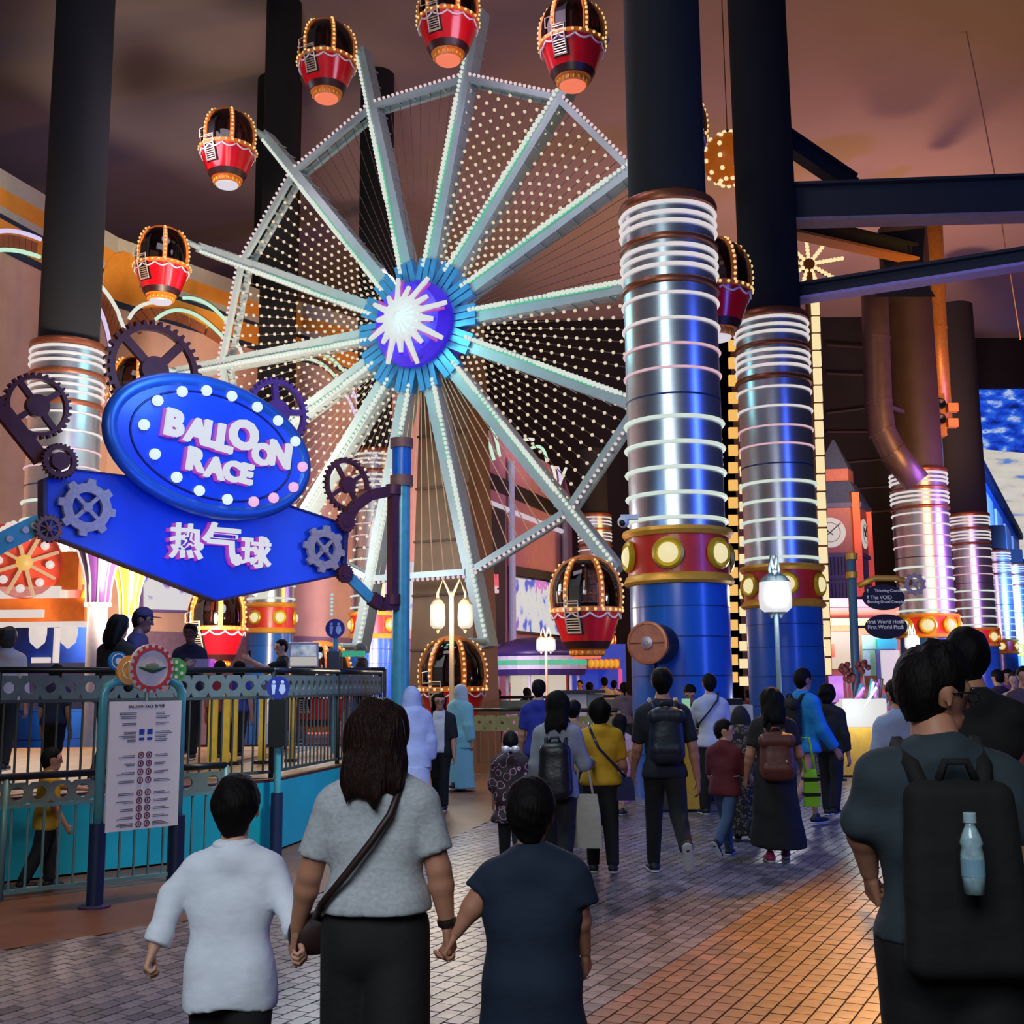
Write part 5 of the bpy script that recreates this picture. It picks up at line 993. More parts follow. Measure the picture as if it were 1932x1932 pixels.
t = thing('roof_cable', 'thin pale cable hanging down from the ceiling at right', 'cable', at(1893, 470, 30)); MB().tube([at(1811, 0, 34), at(1848, 180, 32), at(1876, 325, 31), at(1895, 450, 30), at(1925, 640, 29)], 0.02, 5).build('wire', M('cable_pale', (170, 130, 130), 0.5), t); MB().cyl(at(1811, -4, 34), at(1811, -20, 34), 0.06).build('hook', RAILB, t)
# ------------------------------------------------------------------ large screens
EAR = M('x', (0, 0, 0)) if False else screen_mat('screen_earth', [(0.30, (6, 18, 90)), (0.45, (20, 60, 200)), (0.56, (40, 100, 225)), (0.66, (190, 205, 230)), (0.72, (60, 110, 220))], 0.55, 0.9, (1, 1, 2.2), 8)
t = thing('led_wall', 'huge led screen showing a blue planet at the right edge', 'screen', at(1880, 1000, 118)); MB().add([at(1770, 690, 118), at(1990, 640, 118), at(1990, 860, 118), at(1770, 840, 118)], [(0, 1, 2, 3)]).build('picture', EAR, t)
MB().add([at(1770, 840, 118), at(1990, 860, 118), at(1990, 1060, 118), at(1770, 1040, 118)], [(0, 1, 2, 3)]).build('cloud_picture', screen_mat('screen_cloud', [(0.3, (80, 130, 210)), (0.45, (214, 206, 190)), (0.7, (226, 220, 214))], 0.5, 0.85, (0.6, 1, 2.5), 6), t); MB().bar(at(1765, 685, 118.2), at(1995, 635, 118.2), 0.6).build('frame', RAILB, t)
t = thing('wall_screen', 'bright advertising screen on the mauve facade', 'screen', on_wall(1008, 1195, 0.1, WB)); q = [(962, 1090), (1053, 1103), (1053, 1199), (962, 1189)]
wall_quad(q, screen_mat('screen_ad', [(0.36, (60, 90, 210)), (0.43, (214, 214, 222)), (0.60, (222, 222, 214)), (0.68, (150, 90, 200))], 1.1, 0.85, (1, 1, 1), 5), 'picture', t, WB, 0.25, 0.1); wall_quad([(959, 1086), (1056, 1100), (1056, 1203), (959, 1193)], RAILB, 'bezel', t, WB, 0.2, 0.05)
pa, pb_ = on_wall(962, 1092, 0.28, WB), on_wall(1053, 1105, 0.28, WB); X = frame((on_wall(1008, 1108, 0.30, WB)), pb_-pa, V(0, 0, 1)); put_text('yoyo', 0.55, X, EM('ad_pink', (220, 120, 200), 0.8), t, 'lettering', 0.03, 0.02)
t = thing('wall_screen', 'white lit screen on the left wall above the cap wearing man', 'screen', on_wall(330, 1150, 0.1)); wall_quad([(262, 1088), (392, 1088), (392, 1153), (262, 1150)], screen_mat('screen_left', [(0.38, (120, 60, 200)), (0.44, (226, 222, 226)), (0.66, (226, 224, 220)), (0.7, (224, 140, 200))], 1.2, 0.85, (1, 1, 1), 4), 'picture', t, WL, 0.3, 0.12); wall_quad([(258, 1084), (396, 1084), (396, 1158), (258, 1155)], M('screen_violet', (96, 70, 120), 0.5), 'bezel', t, WL, 0.2, 0.1)
t = thing('wall_screen', 'narrow lit screen beside the wheel pylon', 'screen', at(768, 1190, 39)); MB().box(*pbox(766, 1060, 783, 1188, 39, 0.1)).build('picture', screen_mat('screen_ad', [], 1), t); MB().box(*pbox(763, 1055, 786, 1194, 39.12, 0.1)).build('bezel', RAILB, t)
# red lettering on the dark panel
t = thing('wall_lettering', 'red and white glowing letters World GENTING on the dark panel', 'sign', on_wall(914, 1120, 0.2, WB)); LR = EM('letter_red', (236, 90, 110), 0.9); LW = EM('letter_pale', (236, 190, 200), 0.85)
ua = unit(on_wall(935, 1100, 0.15, WB)-on_wall(893, 1100, 0.15, WB))
put_text('World', 0.46, frame(on_wall(915, 1095, 0.2, WB), ua, V(0, 0, 1)), LR, t, 'upper_line', 0.06, 0.02); put_text('GENTING', 0.28, frame(on_wall(916, 1113, 0.2, WB), ua, V(0, 0, 1)), LW, t, 'lower_line', 0.06, 0.02); put_text('RW', 0.8, frame(on_wall(898, 1040, 0.2, WB), ua, V(0, 0, 1)), LR, t, 'emblem', 0.06, 0.03)
# ------------------------------------------------------------------ marquee light tower behind the second column
AMB = EM('amber_lamp', (250, 190, 90), 0.95); AMBW = EM('amber_white', (250, 226, 170), 1.0); BRZ = M('tower_bronze', (96, 58, 26), 0.5, 0.3, noise=0.2)
t = thing('light_tower', 'tall marquee tower of amber lamps seen either side of the second column', 'tower', at(1460, 1300, 27))
za, zb = at(1395, 1290, 27), at(1395, 560, 27)
for x0, x1, rows in ((1366, 1374, 0), (1374, 1418, 2)):
    MB().box(*pbox(x0, 560, x1, 1430, 27.1, 0.3)).build('mast', BRZ, t)
for i, y in enumerate(range(575, 1300, 33)):
    MB().box(*pbox(1376, y, 1392, y+20, 26.98, 0.1)).build('lamp_block', AMB, t); MB().box(*pbox(1397, y+8, 1415, y+26, 26.98, 0.1)).build('lamp_block', AMBW, t)
a, b = at(1533, 570, 27), at(1560, 1421, 27); MB().bar(a, b, 0.30, 0.25, up=V(0, -1, 0)).build('mast', BRZ, t)
for i in range(21): p = a+(b-a)*(i+0.5)/25; MB().bar(p+V(0.02, -0.16, 0.22), p+V(0.02, -0.16, -0.16), 0.19, 0.1, up=V(0, -1, 0)).build('lamp_block', AMBW, t)
MB().bar(at(1385, 600, 27.2), at(1540, 600, 27.2), 0.3).build('cross_beam', BRZ, t); MB().bar(at(1385, 900, 27.2), at(1545, 900, 27.2), 0.3).build('cross_beam', BRZ, t)
t = thing('amber_pod', 'round amber ride pod studded with bulbs between the two nearest column shafts', 'ride pod', at(1372, 300, 30)); c = at(1374, 300, 30); MB().sph(c, 0.72, 24, 14).build('shell', M('pod_amber_glow', (130, 70, 20), 0.35, 0.3, emit=0.45, ecol=(190, 95, 15), noise=0.3), t, True); mb = MB()  # shell glows evenly by itself, its lit look put into the material
for i in range(9):
    for j in range(6): th_, ph_ = i*0.7, -1.2+j*0.48; mb.sph(c+0.73*V(math.cos(ph_)*math.cos(th_), math.cos(ph_)*math.sin(th_), math.sin(ph_)), 0.07, 6, 4)
mb.build('bulbs', AMBW, t, True, kind='stuff'); MB().bar(c, c+V(0, 0, 0.85), 0.12).build('hanger', BRZ, t)
MB().bar(c, V(c[0], c[1], 22), 0.025).build('support_rod', BRZ, t)
t = thing('star_ride', 'amber bulb star of a ride arm to the right of the second column shaft', 'ride', at(1535, 545, 30)); c = at(1525, 500, 30)
for i in range(9):
    an = 2*math.pi*i/9+0.2; d = V(math.cos(an), 0.1, math.sin(an)); MB().bar(c, c+d*(1.05 if -0.6 < math.cos(an) else 0.5), 0.07).build('arm', BRZ, t); mb = MB()
    for r in np.arange(0.2, 1.0, 0.11): mb.sph(c+d*r+V(0, -0.07, 0), 0.065, 6, 4)
    mb.build('arm_bulbs', AMBW, t, True, kind='stuff')
MB().bar(c, V(c[0], c[1]+0.3, 0), 0.16).build('mast', BRZ, t); MB().cyl(c-V(0, 0.1, 0), c+V(0, 0.2, 0), 0.16, n=12).build('boss', BRZ, t)
# ------------------------------------------------------------------ clock tower
CT = at(1637, 1290, 52); c1 = V(CT[0], 52, 0); uL = unit(V(-1, 0.18, 0)); uR = unit(V(0.55, 1, 0)); CTO = M('clock_orange', (214, 92, 36), 0.6, noise=0.12); CTB = M('clock_brown', (130, 76, 58), 0.6, noise=0.15); CTN = M('clock_slate', (44, 58, 78), 0.6, noise=0.2); CTW = EM('clock_face', (214, 204, 192), 0.75)
t = thing('clock_tower', 'orange and slate clock tower with white dials at right', 'clock tower', c1); zt = lambda y: at(1637, y, 52)[2]
def prismz(z0, z1, grow_, mat, name, wL=2.3, wR=2.0, top=None):
    g = grow_; P0 = [c1-uL*g-uR*g, c1+uL*(wL+g)-uR*g, c1+uL*(wL+g)+uR*(wR+g), c1-uL*g+uR*(wR+g)]; k = top if top is not None else 1.0; m = sum(P0)/4
    vs = [p+V(0, 0, z0) for p in P0]+[m+(p-m)*k+V(0, 0, z1) for p in P0]; return MB().add(vs, [(0, 1, 2, 3), (7, 6, 5, 4)]+[(i, 4+i, 4+(i+1) % 4, (i+1) % 4) for i in range(4)]).build(name, mat, t)
prismz(0, zt(1130), 0, CTO, 'base'); prismz(zt(1130), zt(1045), 0, CTN, 'louvre_storey'); prismz(zt(1045), zt(955), 0.02, CTB, 'dial_storey'); prismz(zt(957), zt(948), 0.2, CTN, 'cornice'); prismz(zt(948), zt(905), 0.15, CTN, 'roof', top=0.62); prismz(zt(905), zt(880), -0.45, CTB, 'lantern'); prismz(zt(880), zt(820), -0.42, CTN, 'spire', top=0.05)
prismz(zt(1050), zt(1043), 0.12, CTN, 'cornice'); prismz(zt(1090), zt(1084), 0.10, CTN, 'ledge'); prismz(zt(1100), zt(1096), 0.10, CTN, 'ledge')
for q in (0.12, 2.15): p = c1+uL*q-uR*0.05; MB().bar(p+V(0, 0, zt(1150)), p+V(0, 0, zt(930)), 0.34).build('pilaster', CTO, t)
p = c1+uR*1.9+V(0.03, 0, 0); MB().bar(p+V(0, 0, zt(1150)), p+V(0, 0, zt(955)), 0.3).build('pilaster', CTO, t)
for i in range(11): p = c1+uL*(0.35+i*0.16)-uR*0.04; MB().bar(p+V(0, 0, zt(1128)), p+V(0, 0, zt(1050)), 0.05).build('louvre', M('louvre_dark', (26, 34, 50), 0.6), t)
for p, n_ in ((c1+uL*1.28-uR*0.06+V(0, 0, zt(1003)), -np.cross(uL, V(0, 0, 1))*-1), (c1+uR*0.95-uL*0.06+V(0, 0, zt(1003)), V(0.95, -0.5, 0))):
    n_ = unit(n_); n_ = n_ if n_.dot(C0-p) > 0 else -n_; dl = MB().lathe([(0.70, -0.1), (0.70, 0.0)], p, 36, True, n_).build('clock_dial', CTW, t, auto=40); X = frame(p+n_*0.03, np.cross(V(0, 0, 1), n_), V(0, 0, 1)); hm_ = M('clock_hand', (30, 26, 26), 0.5)
    MB(X).bar((-0.12, -0.1, 0), (0.48, 0.42, 0), 0.05).build('minute_hand', hm_, dl); MB(X).bar((0.12, -0.12, 0), (-0.32, 0.24, 0), 0.05).build('hour_hand', hm_, dl); MB(X).tube([V(0.45*math.cos(a), 0.45*math.sin(a), 0) for a in np.arange(28)*2*math.pi/28], 0.015, 4, True).build('dial_ring', M('clock_ring', (110, 100, 96), 0.5), dl)
# ------------------------------------------------------------------ shop fronts behind the direction signs
t = thing('shop_front', 'row of lit pink, cream and mint shop fronts behind the direction signs', 'shop', at(1630, 1300, 46))
for nm, x0, y0, x1, y1, Y, d, m in (('wall', 1545, 1130, 1705, 1366, 46.5, 0.4, M('shop_wall', (190, 120, 80), 0.7)), ('awning', 1556, 1128, 1650, 1146, 45.5, 1.0, M('shop_pink', (206, 120, 120), 0.6)), ('awning_edge', 1556, 1146, 1652, 1153, 45.4, 0.2, EM('shop_trim', (236, 190, 170), 0.7)), ('cornice', 1556, 1166, 1660, 1180, 45.6, 0.6, M('shop_yellow', (226, 180, 90), 0.6, emit=0.3)), ('lit_window', 1558, 1192, 1612, 1262, 46.2, 0.2, EM('shop_cream', (238, 218, 170), 0.8)), ('poster', 1562, 1215, 1574, 1240, 46.1, 0.1, M('shop_poster', (220, 110, 60), 0.6, emit=0.3)), ('mint_panel', 1630, 1198, 1690, 1275, 46.2, 0.2, M('shop_mint', (130, 180, 150), 0.6, emit=0.25)), ('teal_panel', 1656, 1205, 1692, 1225, 46.0, 0.2, M('shop_teal', (20, 170, 160), 0.6, emit=0.3)), ('lit_door', 1667, 1227, 1697, 1292, 46.0, 0.2, EM('shop_door', (226, 216, 210), 0.8)), ('mullion', 1630, 1224, 1690, 1227, 45.9, 0.1, M('shop_frame', (60, 110, 110), 0.6)), ('mullion', 1656, 1227, 1660, 1290, 45.9, 0.1, M('shop_frame', (60, 110, 110), 0.6))): pb(nm, x0, y0, x1, y1, Y, d, m, t)
t = thing('shop_front', 'amber lit shop seen between the two nearest columns at floor level', 'shop', at(1395, 1330, 33)); pb('wall', 1360, 1180, 1430, 1392, 33.5, 0.4, M('shop_wall', (190, 120, 80)), t); pb('lit_window', 1384, 1195, 1424, 1260, 33.2, 0.2, EM('shop_amber', (240, 190, 110), 0.8), t); pb('poster', 1395, 1205, 1410, 1225, 33.1, 0.1, M('shop_poster', (220, 110, 60)), t); pb('counter', 1362, 1290, 1428, 1395, 32.6, 0.6, M('shop_pink', (206, 120, 120)), t)
# kiosk with green strip, blue shop, bin, counter
t = thing('food_kiosk', 'navy domed food kiosk with green glowing strip under the advertising screen', 'kiosk', at(1012, 1310, 38))
c = at(1015, 1240, 39.2); MB().lathe([(1.62, 0), (1.55, 0.25), (1.2, 0.5), (0.6, 0.66)], c, 28).build('dome', M('kiosk_navy', (48, 40, 96), 0.4, noise=0.1), t, True); MB().lathe([(1.66, -0.42), (1.66, -0.30), (1.62, 0.02)], c, 28).build('roof_band', M('kiosk_pale', (180, 190, 200), 0.5), t); MB().lathe([(1.68, -0.28), (1.68, -0.12)], c, 28).build('green_strip', EM('kiosk_green', (40, 205, 150), 0.7), t); MB().lathe([(1.60, -0.62), (1.66, -0.42)], c, 28).build('valance', M('kiosk_navy', (48, 40, 96)), t)
MB().lathe([(1.45, -c[2]), (1.45, -c[2]+1.0)], c, 28).build('counter', M('kiosk_pink', (150, 100, 120), 0.6), t); MB().lathe([(0.95, -c[2]+1.0), (0.95, -0.6)], c, 20).build('lit_core', EM('kiosk_core', (226, 214, 190), 0.7), t)
for i in range(6): a = i*math.pi/3+0.3; p = c+V(1.45*math.cos(a), 1.45*math.sin(a), 0); MB().cyl(V(p[0], p[1], 1.0), V(p[0], p[1], c[2]-0.45), 0.05, n=8).build('post', M('kiosk_pale', (180, 190, 200)), t)
t = thing('blue_shop', 'blue lit shop with scalloped amber sign below the red hanging cabin', 'shop', at(1128, 1320, 44)); pb('back', 1080, 1215, 1180, 1325, 45.5, 0.3, M('shop_blue', (40, 80, 210), 0.5, emit=0.35, ecol=(40, 70, 220)), t); pb('sign_board', 1108, 1243, 1170, 1263, 44.4, 0.4, M('sign_amber', (196, 80, 40), 0.5, emit=0.2), t)
for i in range(6): p = at(1115+i*9.5, 1252, 44.3); MB().sph(p, 0.16, 10, 6, (0.8, 0.5, 1.1)).build('scallop', M('scallop_gold', (240, 190, 60), 0.4, emit=0.3), t, True)
pb('pink_edge', 1168, 1262, 1174, 1312, 44.4, 0.1, EM('pink_tube', (230, 80, 150), 0.8), t); pb('red_post', 1061, 1205, 1069, 1325, 44.2, 0.2, M('post_red', (170, 50, 56), 0.5, emit=0.15), t); pb('white_post', 1071, 1235, 1083, 1268, 44.2, 0.2, EM('post_white', (222, 216, 214), 0.7), t); pb('floor_counter', 1085, 1300, 1175, 1330, 44.3, 0.5, M('shop_navy', (26, 30, 90), 0.5), t)
bp_ = gnd(968, 1375); t = thing('litter_bin', 'red litter bin with white domed top beyond the railing', 'bin', bp_); Yb = bp_[1]; s_ = Yb/FPX
MB().box(bp_+V(0, 0, 42*s_), (27*s_, 0.5, 84*s_)).build('body', M('bin_red', (206, 60, 56), 0.5), t); MB().lathe([(15*s_, 0), (15*s_, 8*s_), (8*s_, 18*s_), (3*s_, 22*s_)], bp_+V(0, 0, 84*s_), 16).build('cap', M('bin_white', (210, 205, 200), 0.5), t, True); MB().box(bp_+V(0, -0.26, 72*s_), (18*s_, 0.02, 10*s_)).build('slot', RAILB, t)
t = thing('ticket_counter', 'pale ticket counter behind the yellow shirted woman', 'counter', at(1090, 1390, 20.5)); pb('front', 1055, 1308, 1108, 1365, 20.6, 0.5, M('counter_pale', (186, 172, 150), 0.6), t); pb('top', 1050, 1302, 1142, 1308, 20.5, 0.7, RAILB, t); pb('side', 1108, 1310, 1138, 1365, 20.6, 0.5, M('counter_grey', (120, 122, 110), 0.6), t); MB().box((at(1095, 1380, 20.9)[0], 20.85, 0.5), (0.85, 0.4, 1.0)).build('plinth', FENO, t)
# ------------------------------------------------------------------ street lamps
LAN = EM('lantern_glass', (236, 224, 204), 0.95); LANW = EM('lantern_white', (224, 224, 226), 0.95); POLEC = M('lamp_cream', (196, 166, 132), 0.45, noise=0.1); POLEG = M('lamp_green_grey', (120, 140, 140), 0.45, noise=0.1)
def street_lamp(label, px, ytop, ylan, Y, sep, lw, lh, mat=LAN, pole=POLEC, power=60, col=(1, 0.86, 0.66)):
    p = at(px, 1290, Y); p = V(p[0], Y, 0); z = lambda y: at(px, y, Y)[2]; t = thing('street_lamp', label, 'street lamp', p, group='street lamps'); zl = z(ylan); k = Y/FPX
    MB().lathe([(0.16, 0), (0.16, 0.12), (0.09, 0.2), (0.06, 0.5), (0.045, 1.2), (0.04, z(ytop)-0.1), (0.06, z(ytop)-0.05), (0.02, z(ytop))], p, 14).build('pole', pole, t, True)
    for s_ in ((-1, 1) if sep else (0,)):
        c = V(p[0]+s_*sep*k, Y-(0.0 if sep else 0.02), zl); hw, hh = lw*k/2, lh*k/2
        MB().lathe([(hw*0.55, -hh), (hw*0.95, -hh*0.75), (hw, -hh*0.2), (hw*0.92, hh*0.7), (hw*0.5, hh)], c, 18).build('lantern', mat, t, True); MB().lathe([(hw*0.95, hh*0.72), (hw*0.55, hh*1.05), (0.02, hh*1.25)], c, 18).build('lantern_cap', pole, t); MB().lathe([(0.012, -hh*1.35), (hw*0.3, -hh*1.1), (hw*0.55, -hh)], c, 12).build('finial', pole, t)
        if sep: MB().tube([V(p[0], Y, z(ytop)-0.12), V(p[0]+s_*sep*k*0.6, Y, z(ytop)+0.22), V(p[0]+s_*sep*k, Y, zl+hh*1.6), V(p[0]+s_*sep*k, Y, zl+hh*1.2)], 0.025, 7).build('arm', pole, t, True)
        lamp('lantern_light', 'POINT', c+V(0, -0.35, 0), power, col, None, 0.15)
street_lamp('cream street lamp with two glowing lanterns in front of the bottom cabin', 852, 1115, 1160, 20.2, 26, 29, 52)
street_lamp('street lamp with a white lantern in front of the second column', 1470, 1072, 1122, 19.6, 9, 44, 66, LANW, POLEG, 70, (0.95, 0.95, 1))
street_lamp('small twin street lamp near the domed kiosk', 1031, 1195, 1216, 36.5, 9, 19, 26, LANW, POLEC, 60)
street_lamp('small lamp low in front of the orange lit column', 1726, 1190, 1212, 34, 6, 16, 24, LANW, POLEG, 60)
# ------------------------------------------------------------------ direction signs
Yd = 22.5; p = at(1615, 1290, Yd); t = thing('direction_sign', 'two dark oval direction signs on a teal pole with a pale gear', 'sign', V(p[0], Yd, 0)); zz = lambda y: at(1612, y, Yd)[2]
tp_ = at(1606, 1045, Yd); MB().tube([V(p[0]+0.05, Yd, 0), V(p[0], Yd, zz(1290)), tp_], 0.085, 14).build('pole', M('pole_greyteal', (84, 118, 128), 0.4, noise=0.1), t, True)
for y in (1050, 1085): q = at(1607, y, Yd); MB().cyl(q-V(0, 0, 0.06), q+V(0, 0, 0.06), 0.11, n=14).build('collar', GOLD, t)
OVD = M('oval_dark', (40, 32, 32), 0.5, noise=0.12); TXW = M('sign_text', (205, 196, 190), 0.5, emit=0.2)
for (cx_, cy_, rx, ry, lines) in ((1668, 1127, 41, 24, (('Ticketing Counter', -12, 10, 7), ('The VOID', 0, -6, 7), ('Genting Grand Complex', 9, 4, 7))), (1673, 1182, 41, 23, (('First World Hotel', -9, -2, 7), ('First World Plaza', 1, -2, 7)))):
    c = at(cx_, cy_, Yd-0.1); X = frame(c, V(1, 0.12, 0), V(0, 0, 1)); k = Yd/FPX; n = 40
    o = MB(X).prism([(rx*k*math.cos(a), ry*k*math.sin(a)) for a in np.arange(n)*2*math.pi/n], -0.05, 0).build('oval_board', OVD, t)
    for s, dy, dx, h in lines: put_text(s, h*k, X @ frame(V(dx*k, -dy*k, 0.006), V(1, 0, 0), V(0, 1, 0)), TXW, o, 'lettering', 0.006, 0.004)
    sgn = -1 if cy_ < 1150 else 1
    for i in range(3 if sgn < 0 else 2):
        ay = (-12, 0, 9)[i] if sgn < 0 else (-9, 1)[i]; xx = (-32 if sgn < 0 else 30)*k; MB(X).bar((xx, -ay*k-0.03, 0.006), (xx, -ay*k+0.03, 0.006), 0.01).bar((xx-0.02, -ay*k+0.01, 0.006), (xx, -ay*k+0.035, 0.006), 0.01).bar((xx+0.02, -ay*k+0.01, 0.006), (xx, -ay*k+0.035, 0.006), 0.01).build('arrow', TXW, o)
    MB().bar(V(p[0], Yd, c[2]), c+V(0, 0.06, 0), 0.05).build('bracket', OVD, t)
q = at(1726, 1102, Yd-0.1); X = frame(q, V(1, 0.1, 0), V(0, 0, 1)); MB(X).gear(0.23, 0.13, 10, 0.04, 4, 0.05, 0.15).build('pale_gear', PGEAR, t); MB().tube([at(1620, 1105, Yd), at(1650, 1091, Yd), at(1690, 1091, Yd), at(1720, 1100, Yd)], 0.06, 8).build('arched_strap', GOLD, t, True)
# ------------------------------------------------------------------ carts
cb = V(6.35, 20.2, 0); t = thing('flower_cart', 'yellow cart with a glowing glass top full of bright toys and wands', 'cart', cb); CY = M('cart_yellow', (190, 140, 34), 0.5, noise=0.15)
pb('body', 1588, 1372, 1690, 1463, 20.0, 0.8, CY, t); pb('glow_case', 1592, 1318, 1672, 1372, 20.1, 0.7, EM('cart_glow', (226, 222, 214), 0.85), t); pb('counter_edge', 1540, 1342, 1592, 1352, 20.05, 0.7, M('cart_steel', (120, 130, 150), 0.3, 0.6), t); pb('side_body', 1540, 1352, 1590, 1462, 20.15, 0.6, M('cart_dark', (60, 50, 56), 0.6), t); pb('pink_flag', 1566, 1275, 1590, 1325, 20.3, 0.05, M('cart_pink', (190, 110, 190), 0.6), t)
lamp('cart_light', 'POINT', at(1632, 1340, 19.6), 40, (0.85, 1, 1), None, 0.3)
rg = random.Random(5); WCOL = [(60, 190, 210), (200, 120, 200), (210, 210, 220), (110, 90, 130), (80, 60, 70), (150, 90, 200), (90, 160, 90)]
for i in range(26):
    x = rg.uniform(1612, 1690); y = rg.uniform(1275, 1320); a, b = at(x-rg.uniform(4, 22), 1348, 20.3+rg.uniform(-.2, .3)), at(x+rg.uniform(0, 18), y, 20.3+rg.uniform(-.2, .3)); c_ = WCOL[i % 7]
    MB().cyl(a, b, 0.022, 0.03, 8).build('wand', M('wand_%d' % (i % 7), c_, 0.4, emit=0.12), t)
for i, (x, y) in enumerate(((1595, 1262), (1628, 1258), (1604, 1275), (1568, 1318), (1655, 1330), (1642, 1345))):
    c = at(x, y, 20.5); mb = MB()
    for j in range(9): d = V(rg.gauss(0, 1), rg.gauss(0, 1), rg.gauss(0, 1)); mb.sph(c+unit(d)*0.09, 0.055, 7, 5)
    pm = mb.build('pompom', M('pom_%d' % (i % 3), ((90, 26, 22), (84, 30, 20), (210, 130, 190))[0 if i < 3 else 2], 0.7), t, True, kind='stuff'); MB().cyl(c, at(x+8, 1350, 20.5), 0.012, n=6).build('stick', M('stick', (150, 130, 130), 0.6), t)
t = thing('queue_barrier', 'black square framed barrier in front of the yellow flower cart', 'barrier', gnd(1580, 1460)); MB().tube([at(1562, 1470, 18.8), at(1562, 1360, 18.8), at(1588, 1360, 18.8), at(1588, 1470, 18.8)], 0.03, 8).build('frame', RAILB, t, True); MB().bar(at(1556, 1472, 18.8), at(1596, 1471, 18.8), 0.12, 0.04).build('foot', RAILB, t)
t = thing('cash_cart', 'yellow vendor cart at the foot of the nearest column', 'cart', V(2.35, 15.5, 0)); pb('body', 1292, 1385, 1322, 1527, 14.9, 0.45, CY, t); pb('side', 1240, 1385, 1292, 1527, 14.92, 0.43, M('cart_dark', (60, 50, 56)), t); pb('top', 1236, 1376, 1326, 1386, 14.85, 0.55, M('cart_top', (150, 120, 60), 0.5), t); pb('screen', 1289, 1318, 1302, 1377, 15.2, 0.05, EM('till_green', (150, 210, 170), 0.7), t); pb('till', 1372, 1318, 1402, 1330, 15.75, 0.3, RAILB, t); pb('till_counter', 1366, 1330, 1420, 1372, 15.7, 0.4, M('counter_pale', (186, 172, 150)), t); MB().box((at(1393, 1450, 15.9)[0], 15.9, 0.5), (0.36, 0.38, 1.0)).build('till_base', FENO, t)
# ------------------------------------------------------------------ carnival stall at left
Ys = 19.5; t = thing('carnival_stall', 'brightly lit orange and blue carnival stall at the left edge', 'stall', at(80, 1330, Ys)); LWB = EM('stall_light', (228, 214, 206), 0.9); STO = M('stall_orange', (222, 110, 34), 0.5, noise=0.15, emit=0.12); STB = M('stall_blue', (40, 80, 190), 0.5, noise=0.2, ns=3); STR = M('stall_red', (206, 70, 50), 0.5, noise=0.15, emit=0.15)
for nm, x0, y0, x1, y1, Y, d, m in (('back_wall', -60, 1180, 165, 1300, Ys+1.0, 0.2, STB), ('fascia_light', -60, 1106, 112, 1128, Ys, 0.3, LWB), ('orange_fascia', -60, 1060, 120, 1106, Ys+0.3, 0.2, STO), ('orange_beam', -60, 1128, 160, 1182, Ys+0.2, 0.3, STO), ('light_bar', -60, 1150, 80, 1166, Ys-0.05, 0.1, LWB), ('valance_light', -60, 1172, 158, 1184, Ys-0.05, 0.2, LWB), ('white_post', 158, 1142, 174, 1340, Ys-0.1, 0.2, EM('stall_post', (206, 188, 190), 0.6)), ('white_post', 94, 1184, 106, 1340, Ys-0.05, 0.2, LWB), ('counter', -60, 1250, 165, 1340, Ys-0.2, 0.8, M('stall_counter', (80, 80, 120), 0.5)), ('lit_panel', 58, 1240, 92, 1258, Ys+0.9, 0.1, LWB)): pb(nm, x0, y0, x1, y1, Y, d, m, t)
for x in (72, 130): c = at(x, 1186, Ys-0.05); MB().lathe([(0.02, -0.34), (0.05, -0.30), (0.12, -0.24), (0.145, -0.1), (0.145, 0.02)], c, 20).build('pendant_lamp', LWB, t, True)
c = at(48, 1062, Ys); X = frame(c, V(1, 0, 0), V(0, 0, 1)); MB(X).lathe([(0.62, -0.06), (0.62, 0.0)], (0, 0, 0), 36, True, (0, 0, 1)).build('fan_disc', STR, t)
for k in range(8): a = k*math.pi/4+0.3; MB(X).bar((0, 0, 0.03), (0.6*math.cos(a), 0.6*math.sin(a), 0.03), 0.05).build('fan_rib', EM('fan_rib', (240, 190, 140), 0.7), t); MB(X).sph((0.45*math.cos(a+0.39), 0.45*math.sin(a+0.39), 0.05), 0.075, 10, 6).build('bulb', LWB, t, True)
MB(X).sph((0, 0, 0.04), 0.14, 14, 8).build('fan_boss', EM('fan_boss', (246, 190, 80), 0.8), t, True)
for i in range(16): p = at(-10+i*9, 985+4*math.sin(i*1.3)+(abs(i-8)*2), Ys+0.1); MB().sph(p, 0.07, 8, 5).build('bulb', LWB, t, True)
pb('roof_board', -60, 988, 150, 1000, Ys+0.2, 0.3, STR, t); pb('side_roof', 112, 1040, 150, 1112, Ys+0.1, 0.2, STO, t)
def flared(label, px, y0, y1, Y, w0, w1, mat, light):
    k = Y/FPX; p = at(px, 1290, Y); p = V(p[0], Y, 0); zt_, zb_ = at(px, y0, Y)[2], at(px, y1, Y)[2]; t = thing('flared_column', label, 'column', p); prof = [(w0*k/2, zb_)]+[((w0+(w1-w0)*q**2.2)*k/2, zb_+(zt_-zb_)*q) for q in (0.3, 0.5, 0.7, 0.85, 1.0)]
    MB().lathe([(w0*k/2*0.9, 0), (w0*k/2*0.9, zb_)], p, 24).build('lower_post', M('post_pale', (190, 180, 186), 0.5), t, auto=40); fl = MB().lathe(prof, p, 28).build('flare', mat, t, True)
    for a in np.arange(10)*2*math.pi/10: MB().tube([p+V(math.cos(a)*(r+0.015), math.sin(a)*(r+0.015), z) for r, z in prof], 0.018, 5).build('light_line', light, fl, True); r, z = prof[-2]; MB().sph(p+V(math.cos(a+0.3)*(r+0.02), math.sin(a+0.3)*(r+0.02), z), 0.075, 8, 5, (1, 1, 1.9)).build('lamp', light, fl, True)
    MB().lathe([(w0*k*0.62, zb_-0.04), (w0*k*0.62, zb_+0.02)], p, 24).build('collar', M('post_pale', (190, 180, 186)), t)
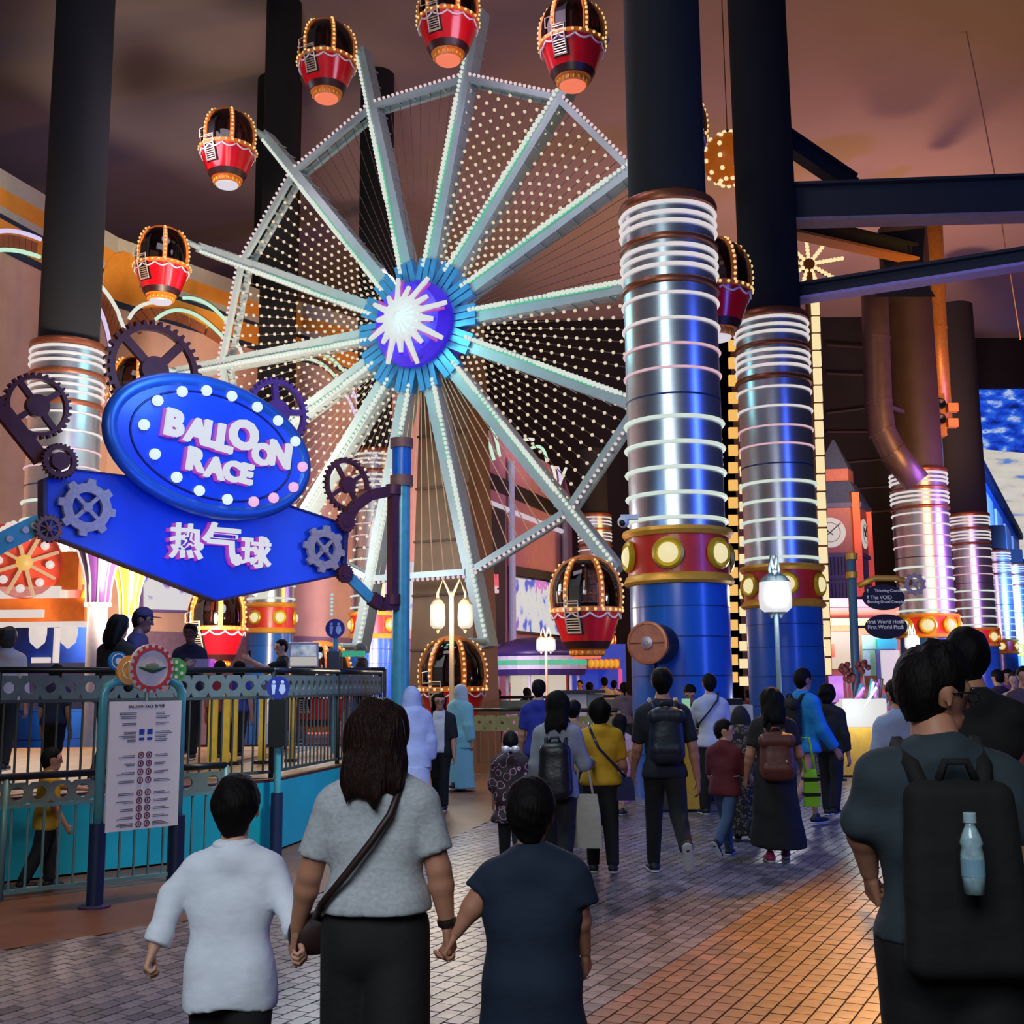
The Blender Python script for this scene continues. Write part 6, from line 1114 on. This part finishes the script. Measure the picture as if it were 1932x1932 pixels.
flared('purple flared column with glowing lines at the corner of the carnival stall', 178, 1005, 1140, 19.0, 40, 120, M('flare_purple', (88, 48, 110), 0.4, noise=0.1), LWB)
flared('yellow flared column behind the woman with long dark hair', 237, 1035, 1165, 22, 30, 105, M('flare_yellow', (232, 168, 40), 0.4, noise=0.1, emit=0.15), LWB)
lamp('stall_lamps', 'AREA', at(80, 1140, Ys-0.6)+V(0, 0, 0), 90, (1, 0.8, 0.62), at(80, 1300, Ys-3), 2.5, 0.5)
# ------------------------------------------------------------------ people
BK = fabric('black', (17, 17, 19)); NV = fabric('navy', (20, 34, 54)); JEAN = fabric('jean', (52, 74, 108)); WH = fabric('white', (206, 210, 220)); DKJ = fabric('dark_jean', (20, 24, 32)); SHB = (fabric('shoe_black', (20, 20, 22), 0.6), fabric('sole_white', (188, 190, 196), 0.6)); SHK = (fabric('shoe_black', (20, 20, 22)), fabric('sole_dark', (40, 40, 42))); SHP = (fabric('shoe_pink', (150, 40, 84), 0.6), fabric('sole_white', (188, 190, 196)))
def spot(px, ytop, Y, z0=0.0): p = at(px, ytop, Y); return V(p[0], Y, z0), p[2]-z0
A_ = lambda e, w, Ye, Yw: (at(*e, Ye), at(*w, Yw))
def to_world(P, pcs): return [(v @ P['Rw'].T+P['pos'], f) for v, f in pcs]
def backpack(P, label, mat, w=0.30, h=0.42, d=0.16, drop=0.0, pocket=True, pmat=None, strapm=None, buckle=None, back=0.0, group='backpacks worn in the crowd', dome=0):
    H = P['H']; zt = P['shz']-0.02-drop; y0 = -0.052*H-0.035-d/2-back; r = d*0.42; pm = pmat or mat
    t = thing('backpack', label, 'backpack', P['w'](V(0, y0, zt-h)), group=group)
    zb = zt-h; prims = [seg((x*(w/2-r), y0, zb+r), (x*(w/2-r)*0.88, y0+0.012, zt-r), r*1.05, r*0.92, k=0.07) for x in (-1, -0.33, 0.33, 1)]
    mesh_obj('bag_body', to_world(P, [implicit(prims, 0.012, lambda F, X, Y, Z: F+folds(X, Y, Z, 0.004, 4))]), mat, t)
    if pocket: mesh_obj('pocket', to_world(P, [implicit([seg((-w*0.30, y0-r*0.95, zt-h*0.76), (w*0.30, y0-r*0.95, zt-h*0.76), r*0.62, s=(1, 0.7, 1.3), k=0.04)], 0.012)]), pm, t); mesh_obj('flap', to_world(P, [implicit([seg((-w*0.36, y0-r*0.55, zt-h*0.16), (w*0.36, y0-r*0.55, zt-h*0.16), r*0.75, s=(1, 0.9, 1.2), k=0.04)], 0.012)]), pm, t)
    for s_ in (-1, 1):
        x = s_*P['shw']*0.62; Q = [V(x*0.7, y0+d*0.3, zt-0.06), V(x*0.9, -0.05*H, zt+0.035), V(x, 0.0, P['shz']+0.042), V(x*1.02, 0.055*H+0.02, zt-0.06), V(x*1.15, 0.045*H+0.03, zt-h*0.5), V(x*1.3, -0.02, zt-h*0.85)]
        MB().tube([P['w'](q) for q in Q], 0.020 if H < 1.7 else 0.026, 6).build('strap', strapm or mat, t, True)
    MB().tube([P['w'](V(x, y0+0.01, zt+z)) for x, z in ((-0.05, 0), (-0.03, 0.05), (0.03, 0.05), (0.05, 0))], 0.012, 6).build('handle', mat, t, True)
    if buckle: MB().sph(P['w'](V(w*0.22, y0-r*1.5, zt-h*0.6)), 0.016, 8, 6).build('buckle', buckle, t, True)
    return t
# -- the family of three walking hand in hand
hA, hB = at(560, 1768, 4.02), at(848, 1768, 3.90)
Wm = person('woman in grey short sleeved top with long brown hair, holding two boys by the hand', spot(712, 1325, 3.9)[0], 0, spot(712, 1325, 3.9)[1], 'near', wid=0.98, girth=1.0, legs=((6, 4), (-14, 24)),
            arms=((at(585, 1648, 3.92), at(562, 1745, 3.98)), (at(828, 1640, 3.88), at(843, 1738, 3.90))), top=dict(mat=fabric('heather_grey', (178, 184, 190), noise=0.18, ns=60), sleeve=0.78, hem=0.575, loose=0.022, slv_loose=0.034, hair_len=0.80, name='top', fold=0.012), bottom=dict(mat=BK, type='wide', hem=0.45, loose=0.02, name='culottes'), hair='long', hairm=HAIRB, curl=((0.8, 0.9, 0.6), (0.8, 0.9, 0.6)), shoes=SHK)
P = Wm; st = M('strap_brown', (46, 26, 24), 0.5)
t = thing('crossbody_bag', 'small brown bag with a thin strap across the grey topped woman', 'bag', P['w'](V(-0.2, 0.1, 0.80))); H = P['H']
MB().tube([P['w'](V(x, y, z)) for x, y, z in ((-0.17, 0.10, 0.86), (-0.195, -0.02, 0.90), (-0.16, -0.112, 0.955), (-0.08, -0.138, 1.05), (0.0, -0.140, 1.15), (0.06, -0.128, 1.235), (0.09, -0.085, 1.32), (0.095, -0.01, 1.36), (0.07, 0.10, 1.28), (-0.05, 0.15, 1.05), (-0.17, 0.12, 0.88))], 0.013, 6).build('strap', st, t, True)
mesh_obj('pouch', to_world(P, [implicit([seg((-0.25, 0.10, 0.82), (-0.13, 0.14, 0.82), 0.06, s=(1, 0.6, 1.2))], 0.012)]), st, t)
wr_ = P['J'][1][2]; MB().lathe([(0.031, -0.012), (0.033, 0), (0.031, 0.012)], wr_, 16, True, unit(wr_-P['J'][1][1])).build('wristwatch', M('watch', (60, 50, 46), 0.3, 0.5), P['obj'])
P['obj'].children[-1].matrix_parent_inverse = (Matrix.Translation(Vector(P['pos'])) @ Matrix.Rotation(P['heading'], 4, 'Z')).inverted()
B1 = person('boy in a white long sleeved shirt, seen from behind at lower left', spot(446, 1465, 4.15)[0], 4, spot(446, 1465, 4.15)[1], 'near', hs=1.16, wid=0.98, girth=1.05, legs=((10, 6), (-8, 10)), arms=((at(326, 1690, 4.12), at(292, 1783, 4.05)), (at(538, 1700, 4.12), at(561, 1765, 4.02))), top=dict(mat=fabric('shirt_white', (228, 236, 248)), sleeve=1.97, cuff=True, hem=0.43, loose=0.016, slv_loose=0.012, collar=0.022, fold=0.010, hemwave=-0.5), bottom=dict(mat=BK, loose=0.02), hair='crop', skin=SKIN2, curl=((0.9, 1.1, 0.8), (1.0, 1.1, 0.8)), shoes=SHK)
for s_ in (1,): mesh_obj('collar', [implicit([seg((-0.018, -0.012, B1['shz']+0.036), (0.018, -0.012, B1['shz']+0.036), 0.058, s=(1, 1.0, 0.40), k=0.02)], 0.007)], fabric('shirt_white', (228, 236, 248)), B1['obj'])
B2 = person('boy in a dark navy polo shirt, seen from behind in the centre', spot(1000, 1473, 3.9)[0], -3, spot(1000, 1473, 3.9)[1], 'near', hs=1.16, wid=0.98, girth=1.08, legs=((4, 8), (-6, 6)), arms=((at(905, 1692, 3.9), at(862, 1757, 3.90)), (at(1090, 1712, 3.88), at(1103, 1792, 3.95))), top=dict(mat=fabric('polo_navy', (16, 34, 56)), sleeve=0.95, hem=0.40, loose=0.026, slv_loose=0.036, collar=0.015, fold=0.013), bottom=dict(mat=DKJ, loose=0.03), hair='crop', curl=((1.0, 1.1, 0.8), (0.45, 0.55, 0.4)), shoes=SHK)
# -- man at right with rucksack
s_ = spot(1756, 1232, 3.4); M4 = person('man in a dark sweater with glasses, walking away at lower right', s_[0], -4, s_[1], 'near', wid=1.06, girth=1.04, legs=((5, 4), (-7, 8)), arms=((at(1624, 1548, 3.42), at(1640, 1642, 3.5)), (at(1902, 1575, 3.3), at(1935, 1690, 3.3))), hyaw=-72, hpitch=-4, top=dict(mat=fabric('sweater', (40, 54, 62)), sleeve=1.06, sk=0.045, hem=0.53, loose=0.018, slv_loose=0.014, fold=0.010, name='sweater'), bottom=dict(mat=fabric('cargo_black', (12, 12, 14)), loose=0.03, cuff=0.05), hair='spiky', glasses=True, face=True, curl=((1.25, 1.4, 0.9), (0.6, 0.7, 0.5)), shoes=SHK)
backpack(M4, 'big black rucksack on the man with glasses at lower right', fabric('pack_black', (10, 10, 12)), 0.34, 0.52, 0.11, 0.03, False, group='backpacks worn in the crowd')
bt = at(1834, 1612, 3.1); t = thing('water_bottle', 'clear plastic water bottle in the side of the black rucksack', 'bottle', bt-V(0, 0, 0.07)); X = frame(bt, V(1, 0, 0), V(0.06, 0, 1)); MB(X).lathe([(0.026, -0.10), (0.030, -0.05), (0.030, 0.0), (0.026, 0.02), (0.030, 0.03), (0.024, 0.05), (0.013, 0.075), (0.013, 0.085)], (0, 0, 0), 20, True, (0, 1, 0)).build('bottle_body', M('bottle_plastic', (150, 182, 192), 0.12, noise=0.35, ns=40, coat=0.6), t, True); MB(X).lathe([(0.017, 0.082), (0.017, 0.105), (0.015, 0.108)], (0, 0, 0), 20, True, (0, 1, 0)).build('cap', M('cap_pale', (160, 190, 200), 0.4), t); MB(X).lathe([(0.0305, -0.055), (0.0305, -0.01)], (0, 0, 0), 20, False, (0, 1, 0)).build('label_band', M('bottle_label', (120, 160, 180), 0.5), t)
s_ = spot(1822, 1187, 5.5); person('tall man in a black t-shirt behind the man with glasses', s_[0], -6, s_[1], 'near', wid=1.05, girth=1.05, legs=((10, 6), (-12, 14)), arms=(None, (at(1905, 1385, 5.5), at(1938, 1440, 5.8))), top=dict(mat=fabric('tee_black', (13, 13, 15)), sleeve=0.85, hem=0.47, slv_loose=0.028), bottom=dict(mat=BK), hair='crop', shoes=SHK)
# -- the middle crowd
def mid(label, px, ytop, Y, heading=0, z0=0.0, res='mid', **k):
    p, H = spot(px, ytop, Y, z0); return person(label, p, heading, H, res, **k)
T = lambda n, c, sl_=0.75, hem=0.48, **k: dict(mat=fabric(n, c), sleeve=sl_, hem=hem, **k)
Bm = lambda m, **k: dict(mat=m, **k)
N = mid('man in navy shirt with a dark blue backpack, walking in the centre', 1248, 1258, 10.19, 0, wid=1.05, legs=((14, 4), (-22, 38)), arms=(dict(abd=8, sw=10, el=30), dict(abd=12, sw=-10, el=14)), top=T('navy_shirt', (18, 24, 36), 0.85, 0.47), bottom=Bm(BK, loose=0.008), shoes=SHB, hair='crop')
backpack(N, 'dark blue backpack on the navy shirted man', fabric('pack_navy', (20, 32, 52), 0.5), 0.31, 0.46, 0.16)
Yw = mid('woman in a yellow t-shirt with short curly hair', 1130, 1320, 10.35, 0, girth=1.12, legs=((2, 3), (-8, 12)), arms=(dict(abd=8, sw=35, el=60), dict(abd=12, sw=6, el=50)), top=T('yellow_tee', (196, 150, 28), 0.8, 0.50, slv_loose=0.03), bottom=Bm(BK, loose=0.008), shoes=SHB, hair='bob')
def handbag(label, P, c, size, mat, strap_pts, kind='handbag'):
    t = thing(kind, label, 'bag', P['w'](V(*c)-V(0, 0, size[2]/2))); w, d, h = size
    X = np.eye(4); X[:3, :3] = P['Rw']; X[:3, 3] = P['w'](V(*c)); vs = [V(x*w/2*k, y*d/2*k2, z*h/2) for z, k, k2 in ((-1, 1.0, 1.0), (0.2, 0.92, 0.8), (1, 0.72, 0.25)) for x, y in ((-1, -1), (1, -1), (1, 1), (-1, 1))]
    fs = [(3, 2, 1, 0), (8, 9, 10, 11)]+[(a+i, a+(i+1) % 4, a+4+(i+1) % 4, a+4+i) for a in (0, 4) for i in range(4)]
    MB(X).add(vs, fs).build('bag_body', mat, t); MB().tube([P['w'](V(*q)) for q in strap_pts], 0.012, 6).build('strap', mat, t, True); return t
handbag('glossy dark blue handbag at the hip of the yellow shirted woman', Yw, (0.20, -0.02, 0.72), (0.20, 0.12, 0.20), M('bag_blue', (24, 30, 80), 0.25, noise=0.2, coat=0.4), ((0.22, -0.02, 0.82), (0.10, -0.125, 0.95), (-0.02, -0.130, 1.08), (-0.09, -0.09, 1.24), (-0.10, 0.0, 1.30), (-0.02, 0.11, 1.15), (0.2, 0.08, 0.84)))
G = mid('woman with long black hair in a pale grey cardigan with a dark backpack', 1050, 1306, 9.9, -8, legs=((10, 4), (-18, 34)), arms=(dict(abd=8, sw=5, el=30), dict(abd=14, sw=12, el=75)), top=T('cardigan', (148, 156, 170), 1.9, 0.44, slv_loose=0.028, hair_len=0.9, name='cardigan'), bottom=Bm(BK), hair='long', shoes=SHB)
backpack(G, 'dark leather backpack on the woman with long black hair', fabric('pack_leather', (24, 24, 34), 0.4), 0.29, 0.44, 0.15, 0.12, False, back=0.03)
handbag('white cotton tote bag hanging from the arm of the grey cardigan woman', G, (0.24, -0.02, 0.50), (0.26, 0.08, 0.44), fabric('tote_white', (176, 172, 164)), ((0.16, 0.0, 0.70), (0.17, 0.05, 0.98), (0.24, 0.06, 1.0), (0.30, 0.0, 0.70)), 'tote_bag')
def pattern(name, c1, c2, scale, th=(0.42, 0.5), vor=True):
    m = M(name, c1, 0.8, noise=0); nt = m.node_tree; b = nt.nodes['Principled BSDF']; L = nt.links.new; tc = nt.nodes.new('ShaderNodeTexCoord'); v = nt.nodes.new('ShaderNodeTexVoronoi' if vor else 'ShaderNodeTexNoise'); v.inputs['Scale'].default_value = scale; L(tc.outputs['Object'], v.inputs['Vector'])
    r = nt.nodes.new('ShaderNodeValToRGB'); e = r.color_ramp.elements; e[0].position = th[0]; e[0].color = (*lin(c1), 1); e[1].position = (th[0]+th[1])/2; e[1].color = (*lin(c2), 1); x = e.new(th[1]); x.color = (*lin(c1), 1) if vor else (*lin(c2), 1)
    L(v.outputs[0], r.inputs[0]); L(r.outputs[0], b.inputs['Base Color']); return m
mid('small girl in a black and pink ring patterned dress with a silver hair bow', 963, 1380, 11.0, 0, hs=1.15, girth=1.1, top=dict(mat=pattern('ring_print', (40, 26, 36), (214, 160, 190), 13), sleeve=1.4, hem=0.30, loose=0.03, flare=0.02, name='dress'), bottom=Bm(BK), hair='pony', shoes=SHK)
hd = spot(963, 1380, 11.0); t = thing('hair_bow', 'silver bow in the hair of the small girl in the ring patterned dress', 'hair bow', hd[0]+V(0, -0.14, hd[1]-0.18)); c = hd[0]+V(0, -0.15, hd[1]-0.16)
for q in (-1, 1): MB().sph(c+V(q*0.045, 0, 0), 0.045, 10, 6, (1, 0.5, 0.8)).build('loop', M('bow_silver', (180, 180, 196), 0.35, 0.4), t, True)
MB().sph(c, 0.02, 8, 6).build('knot', M('bow_silver', (180, 180, 196)), t, True)
mid('man in a royal blue t-shirt beyond the girl in the ring dress', 1016, 1283, 14.2, -5, top=T('blue_tee', (34, 40, 130), 0.8, 0.46, slv_loose=0.03), bottom=Bm(DKJ), hair='crop')
mid('woman with tied up hair between the cardigan woman and the yellow shirt', 1082, 1322, 12.6, -25, top=T('tan_top', (150, 110, 84), 0.8), bottom=Bm(BK), hair='bun')
mid('girl in a pale pink dress beyond the yellow shirted woman', 1168, 1350, 14.6, -20, hs=1.12, top=T('pink_top', (206, 160, 170), 0.7, 0.45), bottom=dict(mat=fabric('pink_skirt', (200, 130, 165)), type='skirt', hem=0.25, r=0.12), hair='long')
W7 = mid('woman in black jacket and white printed t-shirt, facing the camera', 830, 1308, 15.5, 172, legs=((10, 4), (-12, 16)), hyaw=22, top=dict(mat=pattern('print_tee', (206, 204, 212), (120, 118, 130), 26, (0.30, 0.36)), sleeve=1.0, hem=0.49, over=fabric('jacket_black', (20, 19, 24)), slv_loose=0.02), bottom=Bm(BK, loose=0.006), hair='long', hairm=HAIR, face=True, glasses=True, shoes=SHB)
for e, m_ in ((0, 0),): pass
LAV = fabric('lavender', (160, 166, 204)); AQU = fabric('aqua', (120, 180, 196))
mid('woman in a lavender headscarf and long lavender dress', 778, 1297, 13.6, 25, girth=1.15, top=dict(mat=LAV, sleeve=1.9, hem=0.42, loose=0.04, name='tunic'), bottom=dict(mat=LAV, type='skirt', hem=0.06, r=0.15), hair='hijab', scarf=LAV)
mid('woman in a pale headscarf and long aqua robe, walking right', 868, 1292, 18.2, -40, girth=1.2, top=dict(mat=AQU, sleeve=1.9, hem=0.40, loose=0.04, name='tunic'), bottom=dict(mat=AQU, type='skirt', hem=0.05, r=0.17, name='robe'), hair='hijab', scarf=fabric('scarf_pale', (160, 178, 190)), shoes=SHB)
mid('vendor with dark hair leaning over the yellow cart', 1302, 1290, 15.82, 170, lean=14, hpitch=-30, top=T('vendor_black', (24, 22, 26), 0.8), bottom=Bm(BK), hair='short', face=True)
W17 = mid('man in a pale grey shirt with a black sling strap, beyond the navy shirted man', 1338, 1272, 14.6, 6, arms=(dict(abd=8, sw=30, el=70), dict(abd=8, sw=10, el=30)), top=T('grey_shirt', (176, 176, 188), 1.5, 0.48, collar=0.01, slv_loose=0.03), bottom=Bm(BK), hair='crop', shoes=SHB)
handbag('small black sling bag on the man in the pale grey shirt', W17, (-0.1, 0.2, 1.15), (0.2, 0.08, 0.16), fabric('sling_black', (18, 18, 20)), ((-0.16, 0.1, 1.1), (-0.17, -0.09, 1.14), (-0.08, -0.150, 1.26), (0.06, -0.128, 1.42), (0.11, -0.02, 1.52), (0.06, 0.12, 1.40), (-0.08, 0.2, 1.2)), 'sling_bag')
MR = dict(mat=fabric('maroon_knit', (88, 20, 34)), sleeve=1.0, hem=0.46, loose=0.02, name='sweater')
bo = mid('boy in a maroon sweater with a white stripe, looking to the right', 1364, 1353, 11.1, -35, hs=1.12, legs=((22, 10), (-24, 30)), hyaw=-62, arms=(dict(abd=10, sw=10, el=40), dict(abd=10, sw=25, el=40)), top=MR, bottom=Bm(JEAN, loose=0.006), hair='short', face=True, skin=SKIN2, shoes=SHB)
mesh_obj('white_stripe', [implicit([seg((-0.035, 0.0, 0.60*bo['H']+bo['dz']), (0.035, 0.0, 0.60*bo['H']+bo['dz']), 0.108, s=(1, 0.86, 0.16), k=0.02)], 0.012)], WH, bo['obj'])
mid('woman in a dark headscarf and flowered dress beside the boy in maroon', 1396, 1333, 12.3, -10, girth=1.15, top=dict(mat=pattern('flower_print', (26, 22, 24), (150, 128, 110), 30, (0.25, 0.45)), sleeve=1.8, hem=0.40, loose=0.04, name='tunic'), bottom=dict(mat=pattern('flower_print2', (26, 22, 24), (150, 128, 110), 30, (0.25, 0.45)), type='skirt', hem=0.08, r=0.15), hair='hijab', scarf=fabric('scarf_black', (24, 22, 26)))
Wb = mid('woman in a long black skirt with a brown backpack and pink shoes', 1455, 1300, 10.9, -6, girth=1.12, legs=((-4, 4), (12, 4)), arms=(dict(abd=14, sw=4, el=20), dict(abd=16, sw=0, el=60)), top=T('black_top', (26, 22, 22), 0.7, 0.50, hair_len=0.75), bottom=dict(mat=BK, type='skirt', hem=0.16, r=0.165, fold=0.012), hair='long', shoes=SHP)
backpack(Wb, 'brown leather backpack on the woman in the long black skirt', fabric('pack_brown', (92, 48, 36), 0.5), 0.33, 0.42, 0.17, 0.10, True, buckle=M('brass', (200, 170, 110), 0.3, 0.7), back=0.03)
t = handbag('lime green drink carrier hanging beside the woman with the brown backpack', Wb, (0.33, 0.02, 0.66), (0.14, 0.12, 0.34), fabric('lime', (130, 200, 40)), ((0.28, 0.0, 0.80), (0.24, 0.0, 1.12), (0.33, 0.03, 1.12), (0.38, 0.02, 0.80)), 'bottle_carrier')
for q in (0.60, 0.74): MB().box(Wb['w'](V(0.33, 0.02, q)), (0.145, 0.125, 0.03)).build('black_band', fabric('sling_black', (18, 18, 20)), t)
Bj = mid('man in a bright blue jacket with a black backpack, facing right', 1512, 1262, 13.3, -62, legs=((16, 4), (-14, 22)), arms=(dict(abd=6, sw=5, el=25), dict(abd=10, sw=12, el=24)), top=T('blue_jacket', (20, 120, 190), 1.95, 0.47, slv_loose=0.035, loose=0.03, name='jacket', collar=0.02), bottom=Bm(fabric('olive', (40, 36, 30)), loose=0.02), hair='crop', face=True, glasses=True, shoes=SHB)
for z_ in (0.74,): E, W = Bj['J'][1][0], Bj['J'][1][1]; MB().cyl(E*0.75+W*0.25, E*0.6+W*0.4, 0.100, 0.097, 16).build('reflective_stripe', M('hi_vis', (170, 230, 90), 0.5, emit=0.15), Bj['obj']); Bj['obj'].children[-1].matrix_parent_inverse = (Matrix.Translation(Vector(Bj['pos'])) @ Matrix.Rotation(Bj['heading'], 4, 'Z')).inverted()
backpack(Bj, 'black backpack on the man in the bright blue jacket', fabric('pack_black', (10, 10, 12)), 0.30, 0.44, 0.16)
mid('person in black half hidden behind the man in the bright blue jacket', 1560, 1293, 14.4, -30, top=T('plain_black', (18, 17, 20), 1.8), bottom=Bm(BK), hair='bob', shoes=SHB)
# -- on the platform
mid('woman in a white top at the left edge of the platform', 16, 1185, 12.7, 10, DZ, hair='bob', hairm=M('hair_olive', (40, 38, 30), 0.6, noise=0.2), top=T('white_top', (200, 190, 178), 1.8), bottom=Bm(BK))
mid('woman with long dark hair in black leaning by the carnival stall', 216, 1160, 11.15, -25, DZ, top=T('plain_black', (18, 17, 20), 1.8, hair_len=0.7), bottom=Bm(BK), hair='long', lean=6)
cp = mid('man in a dark cap, profile to the right, beside the long haired woman', 264, 1148, 11.9, -85, DZ, face=True, skin=SKIN3, hpitch=-8, arms=(dict(abd=8, sw=30, el=70), dict(abd=8, sw=20, el=75)), top=T('dark_violet', (52, 40, 74), 0.9), bottom=Bm(BK), hair='short')
hr_, ho_ = cp['head']; g = cp['H']/7.2; X = np.eye(4); X[:3, :3] = hr_; X[:3, 3] = ho_; CAPM = fabric('cap_dark', (48, 36, 62)); MB(X).lathe([(0.40*g, 0.66*g), (0.41*g, 0.78*g), (0.34*g, 0.95*g), (0.18*g, 1.05*g), (0.02, 1.08*g)], (0, -0.02*g, 0), 24).build('cap', CAPM, cp['obj'], True); MB(X).box((0, 0.52*g, 0.70*g), (0.42*g, 0.40*g, 0.035*g)).build('cap_brim', CAPM, cp['obj'])
mid('ride attendant in navy uniform facing the camera on the platform', 360, 1178, 14.9, 178, DZ, face=True, skin=SKIN3, arms=(dict(abd=14, sw=20, el=60), dict(abd=14, sw=20, el=60)), top=T('uniform_navy', (26, 26, 58), 0.85), bottom=Bm(BK), hair='crop')
sf = spot(533, 1207, 17.4, DZ); S = person('man in a black t-shirt holding up a phone for a picture', sf[0], 100, sf[1], 'mid', face=True, skin=SKIN2, hyaw=25, arms=(dict(abd=20, sw=70, el=50), dict(abd=8, sw=60, el=62)), top=T('tee_black', (13, 13, 15), 0.8), bottom=Bm(BK), hair='crop')
w_ = S['J'][1][2]; t = thing('mobile_phone', 'mobile phone held up by the man in the black t-shirt', 'phone', w_); MB().box(w_+V(-0.05, -0.02, 0.12), (0.03, 0.09, 0.17)).build('case', M('phone_black', (16, 16, 18), 0.3), t); MB().box(w_+V(-0.034, -0.02, 0.12), (0.004, 0.08, 0.15)).build('glass', M('phone_glass', (40, 50, 70), 0.1), t)
mid('grey haired person in dark clothes behind the green bar light', 682, 1214, 17.5, 90, DZ, 'far', top=T('plain_black', (18, 17, 20), 1.8), bottom=Bm(BK), hair='short', hairm=M('hair_grey', (110, 106, 100), 0.6))
mid('child with dark hair behind the platform railing, left of the pair below the red cabin', 415, 1247, 14.6, 0, DZ, 'far', hs=1.15, top=T('red_child', (150, 40, 50)), bottom=Bm(BK), hair='short')
mid('child with dark hair behind the platform railing, right of the pair below the red cabin', 452, 1249, 14.9, 0, DZ, 'far', hs=1.15, top=T('blue_child', (50, 60, 140)), bottom=Bm(BK), hair='bob')
mid('child with dark hair peering over the platform railing beside the woman in white', 108, 1254, 11.6, 0, DZ, 'far', hs=1.15, top=T('dark_child', (40, 40, 60)), bottom=Bm(BK), hair='short')
mid('toddler in a yellow top behind the front queue railing', 96, 1412, 9.78, -60, 0, hs=1.15, girth=1.05, top=T('yellow_child', (190, 150, 40), 0.8, 0.42), bottom=Bm(BK), hair='short', face=True, arms=(dict(abd=20, sw=70, el=10), dict(abd=10, sw=10, el=20)))
# -- far crowd
for i, (px, yt, Y, c, hr, hd_, lab) in enumerate(((938, 1300, 27.5, (190, 160, 140), 'long', -20, 'far woman in a beige top left of the red litter bin'), (994, 1298, 28.5, (74, 44, 90), 'long', 20, 'far woman in a dark violet top right of the red litter bin'), (1094, 1284, 33, (150, 70, 60), 'short', 150, 'far man in a rust top in front of the blue shop'), (1112, 1288, 31, (60, 60, 90), 'bob', 0, 'far woman in a slate top in front of the blue shop'), (1140, 1278, 29, (206, 190, 186), 'short', 10, 'far man in a pale shirt near the nearest column, left of two'), (1158, 1284, 30, (210, 180, 170), 'short', -10, 'far man in a cream shirt near the nearest column, right of two'), (1177, 1288, 24.0, (104, 88, 96), 'pony', 0, 'far woman with a ponytail in a mauve top beside the nearest column'),
        (1692, 1282, 9.2, (150, 170, 214), 'short', 10, 'person in a pale blue shirt mostly hidden behind the man with glasses'), (1882, 1264, 19, (48, 34, 40), 'short', 20, 'far man in dark clothes right of the tall man in black'), (1899, 1255, 22, (120, 60, 110), 'bob', 160, 'far woman in a plum top near the right edge'), (1914, 1268, 17, (170, 150, 140), 'short', 150, 'far man in a beige top at the right edge'), (1930, 1258, 15, (70, 46, 44), 'short', 170, 'far man in a brown top cut by the right edge'), (1412, 1302, 25, (140, 60, 60), 'short', 0, 'far man in a red top between the two nearest columns'))):
    p, H = spot(px, yt, Y); person(lab, p, hd_, min(max(H, 1.45), 1.82), 'far', top=T('far_%d' % i, c, 0.9), bottom=Bm((BK, DKJ, JEAN)[i % 3]), hair=hr, group='far crowd', legs=((8, 6), (-10, 12)))
